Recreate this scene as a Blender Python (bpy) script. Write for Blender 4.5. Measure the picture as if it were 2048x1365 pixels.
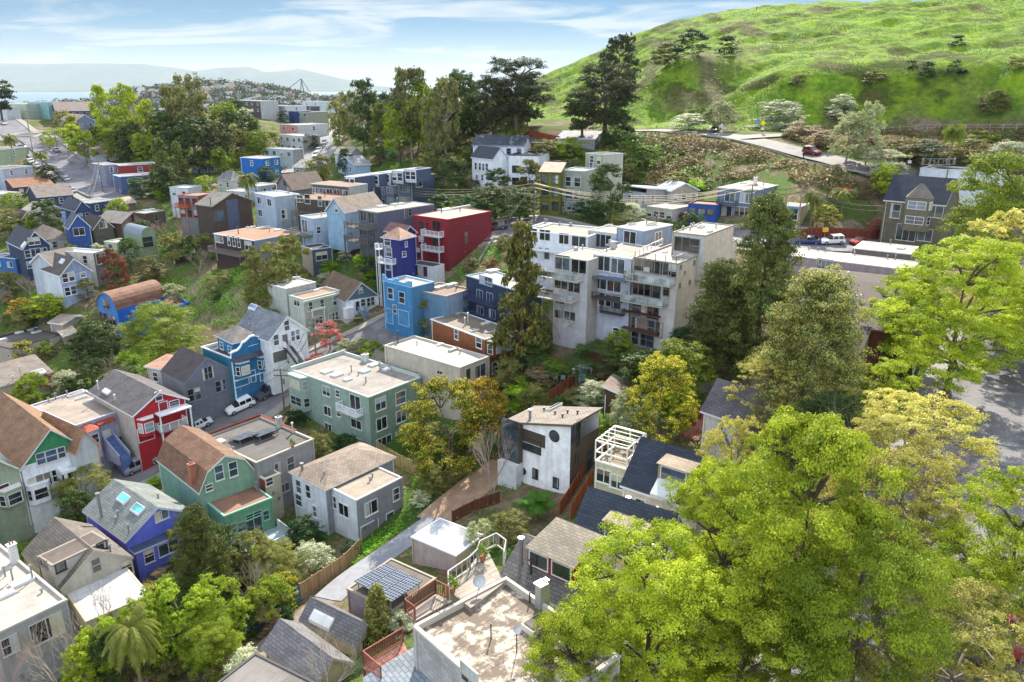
import bpy, math, random
import numpy as np
from mathutils import Vector
for o in list(bpy.data.objects): bpy.data.objects.remove(o)
S = bpy.context.scene
COL = S.collection
rnd = random.Random(7)
NR = np.random.default_rng(11)
# ------------------------------------------------------------ camera, sky, sun, exposure
CAMZ = 150.0
F = 1550.0
PITCH = math.atan((682-172)/F)
cd = bpy.data.cameras.new('camera'); cam = bpy.data.objects.new('camera', cd); COL.objects.link(cam)
cam.location = (0, 0, CAMZ); cam.rotation_euler = (math.pi/2-PITCH, 0, 0)
cd.sensor_width = 36; cd.lens = 36*F/2048; cd.clip_start = 0.5; cd.clip_end = 60000
S.camera = cam
SUN_EL, SUN_AZ = math.radians(39), math.radians(9)      # azimuth right of the view direction (+Y)
W = bpy.data.worlds.new('World'); S.world = W; W.use_nodes = True
wn, wl = W.node_tree.nodes, W.node_tree.links
bg = wn['Background']; bg.inputs['Strength'].default_value = 0.13
sky = wn.new('ShaderNodeTexSky'); sky.sky_type = 'NISHITA'; sky.sun_disc = False
sky.sun_elevation = SUN_EL; sky.sun_rotation = SUN_AZ; sky.dust_density = 0.0; sky.air_density = 1.0; sky.ozone_density = 1.5
def wnode(t, **k):
    n = wn.new(t)
    for a, b in k.items(): setattr(n, a, b)
    return n
tc = wnode('ShaderNodeTexCoord'); sep = wnode('ShaderNodeSeparateXYZ'); wl.new(tc.outputs['Generated'], sep.inputs[0])
# thin high cloud, laid out on a plane overhead (direction / height), so that it streaks towards the horizon
zc = wnode('ShaderNodeMath', operation='MAXIMUM'); wl.new(sep.outputs[2], zc.inputs[0]); zc.inputs[1].default_value = 0.0
za = wnode('ShaderNodeMath', operation='ADD'); wl.new(zc.outputs[0], za.inputs[0]); za.inputs[1].default_value = 0.10
dv = wnode('ShaderNodeVectorMath', operation='DIVIDE'); wl.new(tc.outputs['Generated'], dv.inputs[0])
cb = wnode('ShaderNodeCombineXYZ')
for i in range(3): wl.new(za.outputs[0], cb.inputs[i])
wl.new(cb.outputs[0], dv.inputs[1])
mp = wnode('ShaderNodeMapping'); wl.new(dv.outputs[0], mp.inputs[0]); mp.inputs['Scale'].default_value = (0.75, 1.1, 0.0); mp.inputs['Rotation'].default_value = (0, 0, 0.42); mp.inputs['Location'].default_value = (1.7, 0.8, 0)
nz = wnode('ShaderNodeTexNoise'); wl.new(mp.outputs[0], nz.inputs['Vector']); nz.inputs['Scale'].default_value = 1.0; nz.inputs['Detail'].default_value = 9; nz.inputs['Roughness'].default_value = 0.56; nz.inputs['Distortion'].default_value = 0.55
cr = wnode('ShaderNodeValToRGB'); wl.new(nz.outputs[0], cr.inputs[0])
cr.color_ramp.elements[0].position = 0.47; cr.color_ramp.elements[1].position = 0.60
cr.color_ramp.elements[0].color = (.05, .05, .05, 1); cr.color_ramp.elements[1].color = (1, 1, 1, 1)
# more veil close to the horizon
hz = wnode('ShaderNodeMapRange'); wl.new(sep.outputs[2], hz.inputs[0]); hz.inputs[1].default_value = 0.0; hz.inputs[2].default_value = 0.075; hz.inputs[3].default_value = 0.85; hz.inputs[4].default_value = 0.0
mx0 = wnode('ShaderNodeMath', operation='MAXIMUM'); wl.new(cr.outputs[0], mx0.inputs[0]); wl.new(hz.outputs[0], mx0.inputs[1])
mulc = wnode('ShaderNodeMath', operation='MULTIPLY'); wl.new(mx0.outputs[0], mulc.inputs[0]); mulc.inputs[1].default_value = 0.9
hi_ = wnode('ShaderNodeMapRange'); wl.new(sep.outputs[2], hi_.inputs[0]); hi_.inputs[1].default_value = 0.35; hi_.inputs[2].default_value = 0.6; hi_.inputs[3].default_value = 0.0; hi_.inputs[4].default_value = 0.75  # extra veil overhead and behind the camera, added as fill for shaded walls
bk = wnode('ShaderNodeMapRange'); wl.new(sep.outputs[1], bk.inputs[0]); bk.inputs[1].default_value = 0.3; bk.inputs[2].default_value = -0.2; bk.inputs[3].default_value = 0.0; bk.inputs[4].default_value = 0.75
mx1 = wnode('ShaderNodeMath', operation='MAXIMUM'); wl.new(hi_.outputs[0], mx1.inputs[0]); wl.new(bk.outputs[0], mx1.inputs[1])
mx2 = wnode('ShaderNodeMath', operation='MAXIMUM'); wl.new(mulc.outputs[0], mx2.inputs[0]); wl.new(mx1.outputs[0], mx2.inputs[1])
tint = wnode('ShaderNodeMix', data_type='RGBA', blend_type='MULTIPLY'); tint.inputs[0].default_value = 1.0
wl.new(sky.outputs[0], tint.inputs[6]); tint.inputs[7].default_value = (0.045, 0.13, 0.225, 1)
mix = wnode('ShaderNodeMix', data_type='RGBA'); wl.new(mx2.outputs[0], mix.inputs[0]); wl.new(tint.outputs[2], mix.inputs[6]); cc = wnode('ShaderNodeMix', data_type='RGBA'); wl.new(mx1.outputs[0], cc.inputs[0]); cc.inputs[6].default_value = (2.6, 2.85, 3.0, 1); cc.inputs[7].default_value = (7.9, 8.7, 10.1, 1)  # last colour is the added out-of-view fill cloud, brighter than the visible sky
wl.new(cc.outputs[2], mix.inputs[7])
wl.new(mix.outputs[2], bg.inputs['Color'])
sd = bpy.data.lights.new('sun', 'SUN'); sd.energy = 5.0; sd.angle = math.radians(0.5); sd.color = (1.0, 0.92, 0.78)
sun = bpy.data.objects.new('sun', sd); COL.objects.link(sun)
sdir = Vector((math.sin(SUN_AZ)*math.cos(SUN_EL), math.cos(SUN_AZ)*math.cos(SUN_EL), math.sin(SUN_EL)))
sun.rotation_euler = sdir.to_track_quat('Z', 'Y').to_euler()
S.view_settings.view_transform = 'Standard'; S.view_settings.look = 'None'; S.view_settings.exposure = 1.1; S.view_settings.gamma = 1
S.render.engine = 'CYCLES'
try:
    S.cycles.max_bounces = 6; S.cycles.diffuse_bounces = 3; S.cycles.transmission_bounces = 3; S.cycles.transparent_max_bounces = 4; S.cycles.volume_bounces = 0
except Exception: pass
# ------------------------------------------------------------ pixel <-> place
cs, sn = math.cos(PITCH), math.sin(PITCH)
def ray(px, py):
    x = (px-1024)/F; y = (682-py)/F
    return np.array([x, cs+y*sn, -sn+y*cs])
def at(px, py, D):                    # the point D metres below the camera on the line of sight
    r = ray(px, py); return r*(D/-r[2])+np.array([0, 0, CAMZ])
def atY(px, py, Y):
    r = ray(px, py); return r*(Y/r[1])+np.array([0, 0, CAMZ])
# ------------------------------------------------------------ terrain
G = [(1024,1360,41),(1300,1360,40),(1600,1360,38.5),(2000,1350,37.5),(0,1360,53),(300,1360,52),(560,1365,50),(720,1150,51),(640,1190,51.5),(717,1088,53),(900,1250,47),
 (0,1060,56),(100,1020,55.5),(280,940,53.5),(380,880,51.5),(480,832,49.5),(560,775,47.5),(620,735,45.5),(700,700,43.5),(760,680,42.5),(840,645,40.5),
 (150,1200,53),(260,1150,53),(420,1120,53),(600,1000,53),(900,1000,49),(1000,980,47.5),(1130,1005,46.5),(1200,960,44),(1300,1050,42),(1400,900,40.5),
 (744,900,50.7),(850,850,49),(880,780,46),(985,745,43),(1150,750,41.5),(1270,790,40.5),(1330,697,37.9),(1160,680,38.6),(1400,760,39.5),(1500,830,38.5),
 (1650,1300,39),(1750,1300,38),(1880,1000,37),(1900,800,36),(1960,700,35),(2040,900,36),(2040,560,30),
 (1700,720,35.5),(1600,620,33.5),(1800,590,31.5),(1690,495,28.8),(1560,480,28.8),(1757,478,29.3),(1440,440,27),(1850,480,29),(2040,450,27),
 (1300,400,25.7),(1176,392,26),(1150,535,31.5),(1240,560,33),(1040,373,24.5),(823,398,30.6),(700,405,31.5),(893,543,35),(985,470,29.8),(1065,440,28),(900,470,31),
 (640,508,34),(500,522,36.5),(450,590,40),(536,612,42),(610,672,43.5),(691,650,42),(770,640,40),(955,640,38.5),(850,560,36),(1060,690,40),
 (239,670,48),(0,700,52),(90,790,52),(300,650,47.5),(400,640,44.5),(130,600,43),(0,600,45),(300,520,40),(0,540,41),(60,540,40.3),(150,485,38),(300,450,36),(450,457,35.5),(0,420,35.5),(560,445,33.5),(20,900,54),(180,740,51),
 (230,430,34.5),(100,400,33),(300,380,30.5),(150,345,28),(220,385,31),(100,300,22.5),(50,250,16),(10,240,15),(400,340,28),(480,345,27),(560,345,26.5),(620,332,25.5),(650,272,21),(640,224,14.5),
 (300,270,18),(450,240,15),(200,245,16),(740,350,25.5),(700,290,20),(780,250,14),(900,265,14),(1000,277,14.5),(1100,310,18),(1100,265,12.5)]
GY = [(1200,262,262),(1270,264,245),(1330,262,235),(1400,267,222),(1480,276,208),(1560,295,195),(1640,316,182),(1700,331,173),(1760,345,167),(1850,356,170),(1990,366,168),
 (1400,330,196),(1500,370,178),(1300,350,200),(1620,400,160),(1330,250,250),(1500,262,232),(1600,270,225),(1750,285,210),(1850,300,212),(2040,320,200),
 (1750,246,250),(1900,246,240),(2040,246,228),(1620,245,250),(1950,195,243),(2040,195,233),(1850,195,248),(1720,195,255),(1560,215,256),(1560,150,268),(1720,150,260),(1850,150,253),(1950,150,247),(2040,150,238),(1700,118,275),(1880,115,268),(2040,110,255),
 (1450,225,258),(1350,215,270),(1450,150,285),(1380,110,290),(1250,180,300),(1150,200,330),(1120,225,300),(1090,240,290),
 (1100,148,390),(1200,103,380),(1300,62,375),(1400,36,372),(1500,17,372),(1600,11,372),(1700,6,370),(1800,2,365),(1900,1,360),(2048,-3,350),(2250,-10,330),
 (1300,110,335),(1450,70,330),(1650,65,318),(1850,60,308),(2040,60,295),(2250,60,260),(2250,240,180)]
XYZ = [(-60,430,150-34),(0,470,112),(80,480,128),(200,480,160),(320,480,170),(-330,470,110),(-200,520,105),(-60,560,90),(320,620,120),(0,700,60),(-330,700,60),(330,700,80),(-400,560,85),
 (400,300,190),(400,150,140),(300,100,118),(200,60,112),(120,20,110),(60,0,108),(0,0,106),(-100,0,95),(-200,60,92),(-300,150,96),(-330,250,104),(-350,350,115),(0,30,107),(-60,30,98)]
P = [at(a, b, c) for a, b, c in G]+[atY(a, b, c) for a, b, c in GY]+[np.array(q, float) for q in XYZ]
P = np.array(P)
def _k(r2): return 0.5*r2*np.log(r2+1e-9)
PS = P[:, :2]/100
n = len(PS); d2 = ((PS[:, None]-PS[None])**2).sum(2)
A = np.zeros((n+3, n+3)); A[:n, :n] = _k(d2)+np.eye(n)*0.0008; A[:n, n] = 1; A[:n, n+1:] = PS; A[n, :n] = 1; A[n+1:, :n] = PS.T
WT = np.linalg.solve(A, np.concatenate([P[:, 2], np.zeros(3)]))
def terrain(x, y):
    x = np.asarray(x, float); y = np.asarray(y, float); sh = x.shape
    q = np.stack([x.ravel(), y.ravel()], 1)/100; out = np.empty(len(q))
    for i in range(0, len(q), 20000):
        c = q[i:i+20000]; d = ((c[:, None]-PS[None])**2).sum(2)
        out[i:i+20000] = _k(d)@WT[:n]+WT[n]+c@WT[n+1:]
    return out.reshape(sh)
def tz(x, y): return float(terrain([x], [y])[0])
_ts = 22*np.power(1.0125, np.arange(0, 280))
def hit(px, py):                      # the ground point seen at a pixel of the photograph
    r = ray(px, py); t = _ts/r[1]; zz = CAMZ+r[2]*t; h = zz-terrain(r[0]*t, r[1]*t)
    i = int(np.argmax(h < 0)) if (h < 0).any() else len(t)-1
    if i == 0: i = 1
    a, b = t[i-1], t[i]
    for _ in range(3):
        m = np.linspace(a, b, 8); hh = CAMZ+r[2]*m-terrain(r[0]*m, r[1]*m); j = int(np.argmax(hh < 0)) or 7; a, b = m[j-1], m[j]
    return np.array([r[0]*b, r[1]*b, CAMZ+r[2]*b])
# ------------------------------------------------------------ colours and materials
def lin(c):
    if isinstance(c, str): c = tuple(int(c[i:i+2], 16)/255 for i in (0, 2, 4))
    return tuple(((v/12.92) if v <= .04045 else ((v+.055)/1.055)**2.4) for v in c)
MATS = {}
def newmat(name):
    m = bpy.data.materials.new(name); m.use_nodes = True; nt = m.node_tree; b = nt.nodes['Principled BSDF']
    return m, nt, b
def N(nt, t, **k):
    x = nt.nodes.new(t)
    for a, b in k.items():
        if a.startswith('i_'):
            key = a[2:].replace('_', ' '); x.inputs[int(key) if key.isdigit() else key].default_value = b
        else: setattr(x, a, b)
    return x
def coords(nt, kind='Object'): return N(nt, 'ShaderNodeTexCoord').outputs[kind]
def mat(kind, c='808080', rough=0.75, k=1.0):
    key = (kind, c, rough, k)
    if key in MATS: return MATS[key]
    m, nt, b = newmat(kind+'_'+str(c)); L = nt.links; col = tuple(min(1, v*k) for v in lin(c))
    b.inputs['Roughness'].default_value = rough; b.inputs['Specular IOR Level'].default_value = 0.3
    col = tuple(v*(.66 if kind == 'flat' else .78 if kind == 'stain' else 1) for v in col); base = N(nt, 'ShaderNodeRGB'); base.outputs[0].default_value = (*col, 1); out = base.outputs[0]
    def mul(a, fac_out, lo, hi, c2=None):
        mr = N(nt, 'ShaderNodeMapRange', i_1=0.3, i_2=0.7, i_3=lo, i_4=hi); L.new(fac_out, mr.inputs[0])
        mm = N(nt, 'ShaderNodeVectorMath', operation='SCALE'); L.new(a, mm.inputs[0]); L.new(mr.outputs[0], mm.inputs['Scale']); return mm.outputs[0]
    if kind in ('wall', 'siding', 'trim', 'concrete', 'metal', 'flat', 'asphalt', 'stain', 'wood', 'plank', 'sidewalk'):
        n1 = N(nt, 'ShaderNodeTexNoise', i_Scale={'flat': .35, 'asphalt': .25, 'concrete': .8}.get(kind, .9), i_Detail=7, i_Roughness=.65); L.new(coords(nt), n1.inputs['Vector'])
        lo, hi = {'flat': (.72, 1.15), 'asphalt': (.75, 1.2), 'concrete': (.72, 1.12), 'metal': (.9, 1.05), 'trim': (.9, 1.03), 'sidewalk': (.8, 1.1)}.get(kind, (.78, 1.10))
        out = mul(out, n1.outputs[0], lo, hi)
    if kind in ('wall', 'siding', 'concrete'):      # rain streaks: dirt of its own, stretched downwards
        mpp = N(nt, 'ShaderNodeMapping', i_Scale=(1.6, 1.6, .16)); L.new(coords(nt), mpp.inputs[0])
        n2 = N(nt, 'ShaderNodeTexNoise', i_Scale=1.0, i_Detail=5, i_Roughness=.7); L.new(mpp.outputs[0], n2.inputs['Vector'])
        out = mul(out, n2.outputs[0], .86, 1.08)
    if kind == 'siding':
        wv = N(nt, 'ShaderNodeTexWave', wave_type='BANDS', bands_direction='Z', wave_profile='SAW', i_Scale=1.25, i_Distortion=0.0); L.new(coords(nt), wv.inputs['Vector'])
        bp = N(nt, 'ShaderNodeBump', i_Strength=.6, i_Distance=.05); L.new(wv.outputs['Fac'], bp.inputs['Height']); L.new(bp.outputs[0], b.inputs['Normal'])
        mr = N(nt, 'ShaderNodeMapRange', i_1=0.0, i_2=0.16, i_3=.72, i_4=1.0); L.new(wv.outputs['Fac'], mr.inputs[0])
        mm = N(nt, 'ShaderNodeVectorMath', operation='SCALE'); L.new(out, mm.inputs[0]); L.new(mr.outputs[0], mm.inputs['Scale']); out = mm.outputs[0]
    if kind == 'shingle':
        br = N(nt, 'ShaderNodeTexBrick', i_Scale=1.0, i_Mortar_Size=.03, i_Brick_Width=.62, i_Row_Height=.30, i_Bias=0.0); L.new(coords(nt, 'UV'), br.inputs['Vector'])
        br.inputs['Color1'].default_value = (1.12, 1.12, 1.12, 1); br.inputs['Color2'].default_value = (.80, .80, .80, 1); br.inputs['Mortar'].default_value = (.55, .55, .55, 1)
        n1 = N(nt, 'ShaderNodeTexNoise', i_Scale=.5, i_Detail=6); L.new(coords(nt, 'UV'), n1.inputs['Vector'])
        mm = N(nt, 'ShaderNodeMix', data_type='RGBA', blend_type='MULTIPLY'); mm.inputs[0].default_value = 1; L.new(out, mm.inputs[6]); L.new(br.outputs[0], mm.inputs[7])
        out = mul(mm.outputs[2], n1.outputs[0], .75, 1.18)
        bp = N(nt, 'ShaderNodeBump', i_Strength=.5, i_Distance=.05); L.new(br.outputs['Fac'], bp.inputs['Height']); bp.invert = True; L.new(bp.outputs[0], b.inputs['Normal'])
    if kind == 'stain':
        n3 = N(nt, 'ShaderNodeTexNoise', i_Scale=.55, i_Detail=10, i_Roughness=.72, i_Distortion=.3); L.new(coords(nt), n3.inputs['Vector'])
        rp = N(nt, 'ShaderNodeValToRGB'); L.new(n3.outputs[0], rp.inputs[0]); e = rp.color_ramp.elements
        e[0].position = .47; e[0].color = (.13, .10, .075, 1); e[1].position = .56; e[1].color = (*col, 1)
        x = rp.color_ramp.elements.new(.52); x.color = (.27, .23, .18, 1); n3.inputs['Scale'].default_value = .8
        sb_ = N(nt, 'ShaderNodeTexBrick', i_Scale=1.0, i_Mortar_Size=.03, i_Brick_Width=6.0, i_Row_Height=1.1); L.new(coords(nt), sb_.inputs['Vector']); sb_.inputs['Color1'].default_value = (1, 1, 1, 1); sb_.inputs['Color2'].default_value = (.86, .86, .86, 1); sb_.inputs['Mortar'].default_value = (.6, .58, .55, 1)
        mm = N(nt, 'ShaderNodeMix', data_type='RGBA', blend_type='MULTIPLY'); mm.inputs[0].default_value = 1; L.new(rp.outputs[0], mm.inputs[6]); L.new(sb_.outputs[0], mm.inputs[7]); out = mm.outputs[2]
    if kind == 'flat':      # rolled roofing: seams and ponding marks
        sb_ = N(nt, 'ShaderNodeTexBrick', i_Scale=1.0, i_Mortar_Size=.025, i_Brick_Width=7.0, i_Row_Height=1.0); L.new(coords(nt), sb_.inputs['Vector']); sb_.inputs['Color1'].default_value = (1, 1, 1, 1); sb_.inputs['Color2'].default_value = (.9, .9, .9, 1); sb_.inputs['Mortar'].default_value = (.72, .71, .7, 1)
        mm = N(nt, 'ShaderNodeMix', data_type='RGBA', blend_type='MULTIPLY'); mm.inputs[0].default_value = 1; L.new(out, mm.inputs[6]); L.new(sb_.outputs[0], mm.inputs[7]); out = mm.outputs[2]
        n6 = N(nt, 'ShaderNodeTexNoise', i_Scale=.45, i_Detail=3, i_Distortion=.6); L.new(coords(nt), n6.inputs['Vector']); mr = N(nt, 'ShaderNodeMapRange', i_1=.60, i_2=.64, i_3=1.0, i_4=.8); L.new(n6.outputs[0], mr.inputs[0])
        mm = N(nt, 'ShaderNodeVectorMath', operation='SCALE'); L.new(out, mm.inputs[0]); L.new(mr.outputs[0], mm.inputs['Scale']); out = mm.outputs[0]
    if kind == 'asphalt':      # tar patches and worn wheel tracks
        n6 = N(nt, 'ShaderNodeTexNoise', i_Scale=.3, i_Detail=2); L.new(coords(nt), n6.inputs['Vector']); mr = N(nt, 'ShaderNodeMapRange', i_1=.58, i_2=.60, i_3=1.0, i_4=.72); L.new(n6.outputs[0], mr.inputs[0])
        mm = N(nt, 'ShaderNodeVectorMath', operation='SCALE'); L.new(out, mm.inputs[0]); L.new(mr.outputs[0], mm.inputs['Scale']); out = mm.outputs[0]
    if kind in ('flat', 'asphalt'):
        n4 = N(nt, 'ShaderNodeTexNoise', i_Scale=.12, i_Detail=3); L.new(coords(nt), n4.inputs['Vector']); out = mul(out, n4.outputs[0], .85, 1.12)
        n5 = N(nt, 'ShaderNodeTexVoronoi', feature='DISTANCE_TO_EDGE', i_Scale=.22); L.new(coords(nt), n5.inputs['Vector'])
        mr = N(nt, 'ShaderNodeMapRange', i_1=0.0, i_2=0.012, i_3=.8, i_4=1.0); L.new(n5.outputs[0], mr.inputs[0])
        mm = N(nt, 'ShaderNodeVectorMath', operation='SCALE'); L.new(out, mm.inputs[0]); L.new(mr.outputs[0], mm.inputs['Scale']); out = mm.outputs[0]
    if kind == 'plank':
        wv = N(nt, 'ShaderNodeTexBrick', i_Scale=1.0, i_Mortar_Size=.012, i_Brick_Width=.16, i_Row_Height=3.0); L.new(coords(nt, 'UV'), wv.inputs['Vector'])
        wv.inputs['Color1'].default_value = (1.15, 1.1, 1.05, 1); wv.inputs['Color2'].default_value = (.66, .64, .62, 1); wv.inputs['Mortar'].default_value = (.22, .2, .18, 1)
        mm = N(nt, 'ShaderNodeMix', data_type='RGBA', blend_type='MULTIPLY'); mm.inputs[0].default_value = 1; L.new(out, mm.inputs[6]); L.new(wv.outputs[0], mm.inputs[7]); out = mm.outputs[2]
    if kind == 'block':
        br = N(nt, 'ShaderNodeTexBrick', i_Scale=1.0, i_Mortar_Size=.02, i_Brick_Width=.8, i_Row_Height=.3); L.new(coords(nt, 'UV'), br.inputs['Vector'])
        br.inputs['Color1'].default_value = (1.08, 1.08, 1.08, 1); br.inputs['Color2'].default_value = (.82, .82, .82, 1); br.inputs['Mortar'].default_value = (.6, .6, .6, 1)
        mm = N(nt, 'ShaderNodeMix', data_type='RGBA', blend_type='MULTIPLY'); mm.inputs[0].default_value = 1; L.new(out, mm.inputs[6]); L.new(br.outputs[0], mm.inputs[7])
        n1 = N(nt, 'ShaderNodeTexNoise', i_Scale=.7, i_Detail=8, i_Roughness=.7); L.new(coords(nt), n1.inputs['Vector']); out = mul(mm.outputs[2], n1.outputs[0], .7, 1.15)
    if kind == 'glass':
        n1 = N(nt, 'ShaderNodeTexNoise', i_Scale=.45, i_Detail=2); L.new(coords(nt), n1.inputs['Vector']); out = mul(out, n1.outputs[0], .4, 2.2)
        b.inputs['Roughness'].default_value = .06; b.inputs['Specular IOR Level'].default_value = .9
    if kind == 'paint': b.inputs['Roughness'].default_value = .28; b.inputs['Coat Weight'].default_value = .7; b.inputs['Specular IOR Level'].default_value = .5
    if kind == 'metal': b.inputs['Metallic'].default_value = .5; b.inputs['Roughness'].default_value = .4
    if kind == 'solar':
        br = N(nt, 'ShaderNodeTexBrick', i_Scale=1.0, i_Mortar_Size=.035, i_Brick_Width=.34, i_Row_Height=.34); br.offset = 0; L.new(coords(nt, 'UV'), br.inputs['Vector'])
        br.inputs['Color1'].default_value = (*col, 1); br.inputs['Color2'].default_value = (*col, 1); br.inputs['Mortar'].default_value = (.24, .26, .30, 1); out = br.outputs[0]
        b.inputs['Roughness'].default_value = .22; b.inputs['Specular IOR Level'].default_value = .8
    L.new(out, b.inputs['Base Color'])
    MATS[key] = m; return m
def leafmat(name, c, c2, trans=.45):
    key = ('leaf', name)
    if key in MATS: return MATS[key]
    m, nt, b = newmat('leaf_'+name); L = nt.links
    a = N(nt, 'ShaderNodeAttribute', attribute_name='tint')
    rp = N(nt, 'ShaderNodeMix', data_type='RGBA'); L.new(a.outputs['Fac'], rp.inputs[0]); k_ = (1.22, 1.2, 1.0); rp.inputs[6].default_value = (*[v*k for v, k in zip(lin(c), k_)], 1); rp.inputs[7].default_value = (*[v*k for v, k in zip(lin(c2), k_)], 1)
    oi = N(nt, 'ShaderNodeObjectInfo'); mr = N(nt, 'ShaderNodeMapRange', i_3=.70, i_4=1.16); L.new(oi.outputs['Random'], mr.inputs[0])
    mm = N(nt, 'ShaderNodeVectorMath', operation='SCALE'); L.new(rp.outputs[2], mm.inputs[0]); L.new(mr.outputs[0], mm.inputs['Scale'])
    L.new(mm.outputs[0], b.inputs['Base Color']); b.inputs['Roughness'].default_value = .6; b.inputs['Specular IOR Level'].default_value = .25
    t = N(nt, 'ShaderNodeBsdfTranslucent'); L.new(mm.outputs[0], t.inputs[0]); ms = N(nt, 'ShaderNodeMixShader'); ms.inputs[0].default_value = trans
    L.new(b.outputs[0], ms.inputs[1]); L.new(t.outputs[0], ms.inputs[2]); L.new(ms.outputs[0], nt.nodes['Material Output'].inputs[0])
    MATS[key] = m; return m
# ------------------------------------------------------------ mesh and object helpers
class MB:
    def __init__(s): s.v = []; s.f = []; s.m = []; s.uv = []
    def quad(s, pts, mi=0, uv=None):
        i = len(s.v); s.v += [tuple(p) for p in pts]; s.f.append(tuple(range(i, i+len(pts)))); s.m.append(mi)
        if uv is None:
            a = Vector(pts[0]); e = (Vector(pts[1])-a); l = e.length or 1; e = e/l; nn = e.cross(Vector(pts[2])-a); nn.normalize(); w = nn.cross(e)
            uv = [((Vector(p)-a).dot(e)+a.x+a.y, (Vector(p)-a).dot(w)+a.z) for p in pts]
        s.uv += uv; return s
    def box(s, x0, y0, z0, x1, y1, z1, mi=0, skip=''):
        c = [(x0,y0,z0),(x1,y0,z0),(x1,y1,z0),(x0,y1,z0),(x0,y0,z1),(x1,y0,z1),(x1,y1,z1),(x0,y1,z1)]
        for nm, q in (('b',(3,2,1,0)),('t',(4,5,6,7)),('f',(0,1,5,4)),('r',(1,2,6,5)),('k',(2,3,7,6)),('l',(3,0,4,7))):
            if nm not in skip: s.quad([c[i] for i in q], mi)
        return s
    def cyl(s, x, y, z0, z1, r, n=8, mi=0, r2=None, cap=True):
        r2 = r if r2 is None else r2
        A = [(x+r*math.cos(2*math.pi*i/n), y+r*math.sin(2*math.pi*i/n), z0) for i in range(n)]; B = [(x+r2*math.cos(2*math.pi*i/n), y+r2*math.sin(2*math.pi*i/n), z1) for i in range(n)]
        for i in range(n): j = (i+1) % n; s.quad([A[i], A[j], B[j], B[i]], mi)
        if cap: s.quad(B, mi)
        return s
    def tube(s, p, q, r, r2=None, n=5, mi=0):
        p, q = Vector(p), Vector(q); d = q-p
        if d.length < 1e-6: return s
        r2 = r if r2 is None else r2; u = d.orthogonal().normalized(); w = d.normalized().cross(u)
        A = [p+(u*math.cos(2*math.pi*i/n)+w*math.sin(2*math.pi*i/n))*r for i in range(n)]; B = [q+(u*math.cos(2*math.pi*i/n)+w*math.sin(2*math.pi*i/n))*r2 for i in range(n)]
        for i in range(n): j = (i+1) % n; s.quad([A[i], A[j], B[j], B[i]], mi, [(0,0)]*4)
        s.quad(B, mi, [(0,0)]*n); return s
    def mesh(s, name, mats, smooth=False):
        me = bpy.data.meshes.new(name); me.from_pydata(s.v, [], s.f)
        for m in (mats if isinstance(mats, (list, tuple)) else [mats]): me.materials.append(m)
        me.polygons.foreach_set('material_index', s.m)
        uvl = me.uv_layers.new(name='UVMap'); uvl.data.foreach_set('uv', [c for p in s.uv for c in p])
        if smooth: me.polygons.foreach_set('use_smooth', [True]*len(s.f))
        me.update(); return me
def put(name, me, parent=None, loc=None, rz=None):
    o = bpy.data.objects.new(name, me); COL.objects.link(o)
    if parent: o.parent = parent
    if loc is not None: o.location = tuple(float(c) for c in loc)
    if rz is not None: o.rotation_euler = (0, 0, rz)
    return o
def tag(o, label=None, cat=None, group=None, kind=None):
    if label: o['label'] = label
    if cat: o['category'] = cat
    if group: o['group'] = group
    if kind: o['kind'] = kind
    return o
def empty(name, loc, rz=0, label=None, cat=None, group=None, sc=None):
    o = put(name, None, None, loc, rz); o.empty_display_size = .5
    if sc: o.scale = sc
    return tag(o, label, cat, group)
# ------------------------------------------------------------ the ground
def vnoise(x, y, sc, seed=0):
    x = x/sc+seed*17.3; y = y/sc+seed*5.1; xi = np.floor(x).astype(int); yi = np.floor(y).astype(int); fx = x-xi; fy = y-yi
    fx = fx*fx*(3-2*fx); fy = fy*fy*(3-2*fy)
    def h(a, b):
        q = (a*374761393+b*668265263+seed*1442695) & 0x7fffffff; q = (q ^ (q >> 13))*1274126177 & 0x7fffffff; return ((q ^ (q >> 16)) & 0xffff)/65535.0
    return (h(xi, yi)*(1-fx)+h(xi+1, yi)*fx)*(1-fy)+(h(xi, yi+1)*(1-fx)+h(xi+1, yi+1)*fx)*fy
def grid_mesh(name, X, Y, Z, keep, mats, attr=None):
    ny, nx = X.shape; V = np.stack([X, Y, Z], 2).reshape(-1, 3)
    i = np.arange(ny*nx).reshape(ny, nx); q = np.stack([i[:-1, :-1], i[:-1, 1:], i[1:, 1:], i[1:, :-1]], 2)[keep]
    me = bpy.data.meshes.new(name); used = np.unique(q); mp_ = np.full(ny*nx, -1); mp_[used] = np.arange(len(used)); q = mp_[q]; V = V[used]
    me.vertices.add(len(V)); me.vertices.foreach_set('co', V.astype(np.float32).ravel())
    me.loops.add(q.size); me.loops.foreach_set('vertex_index', q.astype(np.int32).ravel())
    me.polygons.add(len(q)); me.polygons.foreach_set('loop_start', np.arange(0, q.size, 4, dtype=np.int32)); me.polygons.foreach_set('loop_total', np.full(len(q), 4, dtype=np.int32))
    me.polygons.foreach_set('use_smooth', np.ones(len(q), dtype=bool)); me.materials.append(mats); me.update(calc_edges=True); me.validate()
    if attr is not None:
        at_ = me.attributes.new('mask', 'FLOAT', 'POINT'); at_.data.foreach_set('value', attr.reshape(-1)[used].astype(np.float32))
    return me
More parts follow.
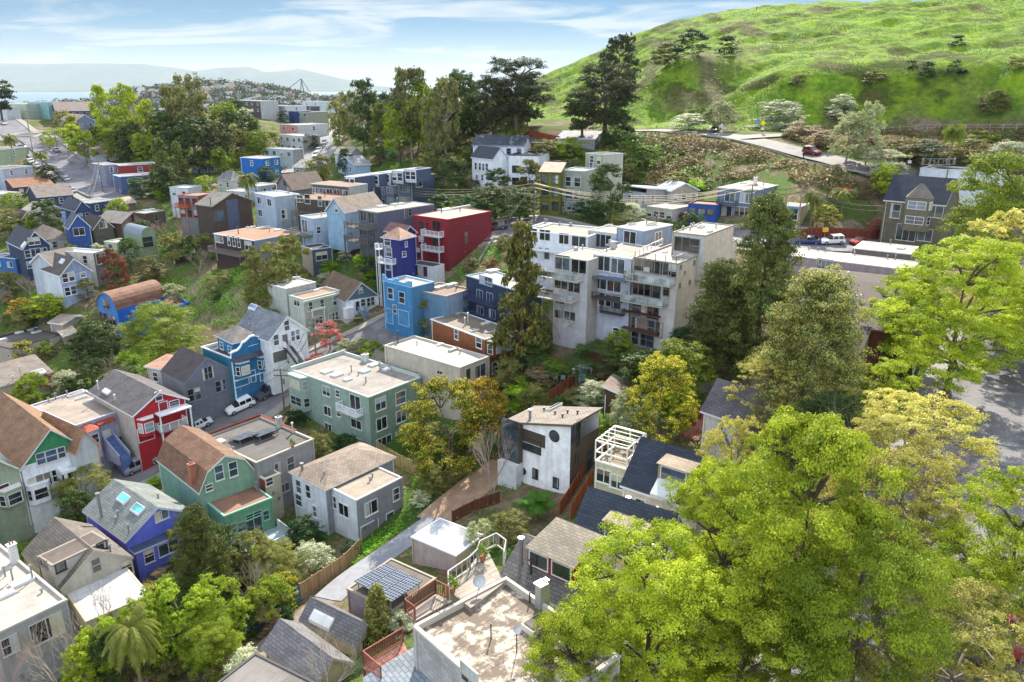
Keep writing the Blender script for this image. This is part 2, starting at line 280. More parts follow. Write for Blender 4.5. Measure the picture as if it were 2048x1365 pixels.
def ground_mat():
    m, nt, b = newmat('yard_ground'); L = nt.links; b.inputs['Roughness'].default_value = .95; b.inputs['Specular IOR Level'].default_value = .1
    c = coords(nt); n1 = N(nt, 'ShaderNodeTexNoise', i_Scale=.11, i_Detail=8, i_Roughness=.62); L.new(c, n1.inputs['Vector'])
    rp = N(nt, 'ShaderNodeValToRGB'); L.new(n1.outputs[0], rp.inputs[0]); e = rp.color_ramp.elements
    e[0].position = .32; e[0].color = (.10, .072, .045, 1); e[1].position = .66; e[1].color = (.05, .105, .018, 1)
    for p, q in ((.43, (.19, .145, .095, 1)), (.5, (.09, .10, .035, 1)), (.57, (.07, .12, .02, 1))): x = e.new(p); x.color = q
    n2 = N(nt, 'ShaderNodeTexNoise', i_Scale=2.2, i_Detail=6, i_Roughness=.7); L.new(c, n2.inputs['Vector'])
    mr = N(nt, 'ShaderNodeMapRange', i_1=.3, i_2=.7, i_3=.55, i_4=1.45); L.new(n2.outputs[0], mr.inputs[0])
    mm = N(nt, 'ShaderNodeVectorMath', operation='SCALE'); L.new(rp.outputs[0], mm.inputs[0]); L.new(mr.outputs[0], mm.inputs['Scale']); L.new(mm.outputs[0], b.inputs['Base Color'])
    bp = N(nt, 'ShaderNodeBump', i_Strength=1, i_Distance=.25); L.new(n2.outputs[0], bp.inputs['Height']); L.new(bp.outputs[0], b.inputs['Normal'])
    return m
def hill_mat():
    m, nt, b = newmat('hill_grass'); L = nt.links; b.inputs['Roughness'].default_value = .9; b.inputs['Specular IOR Level'].default_value = .1
    c = coords(nt)
    mpg = N(nt, 'ShaderNodeMapping', i_Scale=(.05, .028, .1), i_Rotation=(0, 0, .35)); L.new(c, mpg.inputs[0])
    n1 = N(nt, 'ShaderNodeTexNoise', i_Scale=1.0, i_Detail=9, i_Roughness=.6, i_Distortion=.4); L.new(mpg.outputs[0], n1.inputs['Vector'])
    rp = N(nt, 'ShaderNodeValToRGB'); L.new(n1.outputs[0], rp.inputs[0]); e = rp.color_ramp.elements
    e[0].position = .35; e[0].color = (.075, .07, .018, 1); e[1].position = .66; e[1].color = (.17, .27, .012, 1)
    for p, q in ((.42, (.055, .085, .01, 1)), (.49, (.15, .23, .012, 1)), (.57, (.075, .15, .01, 1))): x = e.new(p); x.color = q
    n2 = N(nt, 'ShaderNodeTexNoise', i_Scale=.55, i_Detail=7, i_Roughness=.7); L.new(c, n2.inputs['Vector'])
    mr = N(nt, 'ShaderNodeMapRange', i_1=.3, i_2=.7, i_3=.6, i_4=1.4); L.new(n2.outputs[0], mr.inputs[0])
    # bare earth and dry brush where the mask says so (the foot of the hill and the gullies)
    at_ = N(nt, 'ShaderNodeAttribute', attribute_name='mask'); mx = N(nt, 'ShaderNodeMix', data_type='RGBA'); L.new(at_.outputs['Fac'], mx.inputs[0]); L.new(rp.outputs[0], mx.inputs[6]); mx.inputs[7].default_value = (.115, .10, .05, 1)
    mm = N(nt, 'ShaderNodeVectorMath', operation='SCALE'); L.new(mx.outputs[2], mm.inputs[0]); L.new(mr.outputs[0], mm.inputs['Scale']); L.new(mm.outputs[0], b.inputs['Base Color'])
    bp = N(nt, 'ShaderNodeBump', i_Strength=1, i_Distance=.6); L.new(n2.outputs[0], bp.inputs['Height']); L.new(bp.outputs[0], b.inputs['Normal'])
    return m
ST = 1.25
xs = np.arange(-400, 400+ST, ST); ys = np.arange(-10, 700, ST); X, Y = np.meshgrid(xs, ys); Z = terrain(X, Y)
# hill: everything above and behind the road on the right
hill_line = [hit(*q) for q in [(1090,238),(1200,255),(1270,258),(1330,256),(1400,260),(1480,262),(1560,266),(1650,262),(1750,252),(1900,248),(2048,247)]]
hx = np.array([p[0] for p in hill_line]); hy = np.array([p[1] for p in hill_line]); o_ = np.argsort(hx); hx = hx[o_]; hy = hy[o_]
edge = np.interp(X, hx, hy); ishill = (Y > edge) & (X > hx[0]-10)
amp = np.clip((Y-edge-4)/30, 0, 1)*(X > hx[0]-10)
Xr, Yr = X*.8+Y*.35, Y*.9-X*.3
bump = (vnoise(Xr, Yr*2.3, 24, 1)-.5)*1.8+(vnoise(Xr, Yr*2.2, 9, 2)-.5)*1.9+(vnoise(X, Y*1.6, 4, 3)-.5)*.8+(vnoise(X, Y, 2.2, 4)-.5)*.4
bump = bump-1.6*np.exp(-(((X-54)*.6+(Y-300)*.25)/9)**2)*(Y < 330)
Z = Z+amp*bump
brush = np.clip((vnoise(X, Y, 22, 8)*.6+vnoise(X, Y, 9, 9)*.4-.58)*5, 0, 1)*np.clip(1.4-(Y-edge)/70, 0, 1)
for pl, wd_ in (([(1432,52),(1448,66),(1468,80),(1500,92),(1560,104),(1640,108),(1740,113),(1800,120)], 1.1), ([(1405,100),(1415,130),(1425,165),(1432,190)], 4.5), ([(1440,60),(1480,45),(1560,40)], .9)):     # worn trail and rocky spur
    tp = np.array([hit(*q)[:2] for q in pl]); dm = np.full(X.shape, 99.)
    for a_, b__ in zip(tp[:-1], tp[1:]):
        ab = b__-a_; tt = np.clip(((X-a_[0])*ab[0]+(Y-a_[1])*ab[1])/(ab@ab), 0, 1); dm = np.minimum(dm, np.hypot(X-a_[0]-tt*ab[0], Y-a_[1]-tt*ab[1]))
    brush = np.maximum(brush, np.exp(-(dm/wd_)**2))
kc = ishill[:-1, :-1]
put('hill', grid_mesh('hill', X, Y, Z, kc, hill_mat(), brush))['kind'] = 'structure'
put('ground', grid_mesh('ground', X, Y, Z, ~kc, ground_mat()))['kind'] = 'structure'
# ------------------------------------------------------------ roads, pavements, paths
def resample(pts, step=1.2):
    pts = [np.array(p[:2]) for p in pts]; out = []
    # Catmull-Rom through the points
    q = [2*pts[0]-pts[1]]+pts+[2*pts[-1]-pts[-2]]
    for i in range(1, len(q)-2):
        k = max(2, int(np.linalg.norm(q[i+1]-q[i])/step))
        for j in range(k):
            t = j/k; out.append(.5*((2*q[i])+(-q[i-1]+q[i+1])*t+(2*q[i-1]-5*q[i]+4*q[i+1]-q[i+2])*t*t+(-q[i-1]+3*q[i]-3*q[i+1]+q[i+2])*t**3))
    out.append(q[-2]); return np.array(out)
ROADS = {}
def strip(name, path, o0, o1, lift, m, thick=0, kind='structure', nx=6):
    d = np.gradient(path, axis=0); d /= np.linalg.norm(d, axis=1)[:, None]; nrm = np.stack([d[:, 1], -d[:, 0]], 1)
    off = np.linspace(o0, o1, nx); Pp = path[:, None]+nrm[:, None]*off[None, :, None]
    zz = terrain(Pp[..., 0], Pp[..., 1]); zz = np.maximum(zz.mean(1, keepdims=True)*.55+zz*.45, zz-.05)+lift if nx > 3 else zz+lift
    mb = MB()
    for i in range(len(path)-1):
        for j in range(nx-1):
            c = [(i, j), (i, j+1), (i+1, j+1), (i+1, j)]; mb.quad([(*Pp[a], zz[a]) for a in c][::-1], 0, [(off[b], i*1.2) for a, b in c][::-1])
        if thick:
            for j, s_ in ((0, 1), (nx-1, -1)):
                a, b = (i, j), (i+1, j); mb.quad([(*Pp[a], zz[a]), (*Pp[b], zz[b]), (*Pp[b], zz[b]-thick), (*Pp[a], zz[a]-thick)], 0)
    o = put(name, mb.mesh(name, m)); o['kind'] = kind; return Pp, zz
def road(pix, width, walk=1.8, m=None, name='road', wm=None):
    path = resample([hit(*p) for p in pix]); h = width/2
    strip(name, path, -h, h, .16, m or mat('asphalt', '6c6a6c'), 0)
    if walk:
        wm = wm or mat('sidewalk', '8a8680')
        strip('pavement', path, -h-walk, -h, .30, wm, .5); strip('pavement', path, h, h+walk, .30, wm, .5)
    return path
R_street = road([(-130,1110),(0,1063),(100,1013),(200,975),(280,938),(380,880),(480,827),(560,772),(620,732),(700,697),(770,672),(850,640),(900,622)], 8, 1.8)
R_right = road([(1700,1560),(1780,1365),(1860,1180),(1920,1010),(1975,850),(2010,730),(2045,640),(2120,520)], 12, 2.2, mat('asphalt', '6b696d'))
R_far = road([(-60,228),(10,246),(60,272),(105,305),(150,345),(205,385),(262,402)], 10.5, 2.5, mat('asphalt', '6f6d74'))
R_mid = road([(645,222),(652,250),(655,272),(640,300),(622,325),(600,345)], 9, 2, mat('asphalt', '7a7879'))
R_hill = road([(1205,261),(1270,263),(1330,262),(1400,267),(1480,276),(1560,295),(1640,316),(1700,331),(1760,345),(1850,356),(1990,366),(2100,372)], 5.8, 0, mat('asphalt', '646260'))
R_lot = road([(1480,276),(1540,272),(1600,270)], 6, 0, mat('asphalt', '646260'), 'parking_bay')
R_back = road([(700,475),(860,478),(985,468),(1065,443),(1200,470),(1400,474),(1560,486),(1690,494),(1800,500)], 8, 1.6, mat('asphalt', '69686c'))
al = resample([hit(*p) for p in [(655,1200),(700,1160),(760,1118),(820,1075),(870,1040)]]); strip('alley_paving', al, -1.7, 1.8, .12, mat('sidewalk', '84858b'), .1)
al2 = resample([hit(*p) for p in [(862,1045),(900,1012),(960,965),(1010,930)]]); strip('dirt_path', al2, -2.6, 2.6, .08, mat('concrete', '9a7f68'))
al3 = resample([hit(*p) for p in [(500,1330),(560,1275),(610,1235),(655,1200)]]); strip('dirt_path', al3, -1.4, 1.2, .08, mat('concrete', '84786c'))
# centre joints of the alley slabs
# ------------------------------------------------------------ buildings
FOOT = []
glassmats = [mat('glass', '23282e'), mat('glass', '2b333b'), mat('glass', '1c1f24'), mat('glass', '3a4650')]
curt = mat('wall', 'aeb4b4', .5)
curts = [curt, mat('wall', 'c3bda8', .5), mat('wall', '8a94a0', .4), mat('wall', '7a6f64', .5)]
WHITE = 'dcdfe2'
class Bld: pass
PALE = [.3]
def ring(mb, x0, z0, x1, z1, y0, y1, w, mi=0):
    mb.box(x0-w, y0, z0-w, x0, y1, z1+w, mi); mb.box(x1, y0, z0-w, x1+w, y1, z1+w, mi); mb.box(x0, y0, z0-w, x1, y1, z0, mi); mb.box(x0, y0, z1, x1, y1, z1+w, mi)
def window(b, face, s, zc, w, h, tr=WHITE, kind='window', glass=None, fw=.085, bars=None):
    """window, door or garage door standing s metres along a wall from its near corner"""
    root = b.root; mbp = MB(); mbf = MB(); x0, x1, z0, z1 = s-w/2, s+w/2, zc-h/2, zc+h/2
    mbp.box(x0, -.03, z0, x1, .02, z1); ring(mbf, x0, z0, x1, z1, -.10, .02, fw)
    bw = .045
    if bars is None: bars = 'v' if w > 1.25*h*.8 else 'h'
    if 'v' in bars:
        k = max(1, int(round(w/1.1))-1) if w > 2.3 else 1
        for i in range(k): xx = x0+(i+1)*w/(k+1); mbf.box(xx-bw, -.07, z0, xx+bw, .0, z1)
    if 'h' in bars: mbf.box(x0, -.07, zc-bw, x1, .0, zc+bw)
    if kind == 'window': mbf.box(x0-fw-.05, -.16, z0-fw-.06, x1+fw+.05, .02, z0-fw)
    g = glass or (rnd.choice(curts) if rnd.random() < .0 else rnd.choice(glassmats)); cu = glass is None and kind == 'window' and rnd.random() < .5
    for mb in (mbp, mbf):
        if face == 'L': mb.v = [(y, x, z) for x, y, z in mb.v]; mb.f = [f[::-1] for f in mb.f]
    # reversed faces need their uvs reversed too
    o = put(kind, mbp.mesh(kind, g), root)
    if cu:       # a blind or curtain behind part of the glass
        mc = MB(); t_ = rnd.random(); q_ = (x0, z0+h*rnd.uniform(.25, .7), x1, z1) if t_ < .5 else ((x0, z0, x0+w*rnd.uniform(.2, .5), z1) if t_ < .75 else (x1-w*rnd.uniform(.2, .5), z0, x1, z1))
        mc.box(q_[0], -.045, q_[1], q_[2], -.031, q_[3])
        if face == 'L': mc.v = [(y, x, z) for x, y, z in mc.v]
        put('curtain', mc.mesh('curtain', rnd.choice(curts)), o)
    put('frame', mbf.mesh('frame', mat('trim', tr)), o); return o
def onface(b, face, px, py):
    ev = np.array([math.cos(b.rz), math.sin(b.rz), 0]); eu = np.array([-ev[1], ev[0], 0]); n_ = eu if face == 'R' else ev
    r = ray(px, py); c = np.array([0, 0, CAMZ]); t = ((b.P0-c)@n_)/(r@n_); q = c+r*t-b.P0
    return float(q@(ev if face == 'R' else eu)), float(q[2]+b.h)
def inface(b, px, py, z):              # local (x, y) of a pixel at local height z
    q = at(px, py, CAMZ-(b.P0[2]-b.h+z))-b.P0; ev = np.array([math.cos(b.rz), math.sin(b.rz), 0]); eu = np.array([-ev[1], ev[0], 0]); return float(q@ev), float(q@eu)
PROF = {'gable': [(0,0),(.5,1),(1,0)], 'gambrel': [(0,0),(.17,.62),(.5,1),(.83,.62),(1,0)], 'shed': [(0,0),(1,1)], 'shedr': [(0,1),(1,0)],
        'barrel': [((1-math.cos(math.pi*i/12))/2, math.sin(math.pi*i/12)) for i in range(13)], 'salt': [(0,0),(.35,1),(1,.15)]}
def H(name, label, C, L, R, h, D=None, roof='flat', rise=2.2, axis='u', wl='b0b0b0', wr=None, rc='6d6762', rk=None, wk='siding', tr=WHITE, ov=.35, auto='', Wn=(), it=(), gc=None, cat='house', group=None, par=.28, fnd=4, dy=None, trim=True, boxes=(), clr=None):
    b = Bld(); wr = wr or wl
    if D is None:                    # height above the terrain is h
        Ds = np.arange(1.0, 60, .15); q = np.array([at(*C, d) for d in Ds]); df = q[:, 2]-terrain(q[:, 0], q[:, 1])-h
        ok = (df < 0) & (q[:, 1] > 25); i = int(np.argmax(ok)) if ok.any() else int(np.argmin(np.where(q[:, 1] < 480, df, 99))); D = Ds[i]
    P0 = at(*C, D); PL = at(*L, D); PR = at(*R, D); u = (PL-P0)[:2]; v = (PR-P0)[:2]; a, bb = np.linalg.norm(u), np.linalg.norm(v)
    au = math.atan2(u[1], u[0])-math.pi/2; av = math.atan2(v[1], v[0]); au = av+((au-av+math.pi) % (2*math.pi)-math.pi); rz = (au*a+av*bb)/(a+bb)
    ev_ = np.array([math.cos(rz), math.sin(rz), 0]); eu_ = np.array([-ev_[1], ev_[0], 0])
    def fitlen(dr, L0, px):       # the wall ends where its far corner shows in the photograph
        t = np.linspace(.6, 1.5, 46)*L0; q = P0[None]+t[:, None]*dr[None]; q = q-np.array([0, 0, CAMZ])
        yc = q[:, 1]*cs-q[:, 2]*sn; xx = 1024+F*q[:, 0]/yc; return float(t[int(np.argmin(abs(xx-px)))])
    a, bb = fitlen(eu_, a, L[0]), fitlen(ev_, bb, R[0])
    if dy: 
        if dy > 0: bb = dy
        else: a = -dy
    b.P0, b.rz, b.h, b.a, b.b, b.name = P0, rz, h, float(a), float(bb), name
    print('B %-26s D%.1f h%.1f a%.1f b%.1f skew%.0f Y%.0f' % (label[:26], D, h, a, bb, math.degrees(au-av), P0[1]))
    x1, y1 = b.b, b.a
    root = empty(name, (P0[0], P0[1], P0[2]-h), rz, label, cat, group); b.root = root
    ev = np.array([math.cos(rz), math.sin(rz)]); eu = np.array([-ev[1], ev[0]]); FOOT.append((P0[:2], ev, eu, x1, y1))
    isflat = roof in ('flat', 'none'); zt = h
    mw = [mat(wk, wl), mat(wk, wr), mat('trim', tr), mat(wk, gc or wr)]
    mb = MB(); T = .22
    # walls: R face y=0, back y=y1, L face x=0, far x=x1
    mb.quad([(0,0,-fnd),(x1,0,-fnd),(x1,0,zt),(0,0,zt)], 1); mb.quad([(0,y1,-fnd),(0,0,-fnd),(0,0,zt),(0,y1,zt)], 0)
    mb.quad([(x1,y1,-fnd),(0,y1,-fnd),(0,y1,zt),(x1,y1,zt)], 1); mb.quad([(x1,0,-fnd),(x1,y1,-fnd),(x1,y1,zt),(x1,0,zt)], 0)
    rk = rk or ('flat' if isflat else 'shingle'); mr = MB(); mt = MB()
    if isflat:
        p = par
        for q in ([(0,0),(x1,0),(x1-T,T),(T,T)], [(x1,0),(x1,y1),(x1-T,y1-T),(x1-T,T)], [(x1,y1),(0,y1),(T,y1-T),(x1-T,y1-T)], [(0,y1),(0,0),(T,T),(T,y1-T)]):
            mt.quad([(x, y, zt) for x, y in q], 0)
            (xa, ya), (xb, yb) = q[3], q[2]; mt.quad([(xa, ya, zt), (xb, yb, zt), (xb, yb, zt-p), (xa, ya, zt-p)], 0)
        mr.quad([(T,T,zt-p),(x1-T,T,zt-p),(x1-T,y1-T,zt-p),(T,y1-T,zt-p)], 0)
        if trim: # coping strip proud of the walls
            e = .06
            mt.box(-e,-e,zt-.16,x1+e,-.004,zt+.03); mt.box(-e,-.004,zt-.16,-.004,y1+e,zt+.03)
        b.rz_ = zt-p
    elif roof == 'hip':
        o = ov; k = min(x1, y1)/2; e = [(-o,-o),(x1+o,-o),(x1+o,y1+o),(-o,y1+o)]
        if x1 >= y1: r1, r2 = (k, y1/2), (x1-k, y1/2)
        else: r1, r2 = (x1/2, k), (x1/2, y1-k)
        A = [(x, y, zt-.05) for x, y in e]; r1 = (*r1, zt+rise); r2 = (*r2, zt+rise)
        if x1 >= y1: mr.quad([A[0],A[1],r2,r1]); mr.quad([A[1],A[2],r2]); mr.quad([A[2],A[3],r1,r2]); mr.quad([A[3],A[0],r1])
        else: mr.quad([A[0],A[1],r1]); mr.quad([A[1],A[2],r2,r1]); mr.quad([A[2],A[3],r2]); mr.quad([A[3],A[0],r1,r2])
        mt.box(-o,-o,zt-.2,x1+o,-o+.08,zt-.06); mt.box(-o,-o+.08,zt-.2,-o+.08,y1+o,zt-.06); b.rz_ = zt
    else:
        pr = PROF[roof]; wlen = x1 if axis == 'u' else y1; ln = y1 if axis == 'u' else x1   # 'u': ridge runs along L direction
        def pt(s, t, z): return (s, t, z) if axis == 'u' else (t, s, z)
        o = ov; th = .16
        pts = [(p*wlen, q*rise) for p, q in pr]
        # gable walls
        for t, flip in ((0, 0), (ln, 1)):
            poly = [pt(0, t, zt)]+[pt(s, t, zt+z) for s, z in pts]+[pt(wlen, t, zt)]
            q = []
            for p_ in poly:
                if not q or (Vector(p_)-Vector(q[-1])).length > 1e-4: q.append(p_)
            if len(q) > 3 and (Vector(q[0])-Vector(q[-1])).length < 1e-4: q.pop()
            mb.quad(q[::-1] if not flip else q, 3)
        # eave overhang along the first and last slope
        def ext(p, q, o):
            d = math.hypot(q[0]-p[0], q[1]-p[1]); return (p[0]-(q[0]-p[0])/d*o, p[1]-(q[1]-p[1])/d*o)
        ps = list(pts)
        if roof != 'barrel': ps[0] = ext(pts[0], pts[1], o); ps[-1] = ext(pts[-1], pts[-2], o)
        acc = 0
        for i in range(len(ps)-1):
            (s0, z0), (s1, z1_) = ps[i], ps[i+1]; dl = math.hypot(s1-s0, z1_-z0)
            q = [pt(s0, -o, zt+z0+th), pt(s1, -o, zt+z1_+th), pt(s1, ln+o, zt+z1_+th), pt(s0, ln+o, zt+z0+th)]
            uv = [(-o, acc), (-o, acc+dl), (ln+o, acc+dl), (ln+o, acc)]
            if axis == 'u': q = q[::1]
            mr.quad(q, 0, uv); acc += dl
            for t in (-o, ln+o): mt.quad([pt(s0, t, zt+z0+th+.01), pt(s1, t, zt+z1_+th+.01), pt(s1, t, zt+z1_-.12), pt(s0, t, zt+z0-.12)], 0)
            mb.quad([pt(s0, -o, zt+z0), pt(s1, -o, zt+z1_), pt(s1, ln+o, zt+z1_), pt(s0, ln+o, zt+z0)], 2)
        for (s, z) in (ps[0], ps[-1]): mt.quad([pt(s, -o, zt+z+th), pt(s, ln+o, zt+z+th), pt(s, ln+o, zt+z-.08), pt(s, -o, zt+z-.08)], 0)
        b.rz_ = zt
        b.prof = (pts, axis, wlen)
    put('wall', mb.mesh('wall', mw), root)
    if roof != 'none': b.roof = put('roof', mr.mesh('roof', mat(rk, rc)), root); put('roof_trim', mt.mesh('roof_trim', mat('trim', tr)), root)
    for q_ in ((x1*.985-.1, -.11, -1.5, x1*.985, -.01, h-.15), (-.11, y1*.97-.1, -1.5, -.01, y1*.97, h-.15)): dp = MB(); dp.box(*q_); put('downpipe', dp.mesh('downpipe', mat('trim', tr if rnd.random() < .5 else (wr or wl))), root)
    if h > 4:
        for _ in range(2): sx = rnd.uniform(.1, .9)*x1; sz = rnd.uniform(.6, 2.2); dp = MB(); dp.box(sx-.14, -.13, sz, sx+.14, -.01, sz+.42); put('meter_box', dp.mesh('meter_box', mat('metal', '85888a')), root)
    # grids of windows: 'L:3x2' rows x columns
    for g in auto.split():
        f_, rc_ = g.split(':'); kk = rc_.split('/'); r_, c_ = map(int, kk[0].split('x')); ww, hh = (float(kk[1]), float(kk[2])) if len(kk) > 1 else (1.0, 1.45)
        ln_ = x1 if f_ == 'R' else y1; fh = max(2.6, (h-.3)/r_)
        for i in range(r_):
            zc = h-1.55-i*min(fh, 2.95)
            if zc < .6: break
            for j in range(c_): window(b, f_, ln_*(j+.5)/c_+rnd.uniform(-.15, .15), zc, min(ww, ln_/c_*.8), hh, tr)
    for q in Wn:
        f_, px, py, w, hh = q[:5]; kind = q[5] if len(q) > 5 else 'window'; s, z = onface(b, f_, px, py); ln_ = x1 if f_ == 'R' else y1
        s = min(max(s, w/2+.15), max(ln_-w/2-.15, w/2+.15))
        if kind == 'garage': window(b, f_, s, z, w, hh, tr, 'garage_door', mat('siding', clr or WHITE), bars='n')
        elif kind == 'door': window(b, f_, s, z, w, hh, tr, 'door', mat('wall', clr or '5a2a24'), bars='n')
        elif kind == 'slide': window(b, f_, s, z, w, hh, tr, 'glass_door', bars='v')
        elif kind == 'dark': window(b, f_, s, z, w, hh, '3c3a3a', 'window', bars='n')
        else: window(b, f_, s, z, w, hh, tr)
    for q in it: item(b, *q)
    return b
def roofz(b, x, y):
    if not hasattr(b, 'prof'): return b.rz_
    pts, ax, wl_ = b.prof; s = x if ax == 'u' else y; return b.h+.15+float(np.interp(s, [p[0] for p in pts], [p[1] for p in pts]))
def item(b, k, px, py, *a):
    z = b.rz_
    for _ in range(4): x, y = inface(b, px, py, z); z = roofz(b, x, y)
    x = min(max(x, .3), b.b-.3); y = min(max(y, .3), b.a-.3); z = roofz(b, x, y); R_ = b.root; mb = MB()
    if k == 'sky':       # skylight w x d
        w, d = (a+(1.3, 1.0))[:2]; x0, x1, y0, y1 = x-w/2, x+w/2, y-d/2, y+d/2; f_ = [(x0,y0),(x1,y0),(x1,y1),(x0,y1)]; zz = [roofz(b, *p) for p in f_]
        for i in range(4): j = (i+1) % 4; mb.quad([(*f_[i], zz[i]-.1), (*f_[j], zz[j]-.1), (*f_[j], zz[j]+.28), (*f_[i], zz[i]+.28)])
        mb.quad([(*f_[i], zz[i]+.28) for i in range(4)]); o = put('skylight', mb.mesh('skylight', mat('trim', 'cfd3d2')), R_)
        m2 = MB(); e = .1; g_ = [(x0+e,y0+e),(x1-e,y0+e),(x1-e,y1-e),(x0+e,y1-e)]; m2.quad([(*p, roofz(b, *p)+.30) for p in g_]); put('pane', m2.mesh('pane', mat('glass', a[2] if len(a) > 2 else '9fb4b0')), o)
    elif k == 'vent':
        hh = a[0] if a else .7; mb.cyl(x, y, z-.1, z+hh, .09, 7); mb.cyl(x, y, z+hh, z+hh+.14, .2, 8, 0, .12); put('vent_pipe', mb.mesh('vent_pipe', mat('metal', a[1] if len(a) > 1 else '8c8d8f')), R_)
    elif k == 'pipe': hh = a[0]; mb.cyl(x, y, z-.1, z+hh, .045, 6); put('vent_pipe', mb.mesh('vent_pipe', mat('metal', '3a3a3c')), R_)
    elif k == 'flue':
        hh = a[0] if a else 1.6; mb.cyl(x, y, z-.1, z+hh, .17, 9); mb.cyl(x, y, z+hh-.08, z+hh+.15, .27, 9); put('flue', mb.mesh('flue', mat('metal', '8f9092')), R_)
    elif k == 'chim':
        hh = a[0] if a else 1.3; c = a[1] if len(a) > 1 else '9b9792'; mb.box(x-.35,y-.3,z-.6,x+.35,y+.3,z+hh); mb.box(x-.43,y-.38,z+hh,x+.43,y+.38,z+hh+.1); o = put('chimney', mb.mesh('chimney', mat('concrete', c)), R_)
        m2 = MB(); m2.cyl(x-.12, y, z+hh+.1, z+hh+.4, .09); m2.cyl(x+.16, y, z+hh+.1, z+hh+.32, .08); put('chimney_pot', m2.mesh('chimney_pot', mat('concrete', '8a6a58')), o)
    elif k == 'hatch':
        w, d, hh = (a+(1.2, 1.2, .5))[:3]; mb.box(x-w/2,y-d/2,z-.1,x+w/2,y+d/2,z+hh); put('roof_hatch', mb.mesh('roof_hatch', mat('concrete', 'b8b5b0')), R_)
    elif k == 'solar':   # tilted rack facing the sun
        nx, ny = a[0], a[1]; tl = (a[2] if len(a) > 2 else .35)*.5
        for i in range(nx):
            mq = MB(); X0 = x+i*1.03; ly = ny*1.65*math.cos(tl); hz_ = ny*1.65*math.sin(tl)
            mq.quad([(X0,y,z+.35+hz_),(X0+1,y,z+.35+hz_),(X0+1,y+ly,z+.35),(X0,y+ly,z+.35)], 0, [(0,0),(1,0),(1,ny*1.65),(0,ny*1.65)])
            mq.quad([(X0,y,z+.30+hz_),(X0+1,y,z+.30+hz_),(X0+1,y+ly,z+.30),(X0,y+ly,z+.30)], 0); put('solar_panel', mq.mesh('solar_panel', mat('solar', '2b3444')), R_)
        for xx in (x+.1, x+nx*1.03-.15): mb.box(xx,y+.05,z,xx+.06,y+.11,z+.3+hz_); mb.box(xx,y+ly-.1,z,xx+.06,y+ly-.04,z+.33)
        for xx in (x+.1, x+nx*1.03-.15): mb.box(xx,y+.11,z+.02,xx+.06,y+ly-.1,z+.08)
        mb.box(x+.16,y+.05,z+.02,x+nx*1.03-.15,y+.11,z+.08)
        put('panel_rack', mb.mesh('panel_rack', mat('metal', '9a9c9e')), R_)
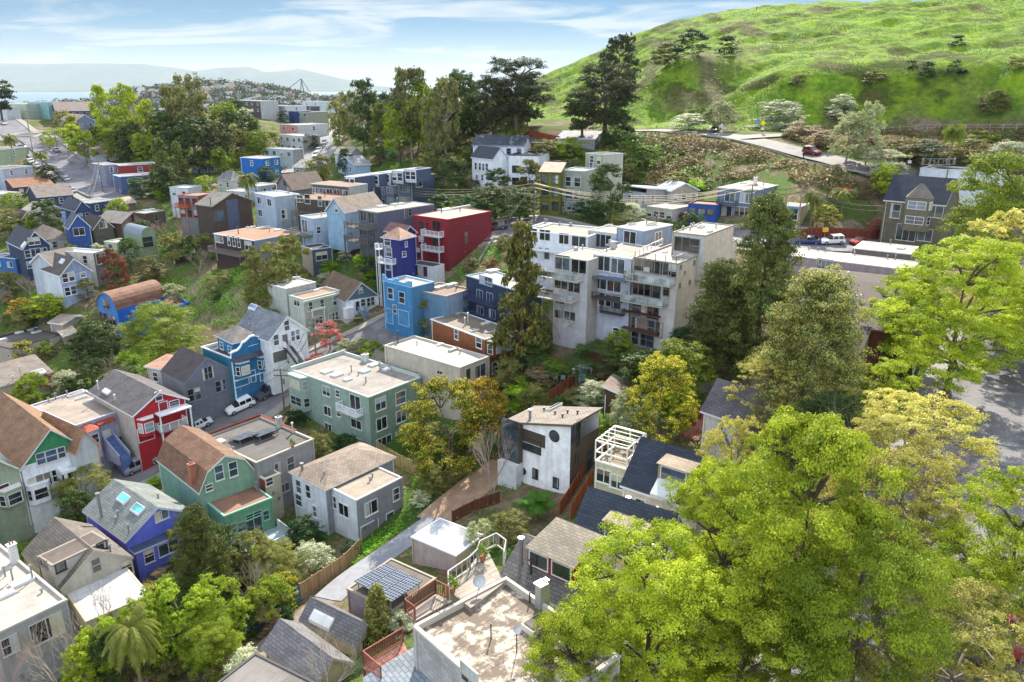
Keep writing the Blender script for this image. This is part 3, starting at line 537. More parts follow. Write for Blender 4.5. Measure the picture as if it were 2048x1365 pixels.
def sub(b, face, px0, px1, py, depth, ztop, zbot, c, tr=WHITE, wn=(1,), rc='6d6762', wk='siding', part='bay_window', roofed=None, splay=.45):
    """canted bay, annex or box standing out from a wall between two pixel columns"""
    s0, _ = onface(b, face, px0, py); s1, _ = onface(b, face, px1, py); s0, s1 = min(s0, s1), max(s0, s1); mb = MB(); k = min(splay, (s1-s0)*.3)
    pl = [(s0, 0), (s0+k, -depth), (s1-k, -depth), (s1, 0)]
    fl = face == 'L'
    def T(x, y, z): return (y, x, z) if fl else (x, y, z)
    for i in range(3): (xa, ya), (xb, yb) = pl[i], pl[i+1]; mb.quad([T(xa,ya,zbot),T(xb,yb,zbot),T(xb,yb,ztop),T(xa,ya,ztop)])
    mb.quad([T(x, y, zbot) for x, y in pl]); o = put(part, mb.mesh(part, mat(wk, c)), b.root)
    mt = MB(); mt.quad([T(x, y-(.08 if y else 0), ztop+.02) for x, y in pl]);
    for i in range(3):
        (xa, ya), (xb, yb) = pl[i], pl[i+1]; mt.quad([T(xa,ya-.05,ztop-.12),T(xb,yb-.05,ztop-.12),T(xb,yb-.05,ztop+.03),T(xa,ya-.05,ztop+.03)])
    if roofed:
        mr_ = MB(); top = [T((s0+s1)/2-.3, 0, ztop+roofed), T((s0+s1)/2+.3, 0, ztop+roofed)]
        mr_.quad([T(s0-.1,.0,ztop), T(s0+k,-depth-.15,ztop), top[0]]); mr_.quad([T(s0+k,-depth-.15,ztop), T(s1-k,-depth-.15,ztop), top[1], top[0]]); mr_.quad([T(s1-k,-depth-.15,ztop), T(s1+.1,0,ztop), top[1]]); put('bay_roof', mr_.mesh('bay_roof', mat('shingle', rc)), o)
    else: put('bay_roof', mt.mesh('bay_roof', mat('trim', tr)), o)
    # windows on the three sides
    nfl = max(1, int(round((ztop-zbot)/2.8))); 
    for fl_ in range(nfl):
        zc = ztop-1.35-fl_*2.8
        if zc-.7 < zbot: break
        for i in range(3):
            (xa, ya), (xb, yb) = pl[i], pl[i+1]; L_ = math.hypot(xb-xa, yb-ya); w = L_*.62 if i != 1 else L_*.78
            if w < .25: continue
            cx, cy = (xa+xb)/2, (ya+yb)/2; dx, dy_ = (xb-xa)/L_, (yb-ya)/L_; nx_, ny_ = dy_, -dx
            for mt_, (ww, hh, o0, mm) in (('window', (w, 1.35, .02, rnd.choice(curts[:3]) if rnd.random() < PALE[0] else rnd.choice(glassmats))),):
                q = MB(); q.quad([T(cx-dx*ww/2+nx_*o0, cy-dy_*ww/2+ny_*o0, zc-hh/2), T(cx+dx*ww/2+nx_*o0, cy+dy_*ww/2+ny_*o0, zc-hh/2), T(cx+dx*ww/2+nx_*o0, cy+dy_*ww/2+ny_*o0, zc+hh/2), T(cx-dx*ww/2+nx_*o0, cy-dy_*ww/2+ny_*o0, zc+hh/2)])
                wo = put('window', q.mesh('window', mm), o); 
                f_ = MB()
                def bar(a0, a1, z0, z1, o1=.05):
                    f_.quad([T(cx+dx*a0+nx_*o1, cy+dy_*a0+ny_*o1, z0), T(cx+dx*a1+nx_*o1, cy+dy_*a1+ny_*o1, z0), T(cx+dx*a1+nx_*o1, cy+dy_*a1+ny_*o1, z1), T(cx+dx*a0+nx_*o1, cy+dy_*a0+ny_*o1, z1)])
                g = .1; bar(-ww/2-g, -ww/2, zc-hh/2-g, zc+hh/2+g); bar(ww/2, ww/2+g, zc-hh/2-g, zc+hh/2+g); bar(-ww/2, ww/2, zc+hh/2, zc+hh/2+g); bar(-ww/2, ww/2, zc-hh/2-g, zc-hh/2); bar(-ww/2, ww/2, zc-.03, zc+.03)
                if ww > 1.6: bar(-.04, .04, zc-hh/2, zc+hh/2)
                f = put('window_frame', f_.mesh('window_frame', mat('trim', tr)), o)
    return o
def deck(b, face, px0, px1, py, depth, zfl, c='8a8078', rail=1.0, rc=None, glass=False, legs=True, name='balcony'):
    """balcony floor with its railing, standing out from a wall at local height zfl (or at the pixel row py if zfl is None)"""
    s0, z0 = onface(b, face, px0, py); s1, _ = onface(b, face, px1, py); s0, s1 = min(s0, s1), max(s0, s1)
    if zfl is None: zfl = z0
    fl = face == 'L'; mb = MB(); mb.box(s0, -depth, zfl-.18, s1, -.003, zfl)
    if legs:
        for xx in (s0+.05, s1-.17): mb.box(xx, -depth+.03, -4, xx+.12, -depth+.15, zfl-.18)
    m2 = MB(); r = .045
    def post(x, y): m2.box(x-r, y-r, zfl, x+r, y+r, zfl+rail)
    for x in np.linspace(s0+r, s1-r, max(2, int((s1-s0)/1.2)+1)): post(x, -depth+r)
    post(s0+r, -r-.02); post(s1-r, -r-.02)
    m2.box(s0, -depth, zfl+rail, s1, -depth+.09, zfl+rail+.07); m2.box(s0, -depth+.09, zfl+rail, s0+.09, -.01, zfl+rail+.07); m2.box(s1-.09, -depth+.09, zfl+rail, s1, -.01, zfl+rail+.07)
    if not glass:
        for x in np.arange(s0+.15, s1-.1, .17): m2.box(x-.018, -depth+.03, zfl+.05, x+.018, -depth+.06, zfl+rail)
        for y in np.arange(-depth+.15, -.1, .17): m2.box(s0+.03, y, zfl+.05, s0+.06, y+.035, zfl+rail); m2.box(s1-.06, y, zfl+.05, s1-.03, y+.035, zfl+rail)
    for q in (mb, m2):
        if fl: q.v = [(y, x, z) for x, y, z in q.v]
    o = put(name, mb.mesh(name, mat('wood', c)), b.root); put('railing', m2.mesh('railing', mat('trim', rc or WHITE)), o)
    if glass:
        m3 = MB(); m3.box(s0+.1, -depth+.035, zfl+.1, s1-.1, -depth+.055, zfl+rail-.05)
        if fl: m3.v = [(y, x, z) for x, y, z in m3.v]
        put('glass_panel', m3.mesh('glass_panel', mat('glass', '7d8a8c')), o)
    return o
def dormer(b, face, px, py, w, hgt, rc, wc, tr=WHITE, back=3.2, wn=2, name='dormer', drop=0.0):
    """flat-topped dormer whose front stands on a slope; px, py is the centre of its front"""
    z = b.rz_+1
    for _ in range(5): x, y = inface(b, px, py, z); z = roofz(b, x, y)+hgt*.4
    z0 = roofz(b, x, y)-.5; z1 = z0+.5+hgt; root = b.root; o = MB()
    if face == 'R': o.box(x-w/2, y, z0, x+w/2, y+back, z1)
    else: o.box(x, y-w/2, z0, x+back, y+w/2, z1)
    d = put(name, o.mesh(name, mat('siding', wc)), root); r = MB()
    if face == 'R': r.quad([(x-w/2-.15, y-.2, z1+.03), (x+w/2+.15, y-.2, z1+.03), (x+w/2+.15, y+back, z1+.2+drop), (x-w/2-.15, y+back, z1+.2+drop)])
    else: r.quad([(x-.2, y+w/2+.15, z1+.03), (x-.2, y-w/2-.15, z1+.03), (x+back, y-w/2-.15, z1+.2+drop), (x+back, y+w/2+.15, z1+.2+drop)])
    put('dormer_roof', r.mesh('dormer_roof', mat('shingle', rc)), d)
    for i in range(wn):
        c = (i+.5)/wn*w-w/2; ww = w/wn*.78; g = MB(); f_ = MB(); za, zb = z1-.15-hgt*.75, z1-.2
        if face == 'R': g.box(x+c-ww/2, y-.03, za, x+c+ww/2, y+.02, zb); ring(f_, x+c-ww/2, za, x+c+ww/2, zb, y-.08, y+.02, .09)
        else:
            g.box(x-.03, y+c-ww/2, za, x+.02, y+c+ww/2, zb); ring(f_, y+c-ww/2, za, y+c+ww/2, zb, x-.08, x+.02, .09); f_.v = [(q[1], q[0], q[2]) for q in f_.v]
        wo = put('window', g.mesh('window', rnd.choice(glassmats)), d); put('window_frame', f_.mesh('window_frame', mat('trim', tr)), d)
# ------------------------------------------------------------ nearest buildings
b1 = H('apartment_building', 'grey block-walled building with a stained flat roof at the bottom of the photo', (1046,1444), (825.5,1250), (1240,1310), 9, 31, wl='a9a6a4', wr='a39c94', rc='cfc3b0', rk='stain', wk='block', tr='b9b2a6', par=.45, cat='apartment building',
  Wn=[('L',940,1352,1.4,1.2)], it=[('pipe',982,1278,1.1),('pipe',1068,1200,.8)])
x, y = inface(b1, 1072, 1256, b1.rz_); mb = MB(); z = b1.rz_
mb.box(x-.75,y-.55,z,x+.75,y+.55,z+.4); o = put('skylight', mb.mesh('skylight', mat('trim','d8d2c4')), b1.root)
mb = MB(); mb.box(x-.62,y-.43,z+.4,x+.62,y+.43,z+.5); put('pane', mb.mesh('pane', mat('glass','4a3f38')), o)
x, y = inface(b1, 1081, 1215, b1.rz_); mb = MB(); mb.box(x-.25,y-.25,z,x+.25,y+.25,z+1.7); mb.box(x-.34,y-.34,z+1.7,x+.34,y+.34,z+1.82); mb.box(x+.3,y-.2,z,x+.6,y+.2,z+1.9); put('flue', mb.mesh('flue', mat('metal','a9abad')), b1.root)
def dish(b, px, py, r, hh):
    z = b.rz_; x, y = inface(b, px, py, z); mb = MB(); mb.tube((x,y,z),(x,y,z+hh),.035); mb.tube((x,y,z+hh*.4),(x+.3,y+.2,z),.02); o = put('antenna_mast', mb.mesh('antenna_mast', mat('metal','55565a')), b.root)
    mb = MB(); c = Vector((x,y-.05,z+hh)); ax = Vector((-.5,-.75,.45)).normalized(); u = ax.orthogonal().normalized(); w = ax.cross(u)
    for k in range(3):
        r0, r1 = r*k/3, r*(k+1)/3; d0, d1 = .35*r0*r0/r, .35*r1*r1/r
        for i in range(14):
            a, e = 2*math.pi*i/14, 2*math.pi*(i+1)/14; f = lambda t, R_, d: c+(u*math.cos(t)+w*math.sin(t))*R_+ax*d; mb.quad([f(a,r0,d0),f(a,r1,d1),f(e,r1,d1),f(e,r0,d0)])
    mb.tube(c, c+ax*r*.9, .02); put('satellite_dish', mb.mesh('satellite_dish', mat('metal','b9bcc0')), o)
dish(b1, 958, 1190, .42, 1.1); dish(b1, 1033, 1306, .24, 1.7)
# timber roof deck round the flat roof
def rail_run(name, pts, hh, c, root=None, pick=.16, top=.07, label=None, cat=None, zs=None, bars=True, mk='wood'):
    mb = MB()
    for (a, e) in zip(pts[:-1], pts[1:]):
        a, e = Vector(a), Vector(e); d = e-a; n_ = max(1, int(d.length/1.6))
        for i in range(n_+1): q = a+d*i/n_; mb.box(q.x-.05,q.y-.05,q.z,q.x+.05,q.y+.05,q.z+hh)
        for zz in (hh, .12): mb.tube(a+Vector((0,0,zz)), e+Vector((0,0,zz)), top*.7, n=4)
        if bars:
            k = int(d.length/pick)
            for i in range(k): q = a+d*(i+.5)/k; mb.box(q.x-.018,q.y-.018,q.z+.1,q.x+.018,q.y+.018,q.z+hh)
    o = put(name, mb.mesh(name, mat(mk, c)), root)
    return tag(o, label, cat) if label else o
def loc(b, px, py, z): x, y = inface(b, px, py, z); return (x, y, z)
rail_run('railing', [loc(b1,811,1226,9.1),loc(b1,871,1186,9.1),loc(b1,896,1199,9.1)], 1.0, '7b4a35', b1.root)
rail_run('railing', [loc(b1,811,1226,9.1),loc(b1,830,1240,9.1)], 1.0, '7b4a35', b1.root)
mb = MB(); q = [loc(b1,811,1228,8.95),loc(b1,830,1242,8.95),loc(b1,905,1202,8.95),loc(b1,871,1188,8.95)]; mb.quad(q); mb.quad([(a,c,d-.25) for a,c,d in q]); 
for i in range(4): mb.quad([q[i], q[(i+1)%4], (*q[(i+1)%4][:2], q[(i+1)%4][2]-.25), (*q[i][:2], q[i][2]-.25)])
put('roof_deck', mb.mesh('roof_deck', mat('plank','9a8f86')), b1.root)
mb = MB(); q = [loc(b1,900,1183,8.9),loc(b1,942,1216,8.9),loc(b1,1008,1165,8.9),loc(b1,975,1100,8.9),loc(b1,955,1112,8.9)]; mb.quad(q); mb.quad([(a,c,d-.4) for a,c,d in q])
for i in range(5): mb.quad([q[i], q[(i+1)%5], (*q[(i+1)%5][:2], q[(i+1)%5][2]-3), (*q[i][:2], q[i][2]-3)])
put('roof_terrace', mb.mesh('roof_terrace', mat('plank','a39a90')), b1.root)
rail_run('railing', [loc(b1,898,1196,8.9),loc(b1,897,1170,8.9),loc(b1,940,1140,8.9),loc(b1,955,1125,8.9),loc(b1,960,1108,8.9),loc(b1,993,1092,8.9),loc(b1,1012,1106,8.9),loc(b1,1008,1130,8.9)], 1.05, 'b9b6ae', b1.root, .5)
# lower red deck
mb = MB(); q = [loc(b1,728,1330,5.6),loc(b1,806,1283,5.6),loc(b1,830,1330,5.6),loc(b1,838,1395,5.6),loc(b1,760,1395,5.6)]; mb.quad(q); mb.quad([(a,c,d-.25) for a,c,d in q]); put('lower_deck', mb.mesh('lower_deck', mat('plank','a8776a')), b1.root)
rail_run('railing', [loc(b1,806,1283,5.6),loc(b1,728,1330,5.6),loc(b1,762,1360,5.6)], 1.05, '8a5446', b1.root, .13)
mb = MB(); 
for p_ in ((728,1330),(806,1283),(762,1360)): x,y,z = loc(b1,*p_,5.6); mb.box(x-.07,y-.07,-3,x+.07,y+.07,5.4)
put('deck_posts', mb.mesh('deck_posts', mat('wood','6a4438')), b1.root)

b2 = H('house', 'grey shingled house with a red dormer beside the stained flat roof', (1165,1228), (1006,1138), (1255,1130), 4.6, 36, 'gable' and None or 'gable' if False else None) if False else H('house', 'grey shingled house with a red dormer beside the stained flat roof', (1165,1228), (1006,1138), (1250,1128), 4.6, 36, roof='gable', rise=2.1, axis='u', wl='b9b2a8', rc='6a6663', tr='b7b5ae',
  it=[('flue',1042,1107,2.2),('vent',1062,1120,1.2,'4a4a4c')], auto='L:1x2')
dormer(b2, 'L', 1100, 1145, 4.2, 1.6, '776f63', '9c2f25', back=4.0, drop=.5)
b2w = H('house_extension', 'low dark flat-roofed extension with parapet between stained roof and red dormer', (1140,1232), (1000,1152), (1160,1206), 3.4, 37.2, wl='3c4652', rc='2f3236', tr='8fb0bd', cat='extension', it=[])
b3 = H('house', 'dark slate-roofed house with tan dormer partly under the lime tree', (1320,1136), (1144,1062), (1377,1036), 5, 37.5, roof='gable', rise=3.4, wl='d8d2c2', rc='3a434f', it=[('flue',1263,1020,1.3),('vent',1318,1040,1.2),('vent',1290,1085,1.2)], auto='L:1x2', ov=.2)
dormer(b3, 'L', 1245, 1085, 3.6, 1.7, '8d7e6c', '8a8790', back=3.4)
b4 = H('house', 'dark slate-roofed house with two skylights behind the roof terrace', (1395,1021), (1245,967), (1460,948), 5, 37, roof='gable', rise=3.6, wl='cfc8b8', rc='333b48', it=[('sky',1306,903,1.1,1.5,'5f7fae'),('sky',1316,965,1.5,2.4,'7d9cc4')], auto='L:1x2', ov=.2)
dormer(b4, 'L', 1345, 975, 3.2, 1.8, '8d7e6c', 'a08b62', wn=1, back=3.0)
bt = H('house', 'cream house with planted roof terrace and white pergola', (1253,938), (1190,915), (1290,896), 6, 39, wl='cfc8ae', rc='a08f78', tr='e4e2da', Wn=[('L',1208,952,1.7,1.5),('L',1240,965,1.7,1.5)], par=.2)
x1, y1 = bt.b, bt.a; mb = MB()
for zz in (1.0, 2.3):
    mb.box(-.05,-.05,6+zz,x1+.05,.08,6+zz+.12); mb.box(-.05,y1-.08,6+zz,x1+.05,y1+.05,6+zz+.12); mb.box(-.05,.08,6+zz,.08,y1-.08,6+zz+.12); mb.box(x1-.08,.08,6+zz,x1+.05,y1-.08,6+zz+.12)
for i in range(4):
    for j in range(3): 
        if i in (0,3) or j in (0,2): mb.box(x1*i/3-.06,y1*j/2-.06,6,x1*i/3+.06,y1*j/2+.06,8.3)
for i in range(5): mb.box(x1*(i+.5)/5,-.1,8.42,x1*(i+.5)/5+.07,y1+.1,8.5)
put('pergola', mb.mesh('pergola', mat('trim','ece9e0')), bt.root)
b5 = H('house', 'modern white tower house with a round window and brown angled roof', (1141,888), (1012,846), (1197,858), 7.6, 39.4, roof='shedr', rise=2.4, axis='v', wl='f0f2f4', wr='5b5049', gc='f0f2f4', rc='857b72', wk='concrete', tr='6a5c50', ov=.35,
  Wn=[('L',1063,890,2.8,1.5,'dark'),('L',1026,905,1.5,3.6,'dark'),('L',1027,925,1.6,1.8,'dark'),('L',1071,947,.7,1.2,'dark'),('L',1112,965,.7,1.2,'dark'),('L',1054,985,.8,1.0,'dark'),('R',1156,865,.6,3.2,'dark'),('R',1153,915,.5,1.0,'dark'),('R',1178,920,.9,2.4,'dark')],
  it=[('flue',1060,838,1.1),('sky',1120,810,2.6,.7,'4b4a48'),('vent',1088,822,.3,'33302e'),('vent',1110,829,.3,'33302e'),('vent',1125,835,.3,'33302e'),('vent',1135,827,.3,'33302e'),('vent',1155,828,.3,'33302e')])
# round windows, dark recessed terrace, white end wall
for px_, py_, r_ in ((1109,872,.62),(1047,942,.33)):
    s, z = onface(b5, 'L', px_, py_); mb = MB(); m2 = MB(); n_ = 20
    c_ = [(s+r_*math.cos(2*math.pi*i/n_), z+r_*math.sin(2*math.pi*i/n_)) for i in range(n_)]; k_ = [(s+(r_+.14)*math.cos(2*math.pi*i/n_), z+(r_+.14)*math.sin(2*math.pi*i/n_)) for i in range(n_)]
    mb.quad([(-.03, a, e) for a, e in c_]); o = put('round_window', mb.mesh('round_window', glassmats[1]), b5.root)
    for i in range(n_): j = (i+1) % n_; m2.quad([(-.07,*c_[i]),(-.07,*c_[j]),(-.07,*k_[j]),(-.07,*k_[i])])
    put('frame', m2.mesh('frame', mat('metal','33312f')), o)
s0, zt_ = onface(b5,'L',1041,866); s1, _ = onface(b5,'L',1091,853); mb = MB(); mb.box(-.05, min(s0,s1), b5.h-1.7, -.005, max(s0,s1), b5.h-.05); put('terrace_recess', mb.mesh('terrace_recess', mat('wood','4a4038')), b5.root)
mb = MB(); mb.box(-.8,b5.a-2.7,3.0,-.004,b5.a+.1,8.0); put('wood_bay', mb.mesh('wood_bay', mat('siding','5b5049')), b5.root); mb = MB(); mb.box(-1.5,b5.a-2.8,-4,-.004,b5.a+.1,3.0); put('side_bay', mb.mesh('side_bay', mat('concrete','cfd2d4')), b5.root)
mb = MB(); mb.box(-.86,b5.a-2.66,5.9,-.78,b5.a-.1,8.6); put('window', mb.mesh('window', glassmats[1]), b5.root); mb = MB(); mb.box(-.86,b5.a-2.66,3.4,-.78,b5.a-.1,5.4); put('window', mb.mesh('window', glassmats[3]), b5.root)
mb = MB(); mb.quad([(b5.b+.01,0,5.6),(b5.b+4.5,0,3.4),(b5.b+4.5,6,3.4),(b5.b+.01,6,5.6)]); mb.quad([(b5.b+.01,0,-3),(b5.b+4.5,0,-3),(b5.b+4.5,0,3.3),(b5.b+.01,0,5.5)]); put('side_roof', mb.mesh('side_roof', mat('shingle','8a7d70')), b5.root)

b6 = H('apartment_building', 'pale green three-storey apartment block with bay windows and skylights', (737,794), (583,739), (841,754), 8.7, 42, wl='8fa79c', wr='7f9483', rc='a9a19a', tr='c3cdc4', par=.12, cat='apartment building',
  Wn=[('L',653,782,1.7,1.4),('L',676,787,.9,1.0),('L',656,822,1.7,1.4),('L',678,826,.9,1.0),('L',711,805,2.2,2.2,'slide'),('L',713,848,2.2,1.3),('L',715,886,2.3,1.5),('L',657,854,1.6,1.1),('R',761,807,1.9,1.8),('R',801,795,1.9,1.9),('R',763,847,1.9,1.8),('R',802,832,1.9,1.8),('R',768,886,2.8,1.9,'slide'),('R',800,873,1.6,1.7)],
  it=[('sky',654,744,1.7,1.2,'c9cfcb'),('sky',674,751,1.7,1.2,'c9cfcb'),('sky',696,760,1.2,.9,'c9cfcb'),('sky',729,743,1.5,1.4,'86b0a6'),('sky',747,731,1.4,1.1,'c9cfcb'),('sky',773,740,1.2,.9,'c9cfcb'),('chim',735,722,1.2,'c7ccc9'),('chim',746,716,1.0,'c7ccc9'),('vent',703,744,1.0),('vent',760,738,1.2),('vent',787,734,.6),('vent',717,750,.4),('vent',732,765,.8)])
sub(b6,'L',586,618,760,1.2,8.5,2.9,'90a99e','b9c6bd'); deck(b6,'L',686,726,820,1.3,5.6,'c9cdca',1.0,legs=False)
mb = MB(); mb.box(-.2,b6.a-.25,8.5,b6.b+.2,b6.a+.05,9.2); mb.box(b6.b-.2,0.2,8.5,b6.b+.06,b6.a-.25,9.0); put('parapet', mb.mesh('parapet', mat('trim','aab7ae')), b6.root)

b7 = H('house', 'grey house with solar panels on its flat roof and red tile coping', (512,925), (407,873), (627,877), 5.6, 45, wl='8d8f92', wr='96999c', rc='6f6b68', tr='b4ada2', Wn=[('R',581,927,1.0,1.9),('R',569,975,1.3,1.1),('R',555,938,.8,1.6)],
  it=[('solar',480,893,3,1.6,.4),('solar',520,885,3,1.6,.4),('chim',570,850,1.5,'b9bbbb'),('vent',587,865,1.4,'cfd0cf'),('vent',594,863,1.5,'cfd0cf'),('sky',437,886,1.6,1.2,'a8bab2'),('vent',462,905,.6)])
mb = MB()
for i in range(26): yy = b7.a+.02; xx = b7.b*i/26; mb.tube((xx+.1,yy-.28,5.75),(xx+.1,yy+.55,5.45),.17,n=6)
for i in range(18): yy = b7.a*i/26; mb.box(b7.b-.1,b7.a-yy-.3,5.6,b7.b+.18,b7.a-yy-.06,5.78)
put('roof_tiles', mb.mesh('roof_tiles', mat('wall','a5533f')), b7.root)
b7a = H('house_annex', 'small cream lean-to annex of the grey solar house', (529,958), (515,948), (560,944), 4.6, 47, wl='8d4a3a', wr='b5b29a', rc='8f8577', tr='c9c4b4', par=.05, cat='annex', Wn=[('R',538,963,.9,1.0)])
b8 = H('house', 'seafoam green house with brown gambrel roof', (398,984), (316,944), (511,954), 4.3, 46.6, roof='gambrel', rise=3.6, axis='u', wl='79a794', wr='85ac96', gc='85ac96', rc='7a5c49', tr='cfd6cc', ov=.25, Wn=[('R',438,945,1.0,1.9),('R',466,938,1.0,1.9),('R',418,975,.8,.8)], it=[('chim',374,945,2.2,'a56a50'),('sky',440,888,1.6,1.2,'c3ccc6')])
b8e = H('house_extension', 'green flat-roofed rear extension with brown roof and glazed door', (448,1032), (398,989), (545,993), 5.3, 48.4, wl='6fa38b', wr='6c9c80', rc='a87d68', tr='7fb09a', cat='extension', par=.15, Wn=[('R',463,1058,1.0,1.2),('R',483,1053,1.0,1.2),('R',508,1050,2.0,2.6,'slide'),('R',507,1030,2.0,.6),('R',532,1030,.7,1.2),('L',440,1060,.7,.9)], it=[('sky',465,972,2.2,.9,'8fa5c4'),('flue',515,982,1.2)])
deck(b8e,'R',462,560,1090,4.2,1.1,'8fa0a6',1.0,'e8eaea'); 
b9 = H('house', 'purple house with grey gable roof, two teal skylights and tall flue', (252,1080), (170,1023), (383,1024), 5.0, 47.3, roof='gable', rise=2.3, axis='u', wl='645cc0', wr='6672d8', gc='6a78de', rc='747a78', tr='b9c0d8', ov=.3, Wn=[('R',323,1030,1.5,1.1)],
  it=[('sky',247,997,.9,1.9,'4d9a9a'),('sky',275,1018,.9,1.9,'4d9a9a'),('flue',193,1042,3.0),('vent',236,1032,.7),('vent',232,1045,.7),('vent',258,1065,1.0),('vent',317,998,.5)])
b9e = H('house_extension', 'purple lean-to rear wing of the gabled purple house', (271,1106), (253,1082), (357,1066), 4.6, 48.6, roof='shed', rise=.01, axis='v', wl='666cc8', wr='6672d4', rc='3f4f66', tr='aeb4d4', ov=.2, cat='extension', Wn=[('R',298,1112,1.0,1.5),('R',337,1095,2.2,1.4),('R',330,1140,1.6,1.2,'dark')])
b10 = H('house', 'cream house with dark gable roof and boxy brown upper storey', (122,1178), (46,1110), (265,1116), 4.4, 47.5, roof='gable', rise=2.6, axis='u', wl='b5ab90', wr='b9b6a8', gc='bdbaae', rc='6b645d', tr='b0a99a', ov=.15, Wn=[('R',192,1130,.8,1.5),('R',253,1135,1.0,1.6)], it=[('vent',243,1122,.8)])
b10p = H('dormer_storey', 'boxy upper storey with brown roof on the cream gabled house', (104,1131), (74,1107), (215,1076), 3.2, 44.9, wl='c4c0b4', wr='b7b6b0', rc='7a6e66', tr='8d857c', par=.02, cat='upper storey', Wn=[('R',121,1133,.9,.9,'dark'),('R',203,1091,.9,.8,'dark'),('L',88,1125,1.3,.9)])
b10e = H('house_extension', 'low white-roofed rear addition under the bare tree', (172,1243), (122,1181), (300,1192), 3.4, 48.3, wl='bfb49a', wr='c2bdb2', rc='e4e4e6', tr='b9ae96', cat='extension', par=.05, Wn=[('R',210,1240,1.4,1.2)])
b11 = H('apartment_building', 'grey building with a wide pale flat roof at the left photo edge', (-12,1268), (-142,1143), (133,1201), 7, 45, wl='a5a6a6', wr='9ea0a2', rc='c9c1b6', tr='b9b3aa', cat='apartment building', Wn=[('R',94,1257,2.7,2.1),('R',20,1290,1.2,1.6)], it=[('sky',45,1165,2.0,1.0,'8fb0a4'),('sky',10,1192,1.6,.8,'9aa4ae'),('chim',36,1122,2.0,'d3d2cf'),('vent',11,1153,1.0),('vent',26,1160,1.2),('vent',66,1160,1.6),('vent',84,1185,.3)])
b12 = H('house', 'white house with bright green gable and brown shingle roof', (42,934), (-45,868), (172,898), 5.6, 45.5, roof='gable', rise=3.9, axis='u', wl='dfe2e6', wr='eceff2', gc='3f8a5c', rc='8b6b52', tr='c3c8cc', ov=.45, Wn=[('R',82,917,1.0,1.5),('R',103,911,1.4,1.5),('R',122,905,.9,1.4),('R',65,967,.8,1.6),('R',88,960,1.9,1.8),('R',108,952,.6,1.6),('R',137,960,1.3,2.6,'door'),('R',92,990,1.2,1.0)], clr='20242c')
sub(b12,'R',48,100,960,.0001+.7,2.9,.2,'eceff2')
mb = MB()
for px_ in (128,151): s, _ = onface(b12,'R',px_,960); mb.box(s-.18,-1.3,-3,s+.18,-.95,3.4)
s0,_ = onface(b12,'R',120,960); mb.box(s0,-1.4,3.4,b12.b+.1,-.01,3.8); put('porch', mb.mesh('porch', mat('trim','dfe2e4')), b12.root)
b12b = H('house', 'brown-roofed gable house behind the bright green gable', (150,905), (20,812), (196,872), 5.0, 45, roof='gable', rise=2.6, axis='u', wl='c0c3c6', rc='8b6b52', tr='c98f6b', dy=-10)
b13 = H('house', 'pale sage house with white bay windows cut by the left photo edge', (-75,985), (-140,915), (40,922), 6.4, 46, roof='gable', rise=3.4, axis='u', wl='9aa590', wr='a3ae96', rc='6d6a66', tr='d7d9d2', Wn=[('R',10,985,1.2,2.2,'door')], clr='4a2a26')
sub(b13,'R',-15,37,950,1.1,4.9,2.6,'a3ae96','d9dbd4')
b14 = H('house', 'lavender stucco house with flat roof, round red-tiled bay and blue stairs', (150,851), (58,812), (257,815), 5.6, 45.4, wl='9b9bab', wr='9c9cb4', rc='b0a295', tr='b8b8c8', wk='wall', Wn=[('R',242,858,1.2,1.7),('R',214,872,1.1,1.9,'door'),('R',252,885,2.4,2.4,'dark'),('R',190,905,.9,.9)], clr='c9ccd0',
  it=[('sky',152,790,2.4,.7,'6f6a68'),('sky',163,797,1.7,.4,'8a8682'),('sky',180,803,1.7,.6,'e3e4e4'),('vent',97,793,1.0),('vent',118,785,.8),('vent',98,805,.7)])
sub(b14,'R',155,203,885,1.4,4.6,.2,'9c9cb4','c4c4d4',roofed=.7,rc='a2503c',wk='wall',splay=.8)
mb = MB(); s,_ = onface(b14,'R',214,872)
for i in range(12): mb.box(s-.7,-.3-.32*(i+1),2.2-.2*(i+1)-2,s+.7,-.3-.32*i,2.2-.2*i)
put('front_stairs', mb.mesh('front_stairs', mat('wall','5a6fa0')), b14.root)
mb = MB()
for e_ in (-.85,.72): mb.quad([(s+e_,-.2,2.9),(s+e_,-4.2,.6),(s+e_,-4.2,-1),(s+e_,-.2,-1)]); mb.quad([(s+e_+.13,-.2,2.9),(s+e_+.13,-4.2,.6),(s+e_+.13,-4.2,-1),(s+e_+.13,-.2,-1)]); mb.quad([(s+e_,-.2,2.9),(s+e_+.13,-.2,2.9),(s+e_+.13,-4.2,.6),(s+e_,-4.2,.6)])
put('stair_walls', mb.mesh('stair_walls', mat('wall','a5a9c4')), b14.root)
mb = MB()
for i in range(9): mb.tube((s-1.2+i*.3,-.05,5.0),(s-1.2+i*.3,-.75,4.65),.14,n=6)
put('door_awning', mb.mesh('door_awning', mat('wall','9c4434')), b14.root)
b15 = H('house', 'red Victorian house with white porch and dark shingle gable', (267,828), (184,779), (371,795), 5.6, 44.2, roof='gable', rise=2.2, axis='u', wl='b9b6b0', wr='b02430', gc='b52530', rc='5d5a5c', tr='dcdde0', ov=.5, Wn=[('R',317,792,.9,1.3),('R',327,817,1.2,2.0,'door'),('R',349,811,1.4,1.6),('R',291,868,2.2,2.0,'garage'),('R',316,851,.6,.6)], clr='8a2a30', it=[('vent',197,778,1.4,'d5d5d4'),('sky',213,783,.6,2.0,'b9bcba'),('vent',229,800,.8,'d5d5d4')])
sub(b15,'R',272,307,835,1.0,4.7,2.0,'b52530','e3e4e6'); deck(b15,'R',309,366,845,1.6,2.2,'8f9094',1.0,'e6e7e8')
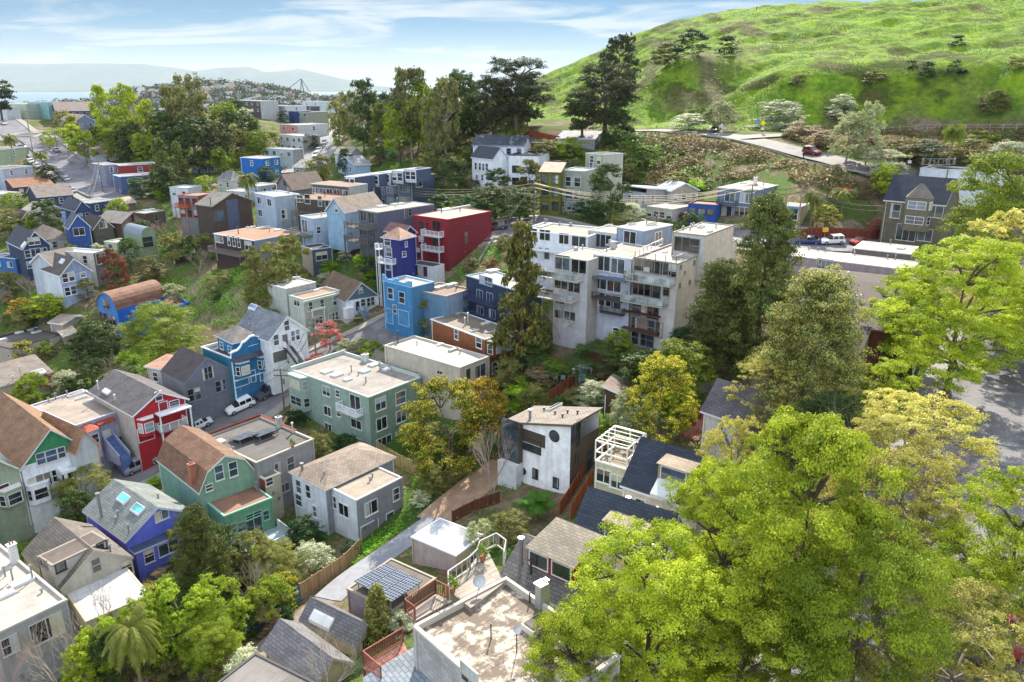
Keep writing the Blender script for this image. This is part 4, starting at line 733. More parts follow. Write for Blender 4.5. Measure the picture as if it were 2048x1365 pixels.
mb = MB(); mb.box(b15.b-.3,-1.6,-3,b15.b-.1,-1.4,4.6); s,_=onface(b15,'R',309,830); mb.box(s,-1.6,-3,s+.16,-1.44,4.6); mb.box(s,-1.7,4.6,b15.b,-.01,4.8); put('porch_posts', mb.mesh('porch_posts', mat('trim','e0e2e6')), b15.root)
b16 = H('house', 'slate grey gabled house between the red and blue Victorians', (370,767), (322,747), (465,742), 6.2, 42.8, roof='gable', rise=3.1, axis='u', wl='83838c', wr='6f737e', gc='75798a', rc='433c40', tr='7b7f8c', ov=.12, Wn=[('R',410,748,.9,1.9),('R',421,744,.9,1.9),('R',377,792,.9,1.9),('R',395,787,.9,1.9),('R',436,773,.8,1.7),('R',446,769,.8,1.7)])
b16b = H('house_annex', 'small brown-roofed white annex behind the slate grey gable', (322,738), (300,722), (362,712), 4.6, 43, roof='shed', rise=.5, axis='u', wl='c9c6bd', rc='a07c68', cat='annex', auto='L:1x1')
b17 = H('house', 'turquoise blue Victorian with scalloped white-trimmed false front', (462,716), (402,692), (551,690), 6.3, 40.4, wl='2f7f98', wr='2b6f9c', rc='53545c', tr='d5dade', par=.5, clr='2b6f9c', Wn=[('R',481,760,2.4,2.0,'garage'),('R',506,752,.8,1.9,'door'),('R',532,745,2.3,2.2,'garage')])
# false front
s1_ = b17.b; pf = [(0,6.2),(0,7.1),(.06,7.25),(.15,7.3),(.22,7.7),(.27,8.3),(.33,8.4),(.38,8.6),(.45,8.95),(.55,8.95),(.62,8.6),(.67,8.4),(.73,8.3),(.78,7.7),(.85,7.3),(.94,7.25),(1,7.1),(1,6.2)]
mb = MB(); m2 = MB(); fr = [(u_*s1_, z_) for u_, z_ in pf]
mb.quad([(x_,-.12,z_) for x_,z_ in fr]); mb.quad([(x_,.12,z_) for x_,z_ in fr][::-1])
for (a_,c_),(e_,d_) in zip(fr[:-1], fr[1:]): m2.quad([(a_,-.2,c_+.1),(e_,-.2,d_+.1),(e_,.2,d_+.1),(a_,.2,c_+.1)]); m2.quad([(a_,-.2,c_+.1),(e_,-.2,d_+.1),(e_,-.2,d_-.14),(a_,-.2,c_-.14)])
put('false_front', mb.mesh('false_front', mat('siding','2b6f9c')), b17.root); put('false_front_trim', m2.mesh('false_front_trim', mat('trim','d8dde2')), b17.root)
mb = MB(); mb.quad([(-.1,-.14,6.3),(s1_+.1,-.14,6.3),(s1_+.1,-.9,5.7),(-.1,-.9,5.7)]); put('front_eave', mb.mesh('front_eave', mat('shingle','4a4e58')), b17.root)
window(b17,'R',s1_*.5,7.9,1.5,.7)
sub(b17,'R',470,500,735,.8,5.3,2.8,'2b6f9c','e0e3e6'); sub(b17,'R',514,544,722,.8,5.3,2.8,'2b6f9c','e0e3e6')
mb = MB(); mb.box(0,-.16,2.3,s1_,-.02,2.5); mb.box(-.05,-.1,-3,.14,-.01,5.6); mb.box(s1_-.14,-.1,-3,s1_+.05,-.01,5.6); put('trim_band', mb.mesh('trim_band', mat('trim','d8dde2')), b17.root)
b17p = H('upper_storey', 'blue hip-roofed rooftop storey behind the scalloped false front', (466,685), (434,668), (520,672), 2.3, 38.6, roof='hip', rise=1.6, wl='2f7fae', rc='77706c', tr='d5dade', auto='L:1x2/1.1/1.1 R:1x1/.9/.6', cat='upper storey', fnd=2)
b18 = H('house', 'white gabled cottage with three skylights and front stairs', (537,680), (474,650), (613,655), 5.4, 38.2, roof='gable', rise=3.1, axis='u', wl='dde2e8', wr='eaedf0', gc='e6eaee', rc='6c747c', tr='dfe3e6', ov=.4, it=[('sky',488,628,.7,2.0,'556a8e'),('sky',496,630,.7,2.0,'556a8e'),('sky',504,633,.7,2.0,'556a8e'),('vent',478,640,1.0)], Wn=[('R',573,651,.9,1.6),('R',552,680,.9,1.7),('R',570,681,1.0,2.1,'door'),('R',586,672,.7,1.7),('R',595,669,.7,1.7),('R',560,712,2.6,1.8,'garage')], clr='6d6a68')
b19b = H('house', 'tall pale grey box house behind the cornice house', (572,577), (534,562), (631,560), 8.2, 35.2, wl='b7bdb4', wr='a9aca6', rc='cfc9bf', tr='cdd0ca', it=[('hatch',596,556,1.4,1.0,.4),('vent',602,552,.8)], par=.2)
b19 = H('house', 'pale sage two-storey house with cornice and white front steps', (607,598), (577,586), (681,578), 7.0, 36.4, wl='b9c0b5', wr='a9b0a2', rc='b58a70', tr='c9cfc4', par=.3, clr='35505a', Wn=[('R',621,613,.8,1.7),('R',644,608,.8,1.7),('R',669,601,.8,1.7),('R',616,618,.3,.8),('R',638,645,1.6,2.1,'slide'),('R',660,636,.6,1.6),('R',666,634,.6,1.6),('R',673,632,.6,1.6),('L',594,606,1.7,1.0)], it=[('sky',622,579,1.3,1.0,'e0e0dc')])
mb = MB(); mb.box(-.25,-.45,6.5,b19.b+.25,-.07,6.72); mb.box(-.2,-.3,6.2,b19.b+.2,-.07,6.35)
for i in range(22): xx = b19.b*(i+.5)/22; mb.box(xx-.06,-.38,6.35,xx+.06,-.07,6.5)
put('cornice', mb.mesh('cornice', mat('trim','c4cbbf')), b19.root)
def stairs(b, face, px, py, w, n, c='9aa0a4', rc='e2e4e6', rise=.19, run=.28, ztop=None, turn=0):
    s, z = onface(b, face, px, py); z = ztop if ztop is not None else z; mb = MB(); m2 = MB()
    for i in range(n): mb.box(s-w/2, -run*(i+1)-.9, z-rise*(i+1)-.5, s+w/2, -run*i-.9, z-rise*i)
    mb.box(s-w/2,-.9,z-.3,s+w/2,-.01,z)
    for e in (-w/2, w/2-.06):
        m2.quad([(s+e,-.9,z+1.0),(s+e,-.9-run*n,z+1.0-rise*n),(s+e,-.9-run*n,z+.9-rise*n),(s+e,-.9,z+.9)]); m2.box(s+e,-.9,z,s+e+.06,-.02,z+.98,skip='')
        for i in range(0, n, 1): m2.box(s+e,-run*(i+.5)-.93,z-rise*i-.1,s+e+.05,-run*(i+.5)-.88,z+.92-rise*(i+.5))
    if face == 'L':
        for q in (mb, m2): q.v = [(yy, xx, zz) for xx, yy, zz in q.v]
    o = put('front_stairs', mb.mesh('front_stairs', mat('concrete', c)), b.root); put('railing', m2.mesh('railing', mat('trim', rc)), o)
stairs(b18,'R',572,692,1.2,11,'4a4a50'); stairs(b19,'R',636,658,1.2,12,'6a625c')
mb = MB(); s,_=onface(b19,'R',636,640); mb.box(s-1.5,-.5,4.5,s+1.6,-.01,4.8); mb.box(s-1.4,-.4,1.9,s-1.2,-.2,4.5); mb.box(s+1.2,-.4,1.9,s+1.4,-.2,4.5); put('door_hood', mb.mesh('door_hood', mat('trim','d0d5cb')), b19.root)
b20 = H('house', 'white cottage with slate blue gable and mossy brown roof', (691,602), (639,569), (756,587), 4.6, 37.4, roof='gable', rise=2.9, axis='u', wl='b7bcc0', wr='e2e5e8', gc='5a6f7c', rc='6a5848', tr='a9b4ba', ov=.35, Wn=[('R',721,580,.7,.9),('R',715,612,.7,1.7,'door'),('R',727,605,1.0,1.3),('R',737,604,.6,1.5),('R',745,602,.6,1.5)], clr='1d2126')
sub(b20,'R',686,708,618,.9,3.4,1.4,'ced2d6'); stairs(b20,'R',722,622,1.3,12,'6b8098','8fa2b4')
b21 = H('apartment_building', 'sky blue building with crenellated white-trimmed parapet', (823,574), (765,558), (868,561), 7.4, 32.2, wl='3f7fb0', wr='4f82a8', rc='b3aca4', tr='9fc0d8', cat='apartment building', Wn=[('L',782,587,1.4,1.9),('L',804,595,1.4,1.9),('L',790,618,.9,1.4),('L',780,632,1.5,2.6,'garage'),('L',808,636,2.6,2.6,'garage')], clr='4a86b4')
mb = MB()
for f0, f1, zz in ((0,.12,1.0),(.12,.2,.75),(.2,.45,.5),(.45,.55,.95),(.55,.62,.7),(.62,.85,.45),(.85,.92,.7),(.92,1,1.1)): mb.box(-.08,b21.a*f0,7.35,.18,b21.a*f1,7.35+zz)
put('parapet', mb.mesh('parapet', mat('trim','5a96c4')), b21.root)
b22 = H('house', 'light blue sided building with patchy brown roof near the crenellated one', (893,592), (828,577), (944,575), 7, 33.4, wl='5d7f9c', wr='8fa3bc', rc='8d7565', tr='a8988a', it=[('hatch',905,572,2.4,1.0,.5),('hatch',880,577,2.6,.8,.4),('vent',912,580,.7),('vent',925,572,.6)])
b23 = H('apartment_building', 'navy blue building with stacked balconies behind the redwood', (1030,580), (932,540), (1085,560), 9.5, 31, wl='2c3a55', wr='3a4354', rc='bdb4a8', tr='8da0b4', par=.2, cat='apartment building', Wn=[('L',972,561,3.4,1.3),('L',960,592,1.6,2.0,'slide'),('L',980,598,1.6,2.0,'slide'),('L',961,620,1.8,1.3),('L',985,628,1.6,1.4)], it=[('hatch',965,535,2.2,1.6,.4)])
deck(b23,'L',938,1000,597,1.5,6.0,'27334c',1.0,'34435f',legs=False); deck(b23,'L',938,1000,597,1.5,3.1,'27334c',1.0,'34435f',legs=False)
b24 = H('house', 'brown shingled house with white corner windows by the redwood trunk', (970,678), (861,641), (1035,664), 6.2, 37, wl='8a5636', wr='8d5a3a', rc='8d8172', tr='d9dcdc', par=.08, Wn=[('L',913,668,.9,1.7),('L',958,685,1.3,1.7),('R',990,735,1.2,1.8),('R',1012,728,2.4,1.6)], it=[('sky',972,648,1.6,.7,'b7ad9e'),('sky',949,662,1.5,.7,'4b443e'),('sky',980,664,1.7,.7,'4b443e'),('sky',1014,657,1.4,.6,'9c5b42'),('vent',936,645,1.6,'cfcfcf'),('vent',930,650,1.2,'cfcfcf'),('hatch',915,628,1.0,.6,.3)])
sub(b24,'R',973,1028,690,1.2,5.9,3.4,'8a5636','e3e5e5')
b25 = H('house', 'beige flat-roofed house with bright white roof and planted balcony', (920,735), (768,690), (979,712), 5.4, 39, wl='b5ae9e', wr='b0a898', rc='cfc9c0', tr='b7b1a6', par=.35, wk='wall', clr='3a3632', Wn=[('R',960,742,2.4,2.0),('R',936,750,1.0,2.0,'door'),('L',880,745,1.0,.5)], it=[('vent',787,684,2.0,'4a484a'),('hatch',907,701,2.0,.6,.35),('vent',920,706,.5,'9a7a64'),('sky',882,690,1.2,.6),('vent',834,690,.5)])
b26 = H('shed', 'low mossy-roofed shed between green block and beige house', (820,738), (745,716), (842,726), 2.4, 42, roof='gable', rise=1.0, axis='u', wl='6d7366', rc='6d695a', cat='shed')

b54 = H('garage', 'detached white garage with pinkish walls by the alley', (912,1111), (822,1075), (968,1072), 3.2, 46.6, wl='b3a3a0', wr='b8aa90', rc='cdd0d6', tr='e2e4e8', wk='wall', par=.06, cat='garage', Wn=[('R',945,1110,.8,.8)])
b55 = H('garage', 'grey block garage with a large tilted solar array on top', (786,1222), (694,1174), (872,1153), 3.1, 46.4, wl='8d8790', wr='6f6a66', rc='7d7368', tr='988e82', wk='block', par=.1, cat='garage', it=[])
P_ = [loc(b55,707,1162,3.75), loc(b55,784,1203,4.4), loc(b55,846,1162,4.4), loc(b55,772,1126,3.75)]
P_ = [np.array(p) for p in P_]
for i in range(6):
    for j in range(3):
        def bl(s, t): return tuple(P_[0]*(1-s)*(1-t)+P_[3]*s*(1-t)+P_[2]*s*t+P_[1]*(1-s)*t)
        s0_, s1_, t0_, t1_ = i/6+.002, (i+1)/6-.002, j/3+.004, (j+1)/3-.004; mq = MB(); q = [bl(s0_,t0_),bl(s1_,t0_),bl(s1_,t1_),bl(s0_,t1_)]; mq.quad(q); mq.quad([(a_,c_,d_-.05) for a_,c_,d_ in q]); put('solar_panel', mq.mesh('solar_panel', mat('solar','2b3444')), b55.root)
mb = MB()
for t in (.33,.66): mb.tube(Vector(bl(0,t))-Vector((0,0,.1)), Vector(bl(1,t))-Vector((0,0,.1)), .06, n=4)
for s in (.05,.5,.95):
    for t in (.08,.92): p_ = bl(s,t); mb.box(p_[0]-.04,p_[1]-.04,3.0,p_[0]+.04,p_[1]+.04,p_[2]-.06)
for t in (.08,.92): mb.tube(Vector(bl(.05,t))-Vector((0,0,.3)), Vector(bl(.95,t))-Vector((0,0,.3)), .04, n=4)
put('panel_rack', mb.mesh('panel_rack', mat('metal','b0b2b4')), b55.root)
bw = H('house', 'white and grey two-storey house with garage door by the alley', (712,1000), (656,973), (805,954), 6.3, 47.1, wl='e2e9f2', wr='9596a0', rc='b3a595', tr='d5d8da', par=.15, Wn=[('R',742,1015,1.9,1.7),('R',792,988,1.0,1.6),('R',780,1037,1.2,1.7),('R',739,1062,2.7,2.2,'garage'),('L',667,1003,1.2,1.6),('L',688,1020,1.8,1.6),('L',660,1000,.7,1.6)], clr='8f9096', it=[('vent',740,962,.5),('vent',745,955,.5)])
bw2 = H('house', 'hip-roofed front part of the white and grey two-storey house', (651,977), (583,949), (788,918), 5.8, 46.8, roof='hip', rise=1.5, wl='e2e9f2', wr='9596a0', rc='8b7d71', tr='d5d8da', ov=.3, Wn=[('L',598,973,1.0,1.8),('L',617,983,.9,1.8),('L',631,1023,.8,1.5),('L',598,1000,1.3,1.6)], it=[('vent',649,958,1.0),('flue',605,945,1.2)])
b56 = H('shed', 'grey gabled garage with a long ridge skylight below the solar garage', (710,1290), (606,1247), (753,1265), 2.9, 47.6, roof='gable', rise=1.3, axis='u', wl='b5ab90', rc='6f6d6f', tr='9a968e', cat='garage', it=[('sky',640,1240,.8,2.6,'d5d5d0')], Wn=[('R',735,1295,1.0,1.9,'dark')])
b57 = H('shed', 'grey gabled garage in the middle of the three by the alley', (628,1372), (530,1308), (700,1335), 2.9, 46.8, roof='gable', rise=1.6, axis='u', wl='b5ab90', rc='727072', tr='9a968e', cat='garage')
b58 = H('shed', 'flat grey garage roof at the bottom edge below two gabled garages', (560,1440), (428,1372), (640,1372), 2.7, 46.3, wl='a39c92', rc='8f8a86', tr='4a484a', cat='garage', par=.1)
b59 = H('house', 'small grey-roofed corner of a house at the bottom photo edge', (790,1420), (742,1372), (900,1370), 4, 34.5, wl='c9c5ba', rc='7f8790', roof='shed', rise=.5, axis='u')
b52 = H('house', 'charcoal shingle roof with white siding beside the tall magnolia', (1480,845), (1407,802), (1530,790), 5.5, 33.2, roof='gable', rise=2.8, axis='u', wl='c3bfb6', wr='bdb8b0', rc='5d5a5d', tr='d0ccc4', auto='L:1x1/.6/.6')
b53 = H('shed', 'brown shingled garage roof beside the parked red car', (1257,795), (1209,785), (1275,768), 2.3, 39, roof='shed', rise=1.0, axis='v', wl='4a3c34', rc='7a6a60', cat='garage')
b51 = H('house', 'long dark brown shingled house with skylight and tall flue', (1768,662), (1560,640), (1800,585), 5.5, 28.4, roof='gable', rise=2.2, axis='u', wl='6b3a30', wr='6b5a4c', rc='3f332e', tr='6a5a50', it=[('flue',1705,630,2.6),('sky',1678,606,2.4,1.4,'c9cdcb'),('vent',1630,552,.8,'b08a78'),('vent',1660,552,.8,'d0ccc4'),('vent',1695,558,.8,'d0ccc4'),('vent',1685,565,.7,'d0ccc4'),('vent',1720,600,1.0,'d0ccc4')])
b51b = H('house', 'dark shingle roof with tan gable end by the street', (1708,725), (1600,700), (1752,648), 5.0, 30.5, roof='gable', rise=2.6, axis='u', wl='a39a78', wr='b0a680', gc='a8a080', rc='3a3635', tr='cfc6a0', auto='R:1x2', it=[('vent',1697,663,.6)])
# ------------------------------------------------------------ big stepped apartments
bc = H('apartment_building', 'tall beige stepped apartment block with glass balconies on five floors', (1356,527), (1267,516), (1474,481), 13, 24.4, wl='c6c2bc', wr='dccdb8', rc='c9bfb2', tr='8f8a84', wk='wall', par=.3, cat='apartment building',  # side wall (wr) colour lightened to stand for grazing sun
  Wn=[('L',1284,529,2.6,1.9),('L',1304,533,2.6,1.9),('L',1326,536,2.6,1.9),('L',1346,540,1.2,2.0),('L',1281,575,3.0,2.2,'slide'),('L',1305,580,2.6,2.2,'slide'),('L',1333,578,.9,2.0),('L',1266,613,2.4,2.6),('L',1300,620,2.8,2.6),('L',1256,645,.9,2.2),('L',1267,647,1.1,2.2),('L',1283,651,1.3,2.2),('L',1301,655,1.3,2.2),('L',1318,659,1.1,2.2),('L',1254,672,.8,2.2,'dark'),('L',1270,674,1.1,2.2),('L',1285,677,1.2,2.2),('L',1300,681,1.2,2.2),('R',1388,525,.5,.5),('R',1361,534,.5,.5),('R',1379,564,.5,.5),('R',1403,559,.5,1.8,'dark'),('R',1359,571,.5,.5),('R',1369,545,.3,.3)], it=[('chim',1368,510,1.6,'c3bdb0'),('sky',1330,505,1.2,.6,'c3bdb2')])
deck(bc,'L',1262,1352,555,1.9,9.9,'a39f99',1.0,'a9a6a0',glass=True,legs=False); deck(bc,'L',1254,1338,590,2.1,6.7,'a39f99',1.0,'a9a6a0',glass=True,legs=False)
s0,_=onface(bc,'L',1250,620); s1,_=onface(bc,'L',1322,630); mb = MB(); mb.box(-1.0,min(s0,s1),4.55,-.02,max(s0,s1),4.75); mb.box(-1.0,min(s0,s1),1.95,-.02,max(s0,s1),2.15); mb.box(-1.0,min(s0,s1),2.15,-.85,min(s0,s1)+.2,4.55); put('bay_frame', mb.mesh('bay_frame', mat('wood','5c3a30')), bc.root)
bcp = H('penthouse', 'set-back beige penthouse with roof vents above the tallest block', (1411,471), (1345,464), (1468,451), 3.0, 21.2, wl='bcbebc', wr='dccdb8', rc='b3a798', tr='8b857c', wk='wall', par=.15, cat='penthouse', Wn=[('L',1364,488,2.4,2.1,'slide'),('L',1389,492,1.5,2.1)], it=[('sky',1382,452,1.4,.7,'8a7b70'),('sky',1402,455,1.7,.7,'8a7b70'),('sky',1420,464,1.6,.4,'8a7b70'),('vent',1352,458,.5),('vent',1360,452,.5),('vent',1371,451,.5),('vent',1380,460,.4),('vent',1432,456,.5)])  # penthouse side wall has the same sunlit lightening in its colour
rail_run('railing', [loc(bc,1270,515,13),loc(bc,1352,526,13),loc(bc,1366,520,13)], 1.0, '9a9894', bc.root, 2.0, .05, bars=False, mk='metal')
rail_run('railing', [loc(bc,1270,515,13),loc(bc,1325,489,13)], 1.0, 'c0bcb4', bc.root, 2.0, .05, bars=False, mk='metal')
bb = H('apartment_building', 'middle grey stepped apartment with two rows of sliding doors', (1263,517), (1187,505), (1320,490), 13, 24.6, wl='b4bac8', wr='b0b0b0', rc='a39a90', tr='dfe2e4', wk='wall', par=.1, cat='apartment building',
  Wn=[('L',1208,527,2.4,2.2,'slide'),('L',1235,532,2.4,2.2,'slide'),('L',1198,563,2.4,2.2,'slide'),('L',1228,569,2.4,2.2,'slide'),('L',1184,595,3.2,1.9),('L',1227,604,2.6,2.0,'slide'),('L',1232,662,1.0,1.0)], it=[('hatch',1200,493,.6,.8,1.1),('vent',1210,500,.8),('vent',1222,492,.7)])
deck(bb,'L',1176,1262,545,1.9,9.8,'5d6a7c',.15,'5d6a7c',legs=False); deck(bb,'L',1168,1255,580,2.0,6.6,'4a4644',.9,'4a4644',legs=False); deck(bb,'L',1205,1250,615,1.0,4.2,'4a4644',.9,'4a4644',legs=False)
ba = H('apartment_building', 'left stepped apartment with umbrellas on wide balconies', (1176,521), (1108,508), (1230,498), 12.5, 25, wl='bcbcc2', wr='b6b0aa', rc='b0a698', tr='c3bfb8', wk='wall', par=.1, cat='apartment building',
  Wn=[('L',1125,525,2.6,2.2,'slide'),('L',1158,533,2.6,2.0,'slide'),('L',1115,562,2.6,2.2,'slide'),('L',1148,570,2.2,2.2,'slide'),('L',1120,598,1.6,1.4),('L',1118,628,1.6,1.3),('L',1140,632,2.0,1.4)], it=[('vent',1165,498,.6),('hatch',1150,500,.6,.5,.5)])
deck(ba,'L',1095,1168,545,1.9,9.4,'b3aca4',.95,'b3aca4',glass=True,legs=False); deck(ba,'L',1090,1160,580,2.3,6.2,'b3aca4',.95,'b3aca4',glass=True,legs=False)
bd = H('apartment_building', 'white apartment building with long balcony behind the redwood top', (1176,473), (1038,452), (1215,444), 8.6, 24, wl='e0e5ec', wr='bfc4ca', rc='a09586', tr='d9dde2', par=.25, cat='apartment building', ov=.6,
  Wn=[('L',1064,467,2.0,1.8,'slide'),('L',1090,470,2.0,1.8,'slide'),('L',1128,477,1.8,1.8,'slide'),('L',1158,482,2.6,1.8,'slide'),('L',1060,500,2.0,1.3),('L',1081,499,.8,.8),('L',1094,507,1.0,2.0,'door')], clr='4a5560', it=[('hatch',1090,452,5,.9,.2),('vent',1088,440,.8),('vent',1112,442,.7),('vent',1132,446,.5),('vent',1150,450,.5),('vent',1140,452,.5)])
deck(bd,'L',1045,1150,487,1.4,5.6,'d0d4d8',1.0,'e4e8ea',legs=False)
be = H('penthouse', 'white rooftop unit with blue-framed opening between flat roofs', (1233,467), (1177,452), (1262,447), 3.6, 23.6, wl='b7b9c0', wr='b0b2b8', rc='a89c8e', tr='c9c9c6', wk='wall', par=.15, cat='penthouse', Wn=[('L',1206,482,3.2,2.2,'slide')], it=[('sky',1200,450,1.6,.7)], fnd=9)
bf = H('penthouse', 'blue-grey penthouse with balcony and small square window', (1287,461), (1234,454), (1345,450), 4.0, 22.4, wl='8d99ac', wr='7f8ba0', rc='b3a99c', tr='dfe2e4', wk='wall', par=.1, cat='penthouse', Wn=[('L',1260,475,2.4,2.0,'slide'),('R',1316,473,1.8,1.5)], it=[('sky',1262,449,1.6,.9,'5a6468'),('vent',1293,448,1.0,'6a4a40'),('sky',1303,450,1.8,.8,'8a7060'),('vent',1312,449,1.4,'6a4a40')], fnd=6)
deck(bf,'L',1230,1282,490,1.8,1.0,'9aa4b0',.9,'b4bac2',legs=False)
b50 = H('apartment_building', 'long pinkish grey building with bright white roof by the street', (1822,540), (1563,506), (1835,512), 8, 27.2, wl='a89ba0', wr='a89ba0', rc='d6d0c6', tr='d0cabf', wk='wall', par=.1, cat='apartment building', Wn=[('L',1651,530,2.2,1.9),('L',1638,528,.7,1.9)], it=[('vent',1632,492,.5),('vent',1650,494,.5),('vent',1662,497,.7),('vent',1782,512,.6),('vent',1790,520,.8),('vent',1720,503,.5)])
b50b = H('apartment_building', 'second white flat roof with a skylight beside the tan house', (1822,508), (1705,493), (1832,482), 5, 27.4, wl='6a6664', wr='8a8480', rc='d0cbc2', tr='dedad2', wk='wall', par=.1, cat='apartment building', it=[('sky',1802,497,2.4,1.2,'b9bcba'),('vent',1781,488,.8)])
# ------------------------------------------------------------ right-hand row by the upper street
b60 = H('house', 'three-storey tan shingled house with blue-black roof and turret bay', (1890,410), (1771,393), (1930,372), 8.6, 20.9, roof='gable', rise=4.3, axis='u', wl='6f6a58', wr='6a6554', rc='2b3142', tr='c9c6bc', ov=.3, dy=9, Wn=[('L',1791,422,1.7,2.6),('L',1895,425,2.6,2.2),('L',1812,465,3.4,3.0),('L',1850,470,2.4,2.2)])
sub(b60,'L',1812,1868,400,1.4,9.6,3.4,'7a7564','e6e4de',roofed=2.6,rc='77716a')
b61 = H('house', 'white flat house with roof deck railing above the tan house', (1992,345), (1842,333), (2010,330), 4.5, 16.6, dy=8, wl='dde4ee', wr='dde4ee', rc='3a3432', tr='d5dae0', wk='wall', par=.3)
rail_run('railing', [loc(b61,1843,330,5),loc(b61,1909,330,5),loc(b61,1905,322,5),loc(b61,1855,318,5),loc(b61,1843,330,5)], 1.3, 'a9adb0', b61.root, 1.0, .05, mk='metal')
b62 = H('apartment_building', 'blue-grey apartment with mural window and pale flat roof', (1511,381), (1436,375), (1586,363), 8.5, 20.5, wl='6f7f96', wr='74829e', rc='bdb2a2', tr='d0d4d8', par=.1, cat='apartment building', Wn=[('L',1460,394,2.2,1.9),('L',1493,396,2.8,2.0),('L',1453,422,2.4,2.0),('L',1484,424,3.4,2.0)], it=[('chim',1510,368,1.4,'d6d6d4'),('sky',1487,367,2.0,.8,'d0ccc4'),('vent',1535,360,1.6,'c3c3c3'),('vent',1527,371,.8,'7a746c')])
deck(b62,'L',1437,1475,400,1.2,5.2,'5a6472',.9,'5a6472',legs=False)
b63 = H('house', 'pale lilac house with blue cornice band and front stairs', (1602,413), (1530,406), (1640,396), 6.4, 22.5, wl='a8a6b0', wr='b5a892', rc='a38e7c', tr='d9dde2', par=.3, clr='2f3d52', Wn=[('L',1546,425,1.4,2.0),('L',1563,430,1.0,2.4,'door'),('L',1584,428,2.2,2.2),('L',1587,456,1.2,1.5),('R',1620,425,1.0,1.2)], it=[('vent',1572,396,.6),('hatch',1568,394,.8,.6,.4)])
mb = MB(); mb.box(-.3,-.05,5.8,-.02,b63.a+.1,6.2); put('cornice', mb.mesh('cornice', mat('trim','4f86b0')), b63.root); stairs(b63,'L',1565,443,1.2,12,'3f5f94')
b64 = H('house', 'white single-storey storefront house with clerestory and solar panels', (1293,386), (1251,373), (1352,372), 5.4, 22.8, roof='shedr', rise=1.0, axis='u', wl='b4b9c0', wr='a9a6a4', rc='8f939c', tr='d9dcdf', Wn=[('L',1259,398,1.0,2.0),('L',1273,399,1.0,2.0),('L',1287,400,1.0,2.0)], auto='R:1x2')
b64b = H('house', 'pale row house with tilted rooftop solar panels', (1342,382), (1314,375), (1396,380), 5.4, 22.6, roof='gable', rise=1.6, axis='u', wl='b4b9c0', wr='b3a99a', rc='9a9ea6', tr='d9dcdf', auto='L:1x2 R:1x3')
for px_,py_ in ((1312,372),(1337,367),(1382,372)): item(b64 if px_<1330 else b64b, 'solar', px_, py_, 2, 1.6, .3)
b65 = H('house', 'low cream building with planted flat roof below the solar row', (1345,418), (1293,408), (1388,405), 3.8, 25, wl='b3b0a6', rc='b9a28e', tr='cfccc4', auto='L:1x4/1.2/1.2', par=.1)
b66 = H('house', 'cobalt blue shopfront with brown shingled parapet', (1433,410), (1377,404), (1445,398), 4.6, 23.6, wl='1f4f9c', wr='1f4f9c', rc='8d6a58', tr='6b4434', par=.3, wk='wall', auto='L:1x3/1.4/1.0')
# ------------------------------------------------------------ around the red cube
b70 = H('apartment_building', 'crimson red cube apartment block with white rear balconies', (895,439), (827,430), (983,422), 10.6, 24.6, wl='8d2a33', wr='7d2a32', rc='b7ab9c', tr='8f2f38', par=.1, cat='apartment building', Wn=[('L',843,452,1.5,2.0),('L',873,452,2.0,2.0,'slide'),('L',843,481,1.5,2.0),('L',873,483,2.0,2.0,'slide'),('L',855,452,.6,1.2),('L',837,505,1.0,2.0),('L',868,510,2.2,1.9,'garage'),('R',932,475,.9,2.2),('R',930,505,.5,.7),('R',929,448,.3,1.6)], clr='8d2a33', it=[('sky',892,420,3.4,2.0,'d8d6d0'),('vent',883,426,.8,'4a3a34'),('vent',920,423,.6,'4a3a34'),('hatch',945,412,6,.5,.4)])
deck(b70,'L',852,888,467,1.5,7.2,'c9cbce',1.0,'dfe2e4'); deck(b70,'L',852,888,495,1.5,4.2,'c9cbce',1.0,'dfe2e4')
b70g = H('garage', 'white shed with two dark red doors against the red block', (866,534), (818,524), (888,525), 3.2, 32.3, wl='e0e3e6', wr='d0d4d8', rc='3f4248', tr='c9cdd0', par=.02, cat='shed', clr='6a2a30', Wn=[('L',832,540,1.0,2.0,'door'),('L',851,543,1.0,2.0,'door')])
b71 = H('house', 'cobalt Victorian with peaked tan roof and white balconies', (800,478), (766,470), (828,468), 9.0, 26.2, roof='hip', rise=1.7, wl='2c2f6c', wr='2f3278', rc='a5846f', tr='c3c8dc', ov=.4, Wn=[('L',775,482,1.4,1.6),('L',778,504,1.4,1.6),('L',776,528,1.0,2.0),('R',808,508,.9,.9),('R',812,488,.5,.9)])
deck(b71,'L',764,792,515,1.2,4.4,'d0d4d8',.9); deck(b71,'L',757,766,495,1.0,6.8,'d0d4d8',.9)
b71b = H('house', 'maroon-roofed back half of the cobalt Victorian', (806,468), (773,453), (826,459), 8.5, 26.2, roof='gable', rise=1.3, axis='u', wl='2c2f6c', rc='6b4a4e', tr='a8a9b8')
b72 = H('apartment_building', 'slate grey flat building with big rear decks left of the red block', (755,425), (716,415), (868,405), 9.5, 23.6, wl='5d626c', wr='5f6274', rc='a8a49c', tr='83868e', par=.1, cat='apartment building', Wn=[('L',727,432,1.8,2.0,'slide'),('L',743,436,1.8,2.0,'slide'),('L',725,460,1.8,2.0,'slide'),('L',745,464,1.6,2.0,'slide'),('R',820,424,.8,1.4),('R',810,427,.4,1.8)], it=[('sky',756,412,2.2,1.4,'e0deda'),('sky',783,407,3.0,1.5,'9fb5ae'),('vent',795,410,1.4)])
deck(b72,'L',705,752,450,2.2,6.2,'5a5650',1.0,'6a665e'); deck(b72,'L',705,752,478,2.2,3.4,'5a5650',1.0,'6a665e')
